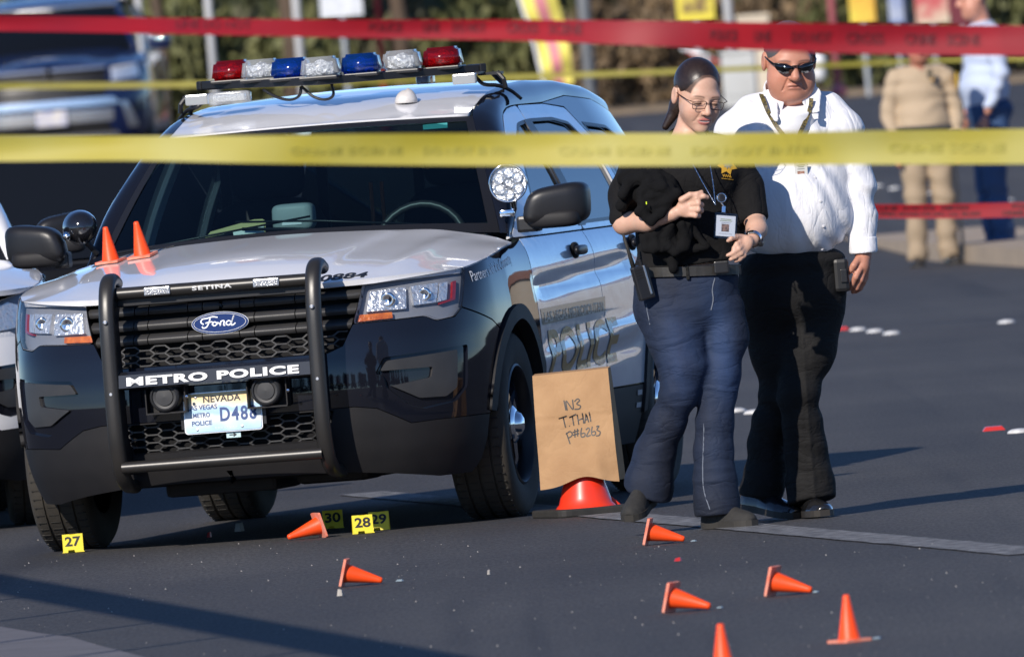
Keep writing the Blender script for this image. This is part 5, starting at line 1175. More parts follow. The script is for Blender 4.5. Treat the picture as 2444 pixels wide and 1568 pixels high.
def head_tint(q, base, lip, brow, man=False):
    c = np.tile(np.array(base, float), (len(q), 1)); a = np.abs(q[:, 0])
    def blend(mask, col): c[:] = c * (1 - mask[:, None]) + np.array(col) * mask[:, None]
    fr = (q[:, 1] < -.06)
    lm = np.clip(1.25 - ((q[:, 0] / .025) ** 2 + ((q[:, 2] + .0715) / .0135) ** 2), 0, .55) / .55 * fr; blend(lm * (.85 if not man else .35), lip)
    mg = np.clip(1.2 - ((q[:, 0] / .021) ** 2 + ((q[:, 2] + .0712) / .0030) ** 2), 0, .4) / .4 * fr; blend(mg, (.55, .48, .45) if not man else (.16, .05, .04))
    bz = .0165 - ((a - .032) / .03) ** 2 * .006; bm = np.exp(-((q[:, 2] - bz) / .0028) ** 2) * np.clip((a - .010) / .006, 0, 1) * np.clip((.054 - a) / .01, 0, 1) * fr; blend(np.clip(bm, 0, 1) * .9, brow)
    ch = np.exp(-(((a - .040) / .022) ** 2 + ((q[:, 2] + .045) / .022) ** 2)) * fr; blend(ch * .35, np.array(base) * (1.05, .80, .75))
    em = np.exp(-(((a - .032) / .016) ** 2 + ((q[:, 2] + .006) / .009) ** 2)) * fr; blend(em * .25, np.array(base) * (.80, .66, .62))
    ln = np.exp(-((q[:, 2] - (-.0085 - ((a - .032) / .016) ** 2 * .003)) / .0030) ** 2) * np.clip((a - .017) / .004, 0, 1) * np.clip((.048 - a) / .004, 0, 1) * fr; blend(np.clip(ln * 1.2, 0, 1) * .9, (.035, .02, .018))
    nm = np.exp(-(((a - .0) / .014) ** 2 + ((q[:, 2] + .040) / .012) ** 2)) * (q[:, 1] < -.09); blend(nm * .3, np.array(base) * (1.05, .75, .70))
    sc_ = np.clip((-np.minimum(ell(q, (.004, -.112, -.012), (.070, .086, .101)), .5) * -1) / .006, 0, 1) * (q[:, 2] > .02) if not man else np.zeros(len(q)); blend(sc_ * .9, np.array(brow) * .35)
    va = vnoise(q, 60, 71) + vnoise(q, 140, 72); c *= (1 + .10 * va[:, None] * np.array([.5, 1, 1]))
    if man:
        st = np.clip((-.05 - q[:, 2]) / .03, 0, 1) * (q[:, 1] < .0); blend(st * .25, np.array(base) * (.75, .72, .75))
    return c
def near(P, c, r, fn):
    d = np.linalg.norm(P - np.asarray(c), axis=1) - r; out = np.maximum(d, 0) + .03; m = d < .04
    if m.any(): out[m] = fn(P[m])
    return out
def fingers(P, specs, d, k=.006):
    for pts, r in specs:
        e = chain(P, pts, r, .004); d = smin(d, e, k)
    return d
def ribbon3(name, pts, w, m, parent, org, nrm=(0, -1, 0), thick=.0016):
    Pn = np.array(pts, float); T = np.gradient(Pn, axis=0); T /= np.linalg.norm(T, axis=1)[:, None]; N = np.tile(np.array(nrm, float), (len(Pn), 1)); S = np.cross(T, N); S /= np.linalg.norm(S, axis=1)[:, None]; N = np.cross(S, T)
    A, B_, = Pn + S * w / 2, Pn - S * w / 2; V = list(A + N * thick) + list(B_ + N * thick) + list(A) + list(B_); V = [v - np.asarray(org) for v in V]; n = len(Pn)
    Fc = []
    for i in range(n - 1): Fc += [(i, i + 1, n + i + 1, n + i), (2 * n + i, 3 * n + i, 3 * n + i + 1, 2 * n + i + 1), (i, 2 * n + i, 2 * n + i + 1, i + 1), (n + i, n + i + 1, 3 * n + i + 1, 3 * n + i)]
    return add(name, V, Fc, m, parent)
def ray_hit(f, px, py, d0, d1, n=160):
    """first depth at which the view through a photo pixel meets the field; used to lay buttons and badges on cloth"""
    D = np.linspace(d0, d1, n); P = np.array([at(px, py, d) for d in D]); v = f(P); i = np.argmax(v < 0)
    return P[i] if v[i] < 0 else P[n // 2]

# ------------------------------------------------------------------ the woman
WD = 70.65
w_ = lambda px, py, dd=0.0: at(px, py, WD + dd)
worg = on_ground(1700, 1256); wroot = empty('person', worg); tag(wroot, 'woman in black polo shirt and blue jeans walking, wearing glasses', 'person')
wc = w_(1664, 226, -.02); wR = rotm(21, 17, 7)
HK = 1.06
w_neck = w_(1643, 330, .03)
def w_arms(P): return near(P, w_(1650, 480, -.1), .36, w_arms0)
def w_arms0(P):
    d = chain(P, [w_(1520, 372, .02), w_(1494, 470, .0), w_(1490, 533, -.06)], [.050, .046, .042], .03)                       # her right upper arm
    d = smin(d, chain(P, [w_(1492, 531, -.06), w_(1545, 528, -.15), w_(1606, 511, -.20)], [.043, .036, .0255], .03, (1, 1, 1)), .02)
    d = smin(d, ell(P, w_(1637, 497, -.21), (.036, .022, .036)), .018)
    d = smin(d, chain(P, [w_(1758, 372, .02), w_(1785, 450, .02), w_(1800, 520, -.02)], [.050, .045, .040], .03), .02)
    d = smin(d, chain(P, [w_(1800, 520, -.02), w_(1806, 548, -.10), w_(1796, 572, -.18)], [.040, .034, .027], .03), .02)
    d = smin(d, ell(P, w_(1778, 583, -.215), (.030, .020, .036), rotm(0, 0, 35)), .016)
    r = .0095
    g = lambda x, y, dd: w_(1440 + x * .1948, 380 + y * .1948, dd)
    fs = [([g(1020, 500, -.215), g(1140, 480, -.235), g(1230, 455, -.235), g(1275, 470, -.225)], [.011, .0105, .010, .0085]),
          ([g(1030, 560, -.215), g(1165, 545, -.240), g(1205, 560, -.215), g(1150, 575, -.195)], [.0115, .0108, .010, .009]),
          ([g(1030, 620, -.215), g(1165, 620, -.240), g(1200, 632, -.215), g(1140, 640, -.195)], [.0115, .0105, .0098, .009]),
          ([g(1030, 680, -.215), g(1130, 692, -.235), g(1170, 695, -.212), g(1110, 700, -.195)], [.011, .0098, .009, .008]),
          ([g(960, 500, -.225), g(1060, 440, -.235), g(1150, 430, -.235), g(1205, 402, -.225)], [.013, .0115, .010, .008]),
          # hanging hand
          ([g(1690, 1010, -.225), g(1635, 1045, -.245), g(1605, 1090, -.250), g(1590, 1130, -.245)], [.011, .010, .009, .0078]),
          ([g(1710, 1050, -.225), g(1660, 1100, -.250), g(1590, 1150, -.255), g(1525, 1178, -.250)], [.011, .0102, .009, .0078]),
          ([g(1730, 1085, -.220), g(1690, 1150, -.245), g(1620, 1195, -.250), g(1560, 1228, -.245)], [.011, .0100, .009, .0078]),
          ([g(1750, 1110, -.215), g(1725, 1180, -.235), g(1675, 1225, -.240), g(1620, 1250, -.235)], [.010, .009, .0082, .0072]),
          ([g(1700, 960, -.215), g(1620, 950, -.240), g(1560, 975, -.250), g(1530, 1000, -.25)], [.013, .0115, .010, .008])]
    m = near(P, g(1020, 590, -.22), .11, lambda Q: fingers(Q, fs[:5], np.full(len(Q), .02), .003)); d = smin(d, m, .006)
    m = near(P, g(1650, 1090, -.235), .11, lambda Q: fingers(Q, fs[5:], np.full(len(Q), .02), .003)); return smin(d, m, .006)
def w_body(P):
    d = head_field(P, wc, wR, HK)
    d = smin(d, chain(P, [w_(1655, 275, .025), w_neck, w_(1640, 365, .04)], [.054, .055, .062], .02), .012)
    d = smin(d, chain(P, [w_(1640, 400, .03), w_(1640, 590, .02), w_(1645, 700, .02)], [.11, .11, .11], .05), .05)
    d = smin(d, chain(P, [w_(1520, 375, .02), w_(1758, 375, .02)], [.05, .05], .03), .04)
    d = smin(d, chain(P, [w_(1595, 730, .02), w_(1628, 925, -.03), w_(1545, 1150, .05)], [.06, .034, .026], .03), .03)
    d = smin(d, chain(P, [w_(1718, 735, .02), w_(1712, 945, .02), w_(1708, 1200, .0)], [.06, .034, .026], .03), .03)
    return smin(d, w_arms(P), .02)
def w_col(V):
    q = ((V - wc) @ wR) / HK; return head_tint(q, (.60, .36, .26), (.48, .13, .12), (.14, .07, .045))
lo = w_(1440, 1260, -.40); hi = w_(1830, 140, .32)
LOW = (min(lo[0], hi[0]) - .05, WD - .42, -.01); HIW = (max(lo[0], hi[0]) + .08, WD + .34, hi[2] + .05)
organic('body', w_body, LOW, HIW, .006, M_skin, wroot, worg, fine=((wc[0] - .13, wc[0] + .13, .003), (wc[1] - .17, wc[1] + .15, .003), (wc[2] - .18, wc[2] + .15, .003)), color=w_col)
# hair
M_hair = mat('dark_brown_hair', (.020, .012, .010), .36, spec=.6); M_hairg = mat('grey_hair', (.10, .095, .10), .6, bump=(300, .6, .003))
def strands(m, sc):
    t, p = nodes_of(m); tc = t.nodes.new('ShaderNodeTexCoord'); mp = t.nodes.new('ShaderNodeMapping'); mp.inputs['Scale'].default_value = sc; mp.inputs['Rotation'].default_value = (.3, 0, .35); n = t.nodes.new('ShaderNodeTexNoise'); n.inputs['Scale'].default_value = 60; n.inputs['Detail'].default_value = 2
    b = t.nodes.new('ShaderNodeBump'); b.inputs['Strength'].default_value = .2; b.inputs['Distance'].default_value = .003; r = t.nodes.new('ShaderNodeValToRGB'); r.color_ramp.elements[0].color = (.008, .005, .004, 1); r.color_ramp.elements[1].color = (.045, .026, .020, 1); r.color_ramp.elements[0].position = .35; r.color_ramp.elements[1].position = .7
    t.links.new(tc.outputs['Object'], mp.inputs[0]); t.links.new(mp.outputs[0], n.inputs['Vector']); t.links.new(n.outputs['Fac'], b.inputs['Height']); t.links.new(b.outputs[0], p.inputs['Normal']); t.links.new(n.outputs['Fac'], r.inputs[0]); t.links.new(r.outputs[0], p.inputs['Base Color'])
strands(M_hair, (7, .35, 5))
def w_hair(P):
    q = ((P - wc) @ wR) / HK; qs = q.copy(); qs[:, 0] = np.abs(q[:, 0])
    d = ell(q, (0, .0155, .037), (.0785, .0995, .0905))
    d = smax(d, -ell(q, (.004, -.112, -.012), (.070, .086, .101)) + .002 * vnoise(q, 90, 62), .018)
    d = smax(d, -ell(q, (0, -.075, -.085), (.12, .085, .075)), .012)
    d = smax(d, -ell(qs, (.088, .006, -.012), (.022, .030, .040)), .006)
    d = smin(d, rcone(q, (0, .10, -.02), (-.012, .115, -.07), .032, .030), .02); d = smin(d, rcone(q, (-.012, .115, -.07), (-.05, .115, -.15), .028, .014), .02)
    st = .0007 * vnoise(q * (1, .15, .6), 160, 61)
    return (d + st) * HK
organic('hair', w_hair, wc - .22, wc + .20, .003, M_hair, wroot, worg)
def head_pt(c, R, k, p): return np.asarray(c) + (R @ (np.asarray(p, float) * k))
M_rim = mat('glasses_metal', (.05, .02, .018), .35, metal=.7); M_eyew = mat('eye_white', (.55, .50, .47), .25); M_iris = mat('iris', (.03, .018, .012), .2)
gl = empty('glasses'); gl.parent = wroot
mb = MB()
for sg in (-1, 1):
    loop = round_poly([(-.024, -.0135), (.024, -.0165), (.0265, .011), (-.0265, .0145)] if sg > 0 else [(-.024, -.0165), (.024, -.0135), (.0265, .0145), (-.0265, .011)], .010, 5)
    pts = [head_pt(wc, wR, HK, (sg * .0335 + u, -.107 + .10 * max(0, abs(sg * .0335 + u) - .03), -.010 + v)) - worg for u, v in loop]; mb.tube(pts, .0013, 6, closed=True)
    mb.tube([head_pt(wc, wR, HK, q) - worg for q in ((sg * .060, -.104, .0), (sg * .0765, -.092, .003), (sg * .081, -.03, .004), (sg * .083, .012, .006), (sg * .082, .03, -.012))], .0016, 6)
mb.tube([head_pt(wc, wR, HK, q) - worg for q in ((-.009, -.110, -.003), (0, -.113, -.001), (.009, -.110, -.003))], .0015, 6)
mb.build('frame', M_rim, gl, True)
for sg in (-1, 1):
    loop = round_poly([(-.0235, -.0150), (.0235, -.0150), (.0255, .0125), (-.0255, .0125)], .010, 5)
    MB().raw([head_pt(wc, wR, HK, (sg * .0335 + u, -.1075 + .10 * max(0, abs(sg * .0335 + u) - .03), -.010 + v)) - worg for u, v in loop], [tuple(range(len(loop)))]).build('lens', M_lens, gl)

# polo shirt
M_polo = mat('black_knit', (.007, .0068, .0075), .9, spec=.25, noise=(30, (.010, .0095, .010), .3), bump=(500, .35, .002)); wrinkle(M_polo, 8, (1.4, 1, 1), .5, .02, (0, .5, 0)); wrinkle(M_polo, 20, (1, 1, 1.5), .35, .008)
def w_shirt(P):
    d = ell(P, w_(1643, 430, .03), (.205, .135, .20)); d = smin(d, ell(P, w_(1645, 560, .025), (.205, .145, .19)), .08); d = smin(d, ell(P, w_(1660, 425, -.03), (.15, .105, .09)), .06)
    d = smin(d, ell(P, w_(1640, 640, .02), (.205, .140, .09)), .05)
    d = smin(d, chain(P, [w_(1545, 375, .03), w_(1640, 350, .04), w_(1742, 372, .03)], [.062, .066, .062], .04), .05)
    sl = chain(P, [w_(1524, 378, .02), w_(1496, 465, .0), w_(1490, 520, -.045)], [.066, .064, .060], .03); cut = (P - w_(1487, 541, -.06)) @ np.array([.1, -.25, .96]); sl = smax(sl, -cut - .0, .012) if True else sl
    d = smin(d, sl, .03)
    s2 = chain(P, [w_(1752, 378, .02), w_(1783, 450, .02), w_(1798, 518, -.02)], [.064, .060, .055], .03); c2 = (P - w_(1800, 528, -.03)) @ np.array([-.1, .2, .97]); s2 = smax(s2, -c2, .012)
    d = smin(d, s2, .03)
    d = smax(d, (P[:, 2] - w_neck[2] - .010 + .30 * np.clip(-(P[:, 1] - w_neck[1]), -.1, .12)), .012); d = smax(d, -(P[:, 2] - w_(1640, 634, 0)[2] - .05 * (P[:, 0] - w_(1640, 634, 0)[0])), .006)
    d = smax(d, -chain(P, [w_(1655, 275, .0), w_(1642, 340, .02)], [.055, .060], .02), .006)
    rg = lambda f, sd: (.5 - np.abs(vnoise(P * (1, 1, .6), f, sd)) * 2) 
    wr = .007 * rg(7, 1) + .006 * vnoise(P, 16, 3) + .004 * rg(15, 4)
    return d + wr * .8
organic('polo_shirt', w_shirt, (LOW[0], LOW[1], w_(1640, 680, 0)[2]), (HIW[0], HIW[1], w_neck[2] + .08), .006, M_polo, wroot, worg)
def w_collar(P):
    q = P - w_neck; ring = np.abs(np.sqrt((q[:, 0] / 1.0) ** 2 + (q[:, 1] / 1.05) ** 2) - (.078 - .25 * (q[:, 2]))) - .005; z = q[:, 2] + .28 * np.clip(-q[:, 1], -.1, .12) * 1.6
    d = smax(ring, np.abs(z + .005) - .024, .006); return smax(d, -(np.abs(q[:, 0] - .012) - .022 + np.clip(q[:, 1] + .02, 0, 1) * 5), .004)
organic('collar', w_collar, w_neck - .14, w_neck + .14, .004, M_polo, wroot, worg)

# jeans
def mat_denim():
    m = bpy.data.materials.new('blue_denim'); m.use_nodes = True; t, p = nodes_of(m); tc = t.nodes.new('ShaderNodeTexCoord')
    n = t.nodes.new('ShaderNodeTexNoise'); n.inputs['Scale'].default_value = 5; n.inputs['Detail'].default_value = 7; mp = t.nodes.new('ShaderNodeMapping'); mp.inputs['Scale'].default_value = (1, 1, .35); t.links.new(tc.outputs['Object'], mp.inputs[0]); t.links.new(mp.outputs[0], n.inputs['Vector'])
    r = t.nodes.new('ShaderNodeValToRGB'); r.color_ramp.elements[0].position = .34; r.color_ramp.elements[0].color = (.0025, .0055, .017, 1); r.color_ramp.elements[1].position = .68; r.color_ramp.elements[1].color = (.008, .020, .054, 1)
    a = t.nodes.new('ShaderNodeVertexColor'); a.layer_name = 'tint'; mx = t.nodes.new('ShaderNodeMix'); mx.data_type = 'RGBA'; mx.blend_type = 'MULTIPLY'; mx.inputs[0].default_value = 1
    t.links.new(n.outputs['Fac'], r.inputs[0]); t.links.new(r.outputs[0], mx.inputs[6]); t.links.new(a.outputs[0], mx.inputs[7]); t.links.new(mx.outputs[2], p.inputs['Base Color']); p.inputs['Roughness'].default_value = .8
    w = t.nodes.new('ShaderNodeTexNoise'); w.inputs['Scale'].default_value = 420; b = t.nodes.new('ShaderNodeBump'); b.inputs['Strength'].default_value = .4; b.inputs['Distance'].default_value = .002; t.links.new(tc.outputs['Object'], w.inputs['Vector']); t.links.new(w.outputs['Fac'], b.inputs['Height']); t.links.new(b.outputs[0], p.inputs['Normal']); return m
def w_jeans(P):
    d = ell(P, w_(1637, 720, .02), (.195, .135, .14)); d = smin(d, ell(P, w_(1640, 670, .02), (.190, .130, .07)), .05)
    a = chain(P, [w_(1595, 745, .01), w_(1615, 810, -.02), w_(1630, 873, -.04), w_(1622, 935, -.04), w_(1592, 1009, .0), w_(1562, 1082, .04), w_(1549, 1150, .05), w_(1540, 1215, .06)], [.120, .100, .084, .065, .062, .070, .082, .094], .04)
    b = chain(P, [w_(1722, 745, .02), w_(1733, 800, .01), w_(1718, 895, .0), w_(1712, 950, .0), w_(1706, 1009, .0), w_(1703, 1077, .0), w_(1706, 1145, .0), w_(1711, 1200, .0), w_(1715, 1265, .0)], [.088, .078, .067, .060, .064, .067, .072, .077, .084], .04)
    ca = (P - w_(1549, 1165, .05)) @ np.array([.35, -.25, .9]); a = smax(a, -ca - .02, .010); cb = P[:, 2] - w_(1710, 1228, 0)[2]; b = smax(b, -cb, .010)
    d = smin(d, a, .03); d = smin(d, b, .03); d = smax(d, P[:, 2] - w_(1640, 640, 0)[2], .006)
    z = P[:, 2]; kz = w_(1640, 930, 0)[2]; hz = w_(1640, 1150, 0)[2]
    crease = lambda f, sd, sx, sz: np.clip(.16 - np.abs(vnoise(P * (sx, 1, sz), f, sd)), 0, 1) * 6
    kn = np.exp(-((z - kz) / .09) ** 2); hm = np.exp(-((z - hz) / .09) ** 2); hp_ = np.exp(-((z - w_(1645, 785, 0)[2]) / .07) ** 2)
    wr = -.0045 * crease(8, 11, .7, 2.2) * (kn + .8 * hm + .8 * hp_) + .0025 * vnoise(P, 9, 13) - .0018 * crease(13, 14, .6, 1.5)
    return d + wr
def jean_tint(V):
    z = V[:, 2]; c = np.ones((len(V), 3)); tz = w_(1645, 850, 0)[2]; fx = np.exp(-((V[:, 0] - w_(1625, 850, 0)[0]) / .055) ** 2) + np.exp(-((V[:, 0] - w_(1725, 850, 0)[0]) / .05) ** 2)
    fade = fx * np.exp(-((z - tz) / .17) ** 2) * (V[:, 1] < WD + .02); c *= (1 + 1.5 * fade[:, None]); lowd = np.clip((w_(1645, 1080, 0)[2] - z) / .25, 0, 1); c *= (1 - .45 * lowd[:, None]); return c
M_denim = mat_denim(); wrinkle(M_denim, 5, (1, 1, 2.4), .40, .022, (0, .45, 0)); wrinkle(M_denim, 13, (1, 1, 2.8), .20, .008, (0, -.4, 0), 3.)
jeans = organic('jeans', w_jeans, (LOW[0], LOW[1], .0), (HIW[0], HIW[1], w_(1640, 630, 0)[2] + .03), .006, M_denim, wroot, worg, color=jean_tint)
M_seam = mat('denim_stitch', (.14, .16, .20), .8)
def on_cloth(f, pts, off=.001, d0=-.35, d1=.2, base=None):
    base = WD if base is None else base; out = []
    for px, py in pts: p = ray_hit(f, px, py, base + d0, base + d1); dr = p - _C; out.append(p - dr / np.linalg.norm(dr) * off)
    return np.array(out)
sl_ = smooth_line([(1680, 1010), (1679, 1060), (1677, 1120), (1680, 1170), (1694, 1215)], 8)
ribbon3('seam', on_cloth(w_jeans, sl_), .0035, M_seam, jeans, worg)
ribbon3('seam', on_cloth(w_jeans, smooth_line([(1706, 664), (1700, 690), (1702, 715), (1697, 740)], 8)), .0035, M_seam, jeans, worg)
ribbon3('seam', on_cloth(w_jeans, smooth_line([(1542, 725), (1546, 750), (1551, 775)], 6)), .003, M_seam, jeans, worg)
# belt
M_leath = mat('black_leather', (.020, .019, .018), .38, noise=(18, (.045, .042, .038), .3), bump=(120, .2, .002))
bpts = [w_(1640, 650, .02) + np.array([.198 * math.cos(a), .140 * math.sin(a), .005 - .010 * math.cos(a)]) for a in np.linspace(0, 2 * math.pi, 41)]
V = []; 
for p in bpts:
    o_ = (p - w_(1640, 650, .02)); o_[2] = 0; o_ /= np.linalg.norm(o_); V += [p + o_ * .004 + (0, 0, .018) - worg, p + o_ * .004 - (0, 0, .018) - worg, p - o_ * .002 - (0, 0, .018) - worg, p - o_ * .002 + (0, 0, .018) - worg]
belt = add('belt', V, [(4 * i + q, 4 * (i + 1) + q, 4 * (i + 1) + (q + 1) % 4, 4 * i + (q + 1) % 4) for i in range(40) for q in range(4)], M_leath, wroot)
c = w_(1722, 638, -.115) - worg; MB().box((c[0] - .028, c[1] - .008, c[2] - .024), (c[0] + .028, c[1] + .006, c[2] + .024), bev=.008).build('buckle', M_plast2, belt)
c = w_(1641, 650, -.122) - worg; MB().box((c[0] - .006, c[1] - .006, c[2] - .028), (c[0] + .006, c[1] + .006, c[2] + .028), bev=.003).build('belt_loop', M_denim, belt)
# shoes
M_shoe = mat('charcoal_knit_shoe', (.020, .019, .018), .8, noise=(60, (.034, .032, .029), .3), bump=(240, .6, .004)); M_sole = mat('dark_sole', (.030, .027, .023), .7)
def shoe(root, org, heel, toe, m, ms, w=.046, h=.085, name='shoe', gloss=False):
    heel = np.asarray(heel, float); toe = np.asarray(toe, float); d = toe - heel; L = np.linalg.norm(d); d /= L; sd = np.cross(d, (0, 0, 1)); sd /= np.linalg.norm(sd); up = np.cross(sd, d); Rm = np.stack([d, sd, up], 1)
    def f(P):
        q = (P - heel) @ Rm; x = q[:, 0] / L
        ww = np.interp(x, [-.05, 0, .12, .35, .55, .75, .9, 1.0, 1.05], [.6, .72, .78, .72, .88, 1.0, .88, .60, .4]) * w; hh = np.interp(x, [-.05, .0, .12, .30, .5, .72, .9, 1.02], [.75, .95, 1.0, 1.0, .78, .58, .46, .34]) * h
        b = np.sqrt((q[:, 1] / ww) ** 2 + (np.maximum(q[:, 2], 0) / hh) ** 2) - 1; b = b * .03; b = smax(b, -q[:, 2] - .0, .004); return smax(smax(b, -(q[:, 0] + .02), .02), q[:, 0] - L - .012, .02)
    lo = np.minimum(heel, toe) - .11; hi = np.maximum(heel, toe) + .12
    up_ = organic(name, f, lo, hi, .004, m, root, org)
    sec = []
    for x in np.linspace(-.02, L + .012, 18):
        t = (x + .02) / (L + .032); ww = np.interp(t, [0, .08, .2, .4, .6, .78, .92, 1], [.40, .72, .80, .74, .90, 1.02, .80, .35]) * w * 1.05; sec.append((x, ww))
    poly = [(x, a) for x, a in sec] + [(x, -a) for x, a in sec[::-1]]
    MB().prism(poly, -.016, .008, lambda u, v, z: tuple(heel + d * u + sd * v + up * z - org)).build('sole', ms, up_)
    return up_, Rm
sh1, _ = shoe(wroot, worg, w_(1548, 1192, .10) , w_(1503, 1233, -.125), M_shoe, M_sole, .047, .095)
sh2, _ = shoe(wroot, worg, (w_(1690, 1248, .03)[0], WD + .05, .018), (w_(1797, 1254, -.12)[0], WD - .115, .018), M_shoe, M_sole, .047, .090)
for yy, dx in ((1195, 12), (1203, 15), (1212, 17)):
    mbp = [w_(1521 - dx, yy, -.085), w_(1521, yy + 4, -.095), w_(1521 + dx * .8, yy - 2, -.085)]; 
# chain lanyard, reel and card
cpts = np.vstack([smooth_line([w_(1628, 352, -.09), w_(1650, 386, -.150), w_(1676, 434, -.205), w_(1707, 488, -.245)], 10), smooth_line([w_(1707, 488, -.245), w_(1702, 440, -.205), w_(1694, 390, -.155), w_(1688, 352, -.09)], 10)[1:]])
MB().tube([p - worg for p in cpts], .0018, 6).build('lanyard_chain', M_chrome, wroot, True)
mb = MB()
for p in cpts[::3]: bm = bmesh.new(); bmesh.ops.create_icosphere(bm, subdivisions=1, radius=.0032); bmesh.ops.translate(bm, vec=Vector(p - worg), verts=bm.verts); mb.bm(bm)
mb.build('chain_beads', M_chrome, wroot, True)['kind'] = 'stuff'
idc = empty('id_card', w_(1732, 538, -.250) - worg); idc.parent = wroot; idc.rotation_euler = (math.radians(-10), math.radians(9), math.radians(8))
M_card = mat('card_white', (.66, .68, .72), .45); M_pouch = mat_glass('card_pouch', (.80, .82, .85), .05); M_photo = mat('small_photo', (.10, .07, .06), .6, noise=(90, (.34, .20, .15), .12))
MB().box((-.036, -.0006, -.042), (.036, .0006, .036)).build('card', M_card, idc); MB().box((-.0155, -.0016, -.024), (.0125, -.0007, .004)).build('photo', M_photo, idc)
for i, (ww, z, cc) in enumerate(((.040, .022, (.25, .30, .10)), (.046, .016, (.30, .33, .20)), (.034, .009, (.35, .35, .38)), (.050, -.032, (.45, .45, .48)))): MB().box((-ww / 2, -.0014, z - .0012), (ww / 2, -.0007, z + .0012)).build('print_line', mat('print%d' % i, cc, .6), idc)
MB().prism([tuple(q) for q in round_poly([(-.042, -.050), (.042, -.050), (.042, .046), (-.042, .046)], .008)], -.0022, .0022, lambda u, v, w: (u, w, v)).build('pouch', M_pouch, idc)
MB().lathe([(.0175, 0), (.0185, .003), (.0165, .006), (.012, .007), (.0, .0075)], 24, Matrix.Translation((-.022, -.004, .100)) @ Matrix.Rotation(math.pi / 2, 4, 'X')).build('reel', M_plast2, idc, True)
MB().tube([(-.022 + .0165 * math.cos(a), -.010, .100 + .0165 * math.sin(a)) for a in np.linspace(0, 2 * math.pi, 25)[:-1]], .0022, 6, closed=True).build('reel_ring', M_chrome, idc, True)
MB().box((-.018, -.004, .046), (-.004, .001, .072), bev=.002).tube([(-.022, -.004, .084), (-.012, -.003, .07)], .004, 8).build('strap_clip', M_chrome, idc)
# embroidered star and name on the chest
def star(cx, cy, r, n=7, base=None): return [(cx + (r if i % 2 == 0 else r * .62) * math.sin(math.pi * i / n + .15), cy - (r if i % 2 == 0 else r * .62) * math.cos(math.pi * i / n + .15)) for i in range(2 * n)]
M_star = mat('gold_thread', (.62, .34, .03), .6, bump=(300, .6, .002))
def cloth_poly(name, poly, f, m, par, org, off, base):
    c2 = np.mean(np.array(poly), 0); mid_ = [tuple(.5 * np.array(q) + .5 * c2) for q in poly]; P3 = on_cloth(f, list(poly) + mid_ + [tuple(c2)], off, base=base); P3[:, 1] -= .002; n = len(poly)
    return add(name, [p - org for p in P3], [(i, (i + 1) % n, n + (i + 1) % n, n + i) for i in range(n)] + [(n + i, n + (i + 1) % n, 2 * n) for i in range(n)], m, par, True)
emb = cloth_poly('star_badge', star(1736, 394, 25), w_shirt, M_star, wroot, worg, .004, WD); cloth_poly('badge_seal', star(1737, 391, 13, 10), w_shirt, mat('silver_thread', (.30, .30, .32), .5, noise=(200, (.12, .12, .14), .2)), emb, worg, .006, WD)
zz = [(1725 + i * 2.2, 419 + i * .25 + (3.2 if i % 2 else -2.6)) for i in range(10)]
ribbon3('name_stitching', on_cloth(w_shirt, zz, .004), .0022, M_star, emb, worg); ribbon3('name_stitching', on_cloth(w_shirt, [(1722 + i * 4, 426 + i * .5) for i in range(8)], .004), .0018, M_star, emb, worg)
# watch, ring
wr_c = w_(1797, 571, -.178); wdir = (w_(1796, 572, -.18) - w_(1806, 548, -.10)); wdir /= np.linalg.norm(wdir)
qq = Vector(wdir).to_track_quat('Z', 'Y').to_matrix().to_4x4(); ww_ = empty('watch', wr_c - worg); ww_.parent = wroot
MB().lathe([(.0300, -.011), (.0325, -.010), (.0325, .010), (.0300, .011)], 28, qq, False, False).build('band', M_chrome, ww_, 'auto')
MB().box((.020, -.026, -.018), (.038, -.008, .018), qq, bev=.004).build('case', M_plast2, ww_)
# hand-held radio on the belt
rp = w_(1532, 668, -.13); rad = empty('handheld_radio', rp); tag(rad, 'black handheld radio with antenna clipped to the woman\'s belt', 'radio'); rad.rotation_euler = (0, math.radians(-12), math.radians(15))
MB().box((-.030, -.018, -.075), (.030, .018, .055), bev=.007).build('case', M_plast2, rad); MB().tube([(-.018, 0, .05), (-.019, 0, .12), (-.021, .0, .185)], [.009, .0065, .0045], 10).build('antenna', M_rub, rad, True)
MB().lathe([(.009, 0), (.009, .016), (.007, .018)], 12, Matrix.Translation((.012, 0, .055))).build('knob', M_plast2, rad)
for i in range(4): MB().box((-.022, -.0195, .006 + i * .010), (.006, -.0175, .011 + i * .010)).build('grille_slot', M_dark, rad)
MB().box((.012, -.022, -.06), (.020, -.0175, .05), bev=.002).build('trim_strip', M_alu, rad)

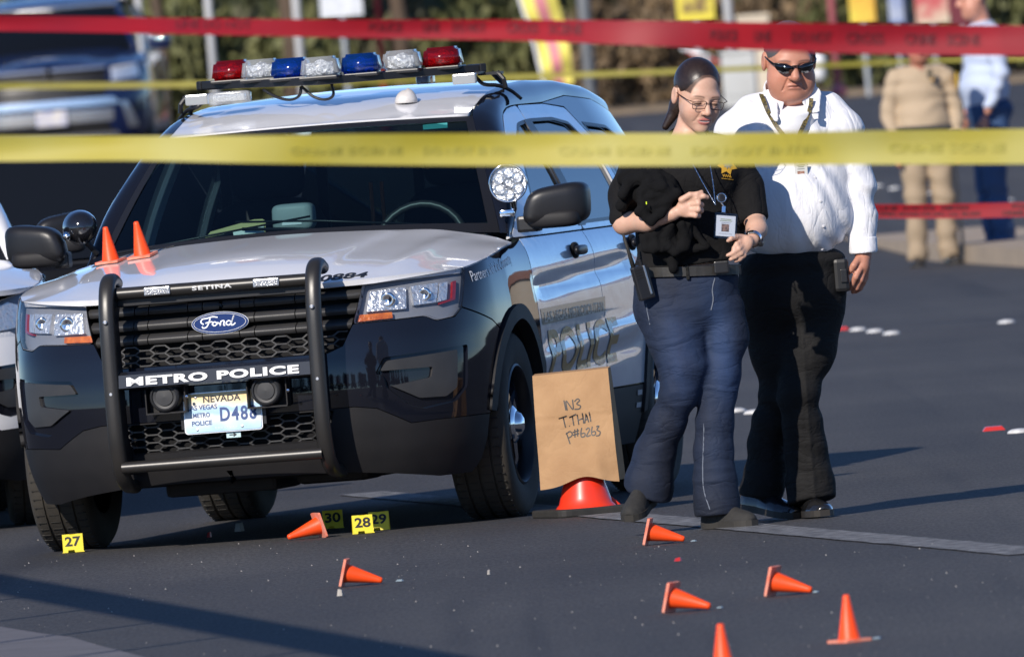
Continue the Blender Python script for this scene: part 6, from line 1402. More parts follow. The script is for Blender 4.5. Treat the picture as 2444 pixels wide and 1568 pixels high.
# jacket bundled over her forearm
jorg = w_(1570, 560, -.2)
M_fleece = mat('black_fleece', (.0045, .0045, .0052), .95, spec=.2, noise=(14, (.007, .007, .0075), .3), bump=(300, .4, .003))
wrinkle(M_fleece, 16, (1, 1, 1), .6, .012)
jg = lambda x, y, dd: w_(1440 + x * .1948, 380 + y * .1948, dd)
def jacket(P):
    P = P + .010 * np.stack([vnoise(P, 13, 24), vnoise(P, 13, 25), vnoise(P, 13, 26)], 1)
    d = ell(P, jg(560, 330, -.125), (.090, .055, .065)); d = smin(d, ell(P, jg(330, 330, -.085), (.045, .055, .080)), .03); d = smin(d, ell(P, jg(860, 1000, -.135), (.085, .026, .080)), .03); d = smin(d, ell(P, jg(600, 900, -.130), (.055, .026, .060)), .03)
    T = [([(250, 240), (420, 170), (640, 190), (800, 290), (880, 400)], -.150, .026), ([(240, 420), (330, 280), (500, 235), (680, 270), (800, 370), (790, 470)], -.185, .022), ([(470, 520), (480, 400), (580, 320), (720, 340), (770, 410), (700, 470), (600, 440)], -.215, .020), ([(560, 470), (640, 420), (700, 430)], -.215, .016), ([(220, 560), (300, 440), (420, 400), (470, 480)], -.150, .024),
         ([(430, 640), (500, 560), (620, 560), (760, 520), (900, 420)], -.215, .018), ([(470, 600), (520, 700), (590, 750), (700, 660), (780, 570)], -.222, .016), ([(640, 620), (700, 590), (760, 560)], -.215, .014),
         ([(560, 860), (500, 980), (520, 1080), (620, 1100)], -.165, .018), ([(700, 830), (620, 940), (640, 1060), (720, 1090)], -.175, .018), ([(830, 810), (760, 960), (800, 1080), (880, 1140), (980, 1080), (1010, 920), (960, 800)], -.180, .017), ([(850, 860), (840, 980), (900, 1080)], -.165, .016), ([(1050, 790), (1050, 930), (1010, 1090)], -.170, .016), ([(1110, 790), (1150, 930), (1240, 1060)], -.155, .013), ([(1010, 1120), (1130, 1100), (1260, 1075)], -.150, .014), ([(870, 1120), (850, 1240), (855, 1340)], -.150, .020)]
    for pts, dd, r in T:
        q3 = [jg(x, y, dd + .008 * math.sin(i * 1.7)) for i, (x, y) in enumerate(pts)]; lo_ = np.min(q3, 0) - r - .05; hi_ = np.max(q3, 0) + r + .05; m = ((P > lo_) & (P < hi_)).all(1)
        if m.any(): d[m] = smin(d[m], chain(P[m], q3, [r] * len(q3), .012), .010)
    d = d + .004 * vnoise(P, 30, 22)
    return smax(d, -w_arms(P) - .0 + .003, .006)
jk = organic('folded_jacket', jacket, jorg - np.array([.22, .14, .28]), jorg + np.array([.24, .24, .32]), .005, M_fleece, None, jorg); jk.location = jorg
tag(jk, 'crumpled black jacket bundled over the woman\'s forearm', 'jacket')
c = jg(527, 538, -.262) - jorg; MB().box((c[0] - .002, c[1] - .002, c[2] - .005), (c[0] + .002, c[1] + .002, c[2] + .005)).build('yellow_tag', mat('lime_tag', (.6, .75, .02), .5), jk)

# ------------------------------------------------------------------ the man in the white shirt
MD = 71.15
m_ = lambda px, py, dd=0.0: at(px, py, MD + dd)
morg = on_ground(1880, 1240); mroot = empty('person', morg); tag(mroot, 'heavy-set man in white shirt, black trousers and sunglasses walking', 'person')
mc = m_(1884, 142, -.03); mR = rotm(9, 14, 3); MK = 1.11; MWI = 1.05
m_neck = m_(1886, 224, .03)
def m_hand(P):
    g = lambda x, y, dd: m_(1380 + x * .4286, 40 + y * .4286, dd)
    d = chain(P, [m_(2045, 440, .0), m_(2060, 560, -.03), m_(2061, 606, -.04)], [.046, .036, .030], .03)
    d = smin(d, ell(P, g(1585, 1375, -.045), (.028, .038, .045)), .02)
    fs = [([g(1570, 1400, -.075), g(1545, 1450, -.085), g(1525, 1490, -.07), g(1512, 1515, -.05)], [.0125, .0115, .0105, .009]), ([g(1590, 1410, -.055), g(1572, 1465, -.065), g(1550, 1510, -.05), g(1530, 1532, -.03)], [.0125, .0115, .0105, .009]),
          ([g(1600, 1415, -.030), g(1590, 1470, -.035), g(1570, 1512, -.02), g(1545, 1530, -.0)], [.0125, .011, .010, .009]), ([g(1605, 1410, -.008), g(1600, 1455, -.008), g(1585, 1490, .005), g(1565, 1505, .02)], [.0115, .010, .009, .008]),
          ([g(1560, 1350, -.07), g(1535, 1385, -.09), g(1518, 1410, -.085), g(1508, 1425, -.07)], [.014, .0125, .011, .009])]
    m = near(P, g(1560, 1430, -.05), .13, lambda Q: fingers(Q, fs, np.full(len(Q), .02), .003)); return smin(d, m, .006)
def m_body(P):
    d = head_field(P, mc, mR, MK, True, MWI)
    d = smin(d, chain(P, [m_(1884, 195, .03), m_neck, m_(1886, 300, .04)], [.078, .080, .085], .02), .025)
    d = smin(d, chain(P, [m_(1886, 340, .03), m_(1886, 560, .02), m_(1890, 690, .02)], [.11, .12, .11], .05), .05); d = smin(d, chain(P, [m_(1790, 320, .03), m_(1985, 312, .03)], [.045, .045], .03), .05)
    d = smin(d, chain(P, [m_(1845, 720, .02), m_(1866, 945, .05), m_(1826, 1160, .12)], [.07, .034, .026], .03), .03); d = smin(d, chain(P, [m_(1935, 720, .02), m_(1905, 945, -.05), m_(1935, 1180, .0)], [.07, .034, .026], .03), .03)
    d = smin(d, chain(P, [m_(1995, 318, .03), m_(2040, 440, .0)], [.045, .042], .03), .03)
    return smin(d, m_hand(P), .02)
def m_col(V): q = ((V - mc) @ mR) / MK; q[:, 0] /= MWI; return head_tint(q, (.50, .225, .150), (.40, .14, .11), (.16, .09, .07), True)
lo = m_(1690, 1250, 0); hi = m_(2110, 30, 0); LOM = (lo[0] - .05, MD - .36, -.01); HIM = (hi[0] + .05, MD + .34, hi[2] + .04)
organic('body', m_body, LOM, HIM, .006, M_skin, mroot, morg, fine=((mc[0] - .13, mc[0] + .14, .0032), (mc[1] - .18, mc[1] + .15, .0032), (mc[2] - .19, mc[2] + .15, .0032)), color=m_col)
def m_hair(P):
    q = ((P - mc) @ mR) / MK; q[:, 0] /= MWI; qs = q.copy(); qs[:, 0] = np.abs(q[:, 0]); d = ell(q, (0, .014, .037), (.0795, .102, .0905)); d = smax(d, -ell(q, (0, -.115, -.010), (.075, .085, .090)), .008); d = smax(d, -ell(q, (0, -.060, -.10), (.12, .11, .085)), .01); d = smax(d, -ell(qs, (.088, .006, -.012), (.022, .028, .038)), .006)
    return (d + .0015 * vnoise(P, 160, 5)) * MK
organic('hair', m_hair, mc - .17, mc + .18, .004, M_hairg, mroot, morg)
# sunglasses
sg_ = empty('sunglasses'); sg_.parent = mroot; M_sun = mat('sunglass_lens', (.004, .004, .005), .06, coat=1.0); M_sunf = mat('sunglass_frame', (.008, .008, .009), .25)
hp = lambda p: head_pt(mc, mR, MK, p) - morg
def wrap(u, v, o=0.0): return (u, -.1125 - o + 2.6 * max(0, abs(u) - .006) ** 2 * 3.0, -.004 + v)
for sg in (-1, 1):
    base = [(.006, .004), (.030, .014), (.058, .013), (.068, .007), (.062, -.010), (.042, -.021), (.020, -.017), (.009, -.006)]
    loop = round_poly([(sg * u, v) for u, v in base], .008, 4); n = len(loop); fr = [hp(wrap(u, v, .003)) for u, v in loop]; bk = [hp(wrap(u, v, .0)) for u, v in loop]; cc = hp(wrap(sg * .036, -.001, .006))
    MB().raw(fr + bk + [cc], [(i, (i + 1) % n, 2 * n) for i in range(n)] + [(i, n + i, n + (i + 1) % n, (i + 1) % n) for i in range(n)]).build('lens', M_sun, sg_, True)
    MB().tube([hp(q) for q in (wrap(sg * .030, .013, .002), wrap(sg * .058, .012, .002), (sg * .071, -.086, .006), (sg * .081, -.05, .010), (sg * .085, .0, .012), (sg * .084, .025, .0))], [.0022, .0032, .0042, .0038, .003, .0025], 8).build('temple', M_sunf, sg_, True)
MB().tube([hp(wrap(u, .007 + .0, .002)) for u in np.linspace(-.012, .012, 6)], .0032, 8).build('bridge', M_sunf, sg_, True)

# shirt
M_shirt = mat('white_cotton', (.74, .74, .77), .8, sheen=.05, bump=(420, .2, .001)); wrinkle(M_shirt, 6, (2.2, 1, .8), .45, .020, (0, .55, 0)); wrinkle(M_shirt, 16, (1.8, 1, .8), .28, .008, (0, .3, 0), 2.)
def m_torso(P):
    d = ell(P, m_(1886, 390, .02), (.235, .160, .22)); d = smin(d, ell(P, m_(1892, 520, -.02), (.222, .195, .165)), .10); d = smin(d, ell(P, m_(1885, 470, -.075), (.16, .12, .13)), .07)
    d = smin(d, chain(P, [m_(1750, 315, .04), m_(1800, 270, .05), m_(1886, 238, .05), m_(1972, 268, .05), m_(2015, 308, .04)], [.070, .066, .075, .066, .070], .03), .05)
    return d
def m_sleeve(P): 
    s = chain(P, [m_(2008, 305, .03), m_(2040, 400, .01), m_(2048, 450, .0), m_(2056, 530, -.015), m_(2060, 600, -.035)], [.072, .062, .060, .053, .050], .03); return smax(s, -(P[:, 2] - m_(2060, 602, 0)[2]), .004)
def m_shirt(P):
    d = m_torso(P); z = P[:, 2]
    bz = m_(1890, 622, 0)[2]; d = smax(d, -(z - bz + .10 * np.clip(P[:, 0] - m_(1890, 600, 0)[0], -.2, .2) * -.3), .010)
    s = m_sleeve(P); s0 = chain(P, [m_(1762, 315, .03), m_(1715, 420, .02), m_(1700, 470, .05)], [.072, .062, .058], .03)
    x = P[:, 0]; cx = m_(1886, 480, 0)[0]
    fold = .0045 * np.sin((z * .55 + (x - cx) * .9) * 75 + 6 * vnoise(P, 6, 31)) * np.clip((x - cx) / .12, 0, 1) + .004 * np.sin(x * 62 + 4 * vnoise(P, 7, 32)) * np.clip((m_(1886, 420, 0)[2] - z) / .1, 0, 1) * .6 + .008 * vnoise(P, 8, 33)
    s = s + .006 * np.sin(z * 62 + 6 * vnoise(P, 9, 34) + x * 30) * np.clip((z - m_(1886, 560, 0)[2]) / .05, 0, 1) + .006 * vnoise(P, 12, 35)
    d = d + fold; pk = np.abs(x - m_(1955, 500, 0)[0] + .0) - .0035; front = P[:, 1] < MD - .05
    d = d - .0018 * np.exp(-((x - (cx + .060 + (m_(1886, 400, 0)[2] - z) * .055)) / .014) ** 2) * front
    d = smin(d, s, .016); d = smin(d, s0, .03)
    d = smax(d, (P[:, 2] - m_neck[2] + .005 + .52 * np.clip(-(P[:, 1] - m_neck[1]), -.1, .16)), .012); return smax(d, -chain(P, [m_(1884, 195, .02), m_(1884, 255, .0)], [.082, .086], .02), .006)
shirt = organic('shirt', m_shirt, (LOM[0], LOM[1], m_(1890, 650, 0)[2]), (HIM[0], HIM[1], m_neck[2] + .09), .006, M_shirt, mroot, morg)
def m_cuff(P): s = chain(P, [m_(2058, 560, -.02), m_(2061, 602, -.037)], [.0535, .0535], .02); return smax(smax(s, -(P[:, 2] - m_(2060, 604, 0)[2]), .003), P[:, 2] - m_(2060, 566, 0)[2], .003)
organic('cuff', m_cuff, m_(2061, 590, -.03) - .09, m_(2061, 590, -.03) + .09, .004, M_shirt, mroot, morg)
def m_collar(P):
    q = P - m_neck; r = np.sqrt(q[:, 0] ** 2 + (q[:, 1] * .95 + .01) ** 2); z = q[:, 2] + .50 * np.clip(-q[:, 1], -.1, .14)
    stand = smax(np.abs(r - .098 + .12 * z) - .0045, np.abs(z - .008) - .030, .004)
    # two points of the collar
    pt = None
    for sg, tip in ((-1, m_(1852, 285, -.150)), (1, m_(1948, 286, -.120))):
        base = m_neck + np.array([sg * .082, -.070, -.010]); e = rcone(P, base, tip, .034, .010, (1, .20, 1)); pt = e if pt is None else np.minimum(pt, e)
    d = smin(stand, pt, .01); return smax(d, -(np.abs(q[:, 0] - .006) - .030 - .35 * np.clip(.03 - z, 0, 1) + np.clip(q[:, 1] + .05, 0, 1) * 6), .004)
organic('collar', m_collar, m_neck - np.array([.17, .22, .15]), m_neck + .15, .004, M_shirt, mroot, morg)
def m_under(P): return smax(smax(chain(P, [m_(1884, 232, -.040), m_(1884, 290, -.03)], [.094, .105], .02), -(P[:, 2] - m_(1886, 330, 0)[2]), .01), P[:, 2] - m_neck[2] + .002 + .52 * np.clip(-(P[:, 1] - m_neck[1]), -.1, .14), .006)
organic('undershirt', m_under, m_neck - np.array([.15, .20, .16]), m_neck + .12, .005, mat('white_tshirt', (.78, .78, .80), .85), mroot, morg)
M_butn = mat('shirt_button', (.55, .55, .58), .3)
for px, py in ((1945, 425), (1958, 481), (1965, 540), (1962, 594)):
    p = on_cloth(m_shirt, [(px, py)], .002, base=MD)[0] - morg; MB().lathe([(.0055, 0), (.0055, .002), (.003, .003)], 14, Matrix.Translation(Vector(p)) @ Matrix.Rotation(math.pi / 2, 4, 'X')).build('button', M_butn, shirt)
# lanyard and card
M_lany = mat('black_gold_lanyard', (.012, .012, .012), .5, noise=(160, (.16, .12, .03), .10))
for pts in ([(1816, 225), (1822, 240), (1832, 265), (1852, 300), (1868, 322), (1886, 352), (1898, 382)], [(1936, 235), (1934, 255), (1922, 290), (1908, 322), (1902, 350), (1900, 382)]):
    L = smooth_line([tuple(q) for q in pts], 8); P3 = on_cloth(lambda P: np.minimum(m_shirt(P), m_collar(P)), L, .004, base=MD); yy = np.pad(P3[:, 1], 5, mode='edge'); yy = np.array([yy[i:i + 11].min() for i in range(len(P3))]); P3[:, 1] = np.convolve(np.pad(yy, 4, mode='edge'), np.ones(9) / 9, 'valid') - .008; ribbon3('lanyard', P3, .016, M_lany, mroot, morg)
p = on_cloth(m_shirt, [(1912, 410)], .006, base=MD)[0]; mcard = empty('id_card', p - morg); mcard.parent = mroot; mcard.rotation_euler = (math.radians(4), math.radians(1), math.radians(4))
MB().box((-.024, -.001, -.050), (.024, .001, .034)).build('card', mat('card_cream', (.62, .62, .60), .5), mcard); MB().box((-.014, -.0022, -.032), (.012, -.0012, .002)).build('photo', mat('small_photo_b', (.18, .08, .05), .6, noise=(80, (.42, .24, .18), .12)), mcard)
for ww, z in ((.030, .024), (.022, .018), (.026, .010), (.024, -.042)): MB().box((-ww / 2, -.002, z - .0015), (ww / 2, -.0012, z + .0015)).build('print_line', mat('print_grey', (.25, .27, .22), .6), mcard)
MB().box((-.008, -.004, .034), (.008, .002, .050), bev=.002).tube([(-.012, -.002, .075), (-.004, -.002, .048)], .004, 8).build('strap_clip', M_plast2, mcard)

# trousers
M_trou = mat('black_trousers', (.0075, .0072, .0075), .8, spec=.3, noise=(10, (.011, .0105, .0105), .3), bump=(380, .25, .002)); wrinkle(M_trou, 7, (1, 1, 1.8), .5, .020, (0, .3, 0)); wrinkle(M_trou, 18, (1, 1, 2), .3, .008)
def m_trou(P):
    d = ell(P, m_(1890, 690, .0), (.205, .165, .17)); d = smin(d, ell(P, m_(1890, 625, .0), (.200, .165, .06)), .04)
    a = chain(P, [m_(1842, 745, .02), m_(1856, 836, .04), m_(1864, 935, .06), m_(1842, 1009, .09), m_(1830, 1060, .11), m_(1828, 1120, .12), m_(1818, 1165, .13), m_(1812, 1230, .14)], [.118, .098, .072, .068, .066, .069, .073, .080], .04)
    b = chain(P, [m_(1945, 740, .0), m_(1930, 836, -.03), m_(1905, 940, -.06), m_(1916, 1009, -.04), m_(1922, 1060, -.02), m_(1932, 1130, .0), m_(1937, 1175, .0), m_(1941, 1245, .0)], [.112, .095, .070, .068, .072, .080, .084, .090], .04)
    ca = (P - m_(1815, 1178, .13)) @ np.array([.15, -.1, .98]); a = smax(a, -ca - .01, .008); cb = (P - m_(1937, 1197, .0)) @ np.array([-.1, .15, .98]); b = smax(b, -cb, .008)
    d = smin(d, a, .03); d = smin(d, b, .03); d = smax(d, P[:, 2] - m_(1890, 598, 0)[2], .008); z = P[:, 2]
    wr = .003 * np.sin(z * 60 + 7 * vnoise(P, 6, 41) + P[:, 0] * 35) * (np.exp(-((z - m_(1886, 950, 0)[2]) / .10) ** 2) + np.exp(-((z - m_(1886, 1120, 0)[2]) / .09) ** 2)) + .0045 * vnoise(P, 8, 42) - .004 * np.exp(-((P[:, 0] - m_(1912, 950, 0)[0] - .02) / .007) ** 2) * (P[:, 1] < MD) * (z < m_(1886, 760, 0)[2])
    return d + wr
trou = organic('trousers', m_trou, (LOM[0], LOM[1], 0), (HIM[0], HIM[1], m_(1890, 590, 0)[2]), .0065, M_trou, mroot, morg)
hc = m_(2012, 655, -.06) - morg; MB().box((hc[0] - .035, hc[1] - .05, hc[2] - .065), (hc[0] + .022, hc[1] + .05, hc[2] + .06), bev=.014).build('holster', mat('holster_leather', (.008, .008, .009), .45), mroot); MB().box((hc[0] - .01, hc[1] - .058, hc[2] - .03), (hc[0] + .014, hc[1] - .050, hc[2] + .02), bev=.003).build('holster_snap', M_plast2, mroot)
M_gshoe = mat('polished_black_shoe', (.012, .012, .013), .22, coat=.7, bump=(30, .1, .003)); M_gsole = mat('shoe_sole_brown', (.028, .024, .020), .6)
shoe(mroot, morg, (m_(1782, 1190, .2)[0], MD + .20, .060), (m_(1898, 1234, .0)[0], MD - .03, .018), M_gshoe, M_gsole, .050, .080, 'shoe')
shoe(mroot, morg, (m_(1915, 1220, .08)[0], MD + .10, .018), (m_(1968, 1232, -.2)[0], MD - .175, .022), M_gshoe, M_gsole, .052, .085, 'shoe')

# ------------------------------------------------------------------ two people far behind
def far_person(px_mid, px_foot, D, label, skin, top_c, bot_c, shoe_c, hair_c, s, lean=0.0, yaw=0.0, extras=None):
    org = on_ground(px_mid, px_foot); org = np.array([org[0], D, 0.0]); root = empty('person', org); tag(root, label, 'person')
    L = lambda x, y, z: np.array([x, y, z]) * s
    Rz = np.array(Matrix.Rotation(math.radians(yaw), 3, 'Z')); T = lambda P: (P) @ Rz
    def head(P): q = T(P); return q
    hc = L(0.0, -.02, 1.66); hR = rotm(yaw, 8, 0)
    def body(P):
        d = head_field(P, Rz @ hc, hR, 1.05 * s, True); q = P @ Rz
        d = smin(d, chain(q, [L(0, .0, 1.58), L(0, .02, 1.46)], [.06, .065], .02), .02); d = smin(d, chain(q, [L(0, .02, 1.38), L(0, .02, .95)], [.10, .10], .03), .04)
        for sg in (-1, 1):
            d = smin(d, chain(q, [L(sg * .19, .02, 1.42), L(sg * .25, .04, 1.16), L(sg * .23, -.06, .93)], [.045, .038, .026], .02), .03); d = smin(d, ell(q, L(sg * .225, -.085, .86), (.022, .035, .05)), .02); d = smin(d, chain(q, [L(sg * .09, .02, .92), L(sg * .11, .0, .5), L(sg * .13, .03, .1)], [.06, .045, .035], .02), .03)
            fs = [([L(sg * .225 + k * .012, -.09, .83), L(sg * .225 + k * .014, -.10, .79), L(sg * .22 + k * .012, -.095, .755)], [.010, .009, .008]) for k in (-1.2, -.4, .4, 1.2)] + [([L(sg * .205, -.10, .87), L(sg * .19, -.125, .84), L(sg * .185, -.13, .81)], [.012, .010, .009])]
            d = fingers(q, fs, d)
        return d
    col = lambda V: head_tint(((V - Rz @ hc) @ hR) / (1.05 * s), skin, np.array(skin) * .7, hair_c, True)
    lo = np.array([-.42, -.35, -.02]) * s; hi = np.array([.42, .35, 1.86]) * s
    organic('body', body, lo, hi, .012, M_skin, root, (0, 0, 0), color=col)
    def shirtf(P):
        q = P @ Rz; d = ell(q, L(0, .02, 1.30), np.array((.20, .13, .20)) * s); d = smin(d, ell(q, L(0, .0, 1.08), np.array((.20, .155, .17)) * s), .08)
        d = smin(d, chain(q, [L(-.17, .02, 1.42), L(0, .03, 1.46), L(.17, .02, 1.42)], [.06, .07, .06], .03), .04)
        for sg in (-1, 1): d = smin(d, chain(q, [L(sg * .19, .02, 1.41), L(sg * .255, .04, 1.16), L(sg * .235, -.05, .96)], [.064, .058, .045], .02), .02)
        d = d + .012 * vnoise(P, 9, 51) + .005 * np.sin(P[:, 2] * 60 + 6 * vnoise(P, 7, 52)); d = smax(d, -(P[:, 2] - .95 * s), .01); return smax(d, P[:, 2] - 1.50 * s, .01)
    organic('shirt', shirtf, lo, hi, .012, top_c, root, (0, 0, 0))
    def trouf(P):
        q = P @ Rz; d = ell(q, L(0, .02, .93), np.array((.19, .14, .13)) * s)
        for sg in (-1, 1): d = smin(d, chain(q, [L(sg * .09, .02, .88), L(sg * .105, -.01, .5), L(sg * .12, .03, .08)], [.105, .078, .074], .03), .02)
        d = d + .010 * vnoise(P, 8, 53) + .005 * np.sin(P[:, 2] * 45 + 6 * vnoise(P, 6, 54)); d = smax(d, P[:, 2] - 1.0 * s, .01); return smax(d, -(P[:, 2] - .04), .01)
    organic('trousers', trouf, lo, hi, .012, bot_c, root, (0, 0, 0))
    def hairf(P): q = ((P - Rz @ hc) @ hR) / (1.05 * s); d = ell(q, (0, .014, .040), (.082, .106, .095)); d = smax(d, -ell(q, (0, -.115, -.02), (.08, .085, .09)), .01); return smax(d, -ell(q, (0, -.03, -.10), (.13, .14, .085)), .01) * s
    organic('hair', hairf, np.array([-.16, -.18, 1.5]) * s, np.array([.16, .2, 1.9]) * s, .010, mat('hair_' + label[:6].strip().replace(' ', '_'), hair_c, .6), root, (0, 0, 0))
    for sg in (-1, 1): a = Rz @ L(sg * .12, .07, .02); b = Rz @ L(sg * .15, -.14, .02); shoe(root, np.zeros(3), a, b, shoe_c, M_sole, .05, .08)
    return root
M_khaki = mat('khaki_cloth', (.42, .32, .215), .8, bump=(200, .2, .002)); M_khaki2 = mat('khaki_trousers', (.33, .25, .165), .8)
off = far_person(2266, 652, 135.5, 'uniformed officer in khaki shirt and trousers standing far behind', (.42, .17, .11), M_khaki, M_khaki2, mat('officer_shoe', (.012, .012, .014), .25, coat=.5), (.10, .07, .05), .955, yaw=8)
for v in (( .262, -.03, 1.30),): V, Fc = superq(v, (.012, .055, .065), .8); add('shoulder_patch', V, Fc, mat('patch_gold', (.55, .36, .04), .6), off, True)
MB().box((.05, -.150, 1.33), (.09, -.132, 1.40)).build('chest_badge', mat('badge_dark', (.10, .08, .05), .4), off); MB().box((.075, -.158, 1.31), (.095, -.14, 1.335)).build('name_bar', M_gold, off)
MB().box((-.20, -.175, .955), (.20, -.13, 1.0), bev=.01).build('duty_belt', M_leath, off)
MB().prism([(.19, .08), (.215, .08), (.205, .5), (.20, .92), (.18, .92), (.185, .5)], -.02, .02, lambda u, v, w: (u + .01, w - .01, v)).build('trouser_stripe', M_blet, off)
civ = far_person(2452, 648, 136.5, 'person in pale blue shirt and blue jeans at the right edge', (.55, .26, .18), mat('pale_blue_shirt', (.48, .55, .70), .8, bump=(200, .2, .002)), mat('far_jeans', (.035, .075, .17), .8), mat('tan_shoe', (.24, .13, .07), .6), (.30, .14, .07), 1.14, yaw=-75)

# ------------------------------------------------------------------ white SUV behind the police vehicle, at the left edge
wy = math.radians(-3.0); q = B(np.array(1.15), np.array(.985)); tgt = at(82, 716, 79.6)
ca, sa = math.cos(-(math.pi / 2 + wy)), math.sin(-(math.pi / 2 + wy)); wo_ = np.array([tgt[0] - (q[0] * ca - q[1] * sa), tgt[1] - (q[0] * sa + q[1] * ca), 0])
wsuv = empty('parked_suv', wo_, -(math.pi / 2 + wy)); tag(wsuv, 'white SUV at the left edge, its headlight beside the police vehicle', 'car')
build_suv(wsuv, False)

# ------------------------------------------------------------------ dark saloon parked across, behind both
M_dgrey = mat('charcoal_paint', (.006, .0065, .009), .5, spec=.1, coat=.4); M_dglass = mat('dark_tinted_glass', (.005, .006, .008), .15, spec=.3)
sx, sy = -2.6, 88.0; sed = empty('parked_saloon', (sx, sy, 0)); tag(sed, 'dark charcoal car seen side on behind the mirrors at left', 'car')
low = [(-2.35, .30), (-2.38, .62), (-2.30, .86), (-1.6, .95), (-.9, 1.0), (1.3, 1.0), (2.0, .98), (2.32, .92), (2.38, .6), (2.30, .28)]
cab = [(-1.75, .98), (-1.35, 1.46), (.1, 1.56), (1.5, 1.52), (2.2, 1.0)]
def loft(name, poly, y0, y1, inz, m):
    mb = MB(); n = len(poly); V = []
    for y, k in ((-y0, 1), (-y1, 0), (y1, 0), (y0, 1)):
        for u, v in poly: V.append((u * (1 - .04 * k), y if inz is None else math.copysign(abs(y) - inz * max(0, v - 1.0), y), v - (.05 * k if v > .5 and inz is None else 0)))
    Fc = [(r * n + i, r * n + (i + 1) % n, (r + 1) * n + (i + 1) % n, (r + 1) * n + i) for r in range(3) for i in range(n)] + [tuple(range(n)), tuple(3 * n + i for i in range(n))[::-1]]
    return mb.raw(V, Fc).build(name, m, sed, bevel=.03)
loft('body', low, .90, .84, None, M_dgrey); loft('cabin', cab, .78, .72, .35, M_dgrey)
for P in ([(-1.55, 1.02), (-1.22, 1.40), (.16, 1.49), (.16, 1.02)], [(.24, 1.02), (.24, 1.49), (1.35, 1.46), (1.95, 1.04)]):
    MB().prism(P, 0, .012, lambda u, v, w: (u, -.785 + .35 * (v - 1.0) - w, v)).build('side_window', M_dglass, sed)
for x in (-1.45, 1.4):
    for sg in (-1, 1): MB().lathe([(.20, -.1), (.31, -.1), (.33, -.07), (.33, .07), (.31, .1), (.20, .1), (.18, .06), (0, .06)], 28, Matrix.Translation((x, sg * .80, .33)) @ Matrix.Rotation(math.pi / 2 * -sg, 4, 'X')).build('wheel', M_rub, sed, 'auto')
MB().box((.195, -.905, .35), (.203, -.89, .98)).build('door_seam', M_dark, sed)

# ------------------------------------------------------------------ blue SUV facing the camera far behind
M_navy = mat('navy_paint', (.006, .013, .055), .45, spec=.1, coat=1.0); M_silv = mat('satin_silver', (.80, .80, .81), .22, metal=.9)
BD_ = 190.0; bz = gz(BD_); bs = empty('blue_suv', (at(139, 300, BD_)[0], BD_, bz), -math.pi / 2 - math.radians(2)); tag(bs, 'dark blue SUV with bright silver bumper facing the camera at upper left', 'car')
half = [(.0, .245), (.70, .245), (1.05, .27), (1.25, .35), (1.25, .98), (1.10, 1.0), (0, 1.0)]
HLb = [(.64, .83), (.66, .96), (1.08, .985), (1.04, .86)]; GRb = [(-.62, .965), (.62, .965), (.55, .68), (-.55, .68)]
patch('front_body', both(half[1:-1]), B, M_navy, bs, .07, holes=[HLb, mir(HLb), GRb], thick=.03, outward=(1, 0, 0))
patch('grille', GRb, lambda s, z: B(s, z) - np.array([.04, 0, 0]), M_plast2, bs, .08, outward=(1, 0, 0)); patch('grille_bar', [(-.60, .955), (.60, .955), (.61, .985), (-.61, .985)], B, M_silv, bs, .05, off=.012, thick=.02, outward=(1, 0, 0))
for z in (.90, .83, .76): patch('grille_slat', [(-.57, z), (.57, z), (.57, z + .018), (-.57, z + .018)], B, M_plast, bs, .06, off=-.015, thick=.02, outward=(1, 0, 0))
patch('bumper_bar', [(-.70, .60), (.70, .60), (.62, .67), (-.62, .67)], B, M_silv, bs, .05, off=.02, thick=.04, outward=(1, 0, 0))
for P in ([(.70, .62), (.78, .62), (.95, .36), (.80, .36)], [(-.80, .36), (-.95, .36), (-.78, .62), (-.70, .62)], [(-.62, .44), (.62, .44), (.62, .56), (-.62, .56)], [(-.72, .27), (.72, .27), (.66, .33), (-.66, .33)]): patch('skid_trim', P, B, M_silv, bs, .06, off=.012, thick=.03, outward=(1, 0, 0))
patch('lower_intake', [(-.62, .335), (.62, .335), (.55, .435), (-.55, .435)], B, M_dark, bs, .06, off=.008, outward=(1, 0, 0))
for sd in (lambda P: P, mir):
    lm = patch('headlight', sd(HLb), B, M_refl, bs, .05, outward=(1, 0, 0)); patch('running_light', sd([(.68, .945), (1.04, .968), (1.04, .978), (.68, .958)]), B, M_wlet, lm, .05, off=.01, thick=.02, outward=(1, 0, 0))
    patch('fog_lamp', sd([(.84, .52), (1.04, .53), (1.02, .58), (.86, .58)]), B, M_plast2, bs, .05, off=.006, outward=(1, 0, 0)); patch('corner_reflector', sd([(1.10, .42), (1.125, .42), (1.125, .62), (1.10, .62)]), B, M_silv, bs, .05, off=.006, outward=(1, 0, 0))
MB().box((1.03, -.153, .42), (1.038, .153, .575), bev=.004).build('number_plate', mat('pale_plate', (.62, .58, .52), .5, noise=(14, (.30, .32, .50), .15)), bs)
patch('hood', [tuple(B(s, .99)[:2]) for s in np.linspace(-1.1, 1.1, 15)] + [(.2, .95), (-.30, .88), (-.32, -.88), (.2, -.95)], hood_map, M_navy, bs, .08, thick=.03, outward=(0, 0, 1))
n = 12; k = 6; uu = np.linspace(-1, 1, n + 1); vv = np.linspace(0, 1, k + 1); V = [ws_map(np.array(u), np.array(v)) for v in vv for u in uu]
add('windscreen', V, [(j * (n + 1) + i, j * (n + 1) + i + 1, (j + 1) * (n + 1) + i + 1, (j + 1) * (n + 1) + i) for j in range(k) for i in range(n)], M_dglass, bs, True)
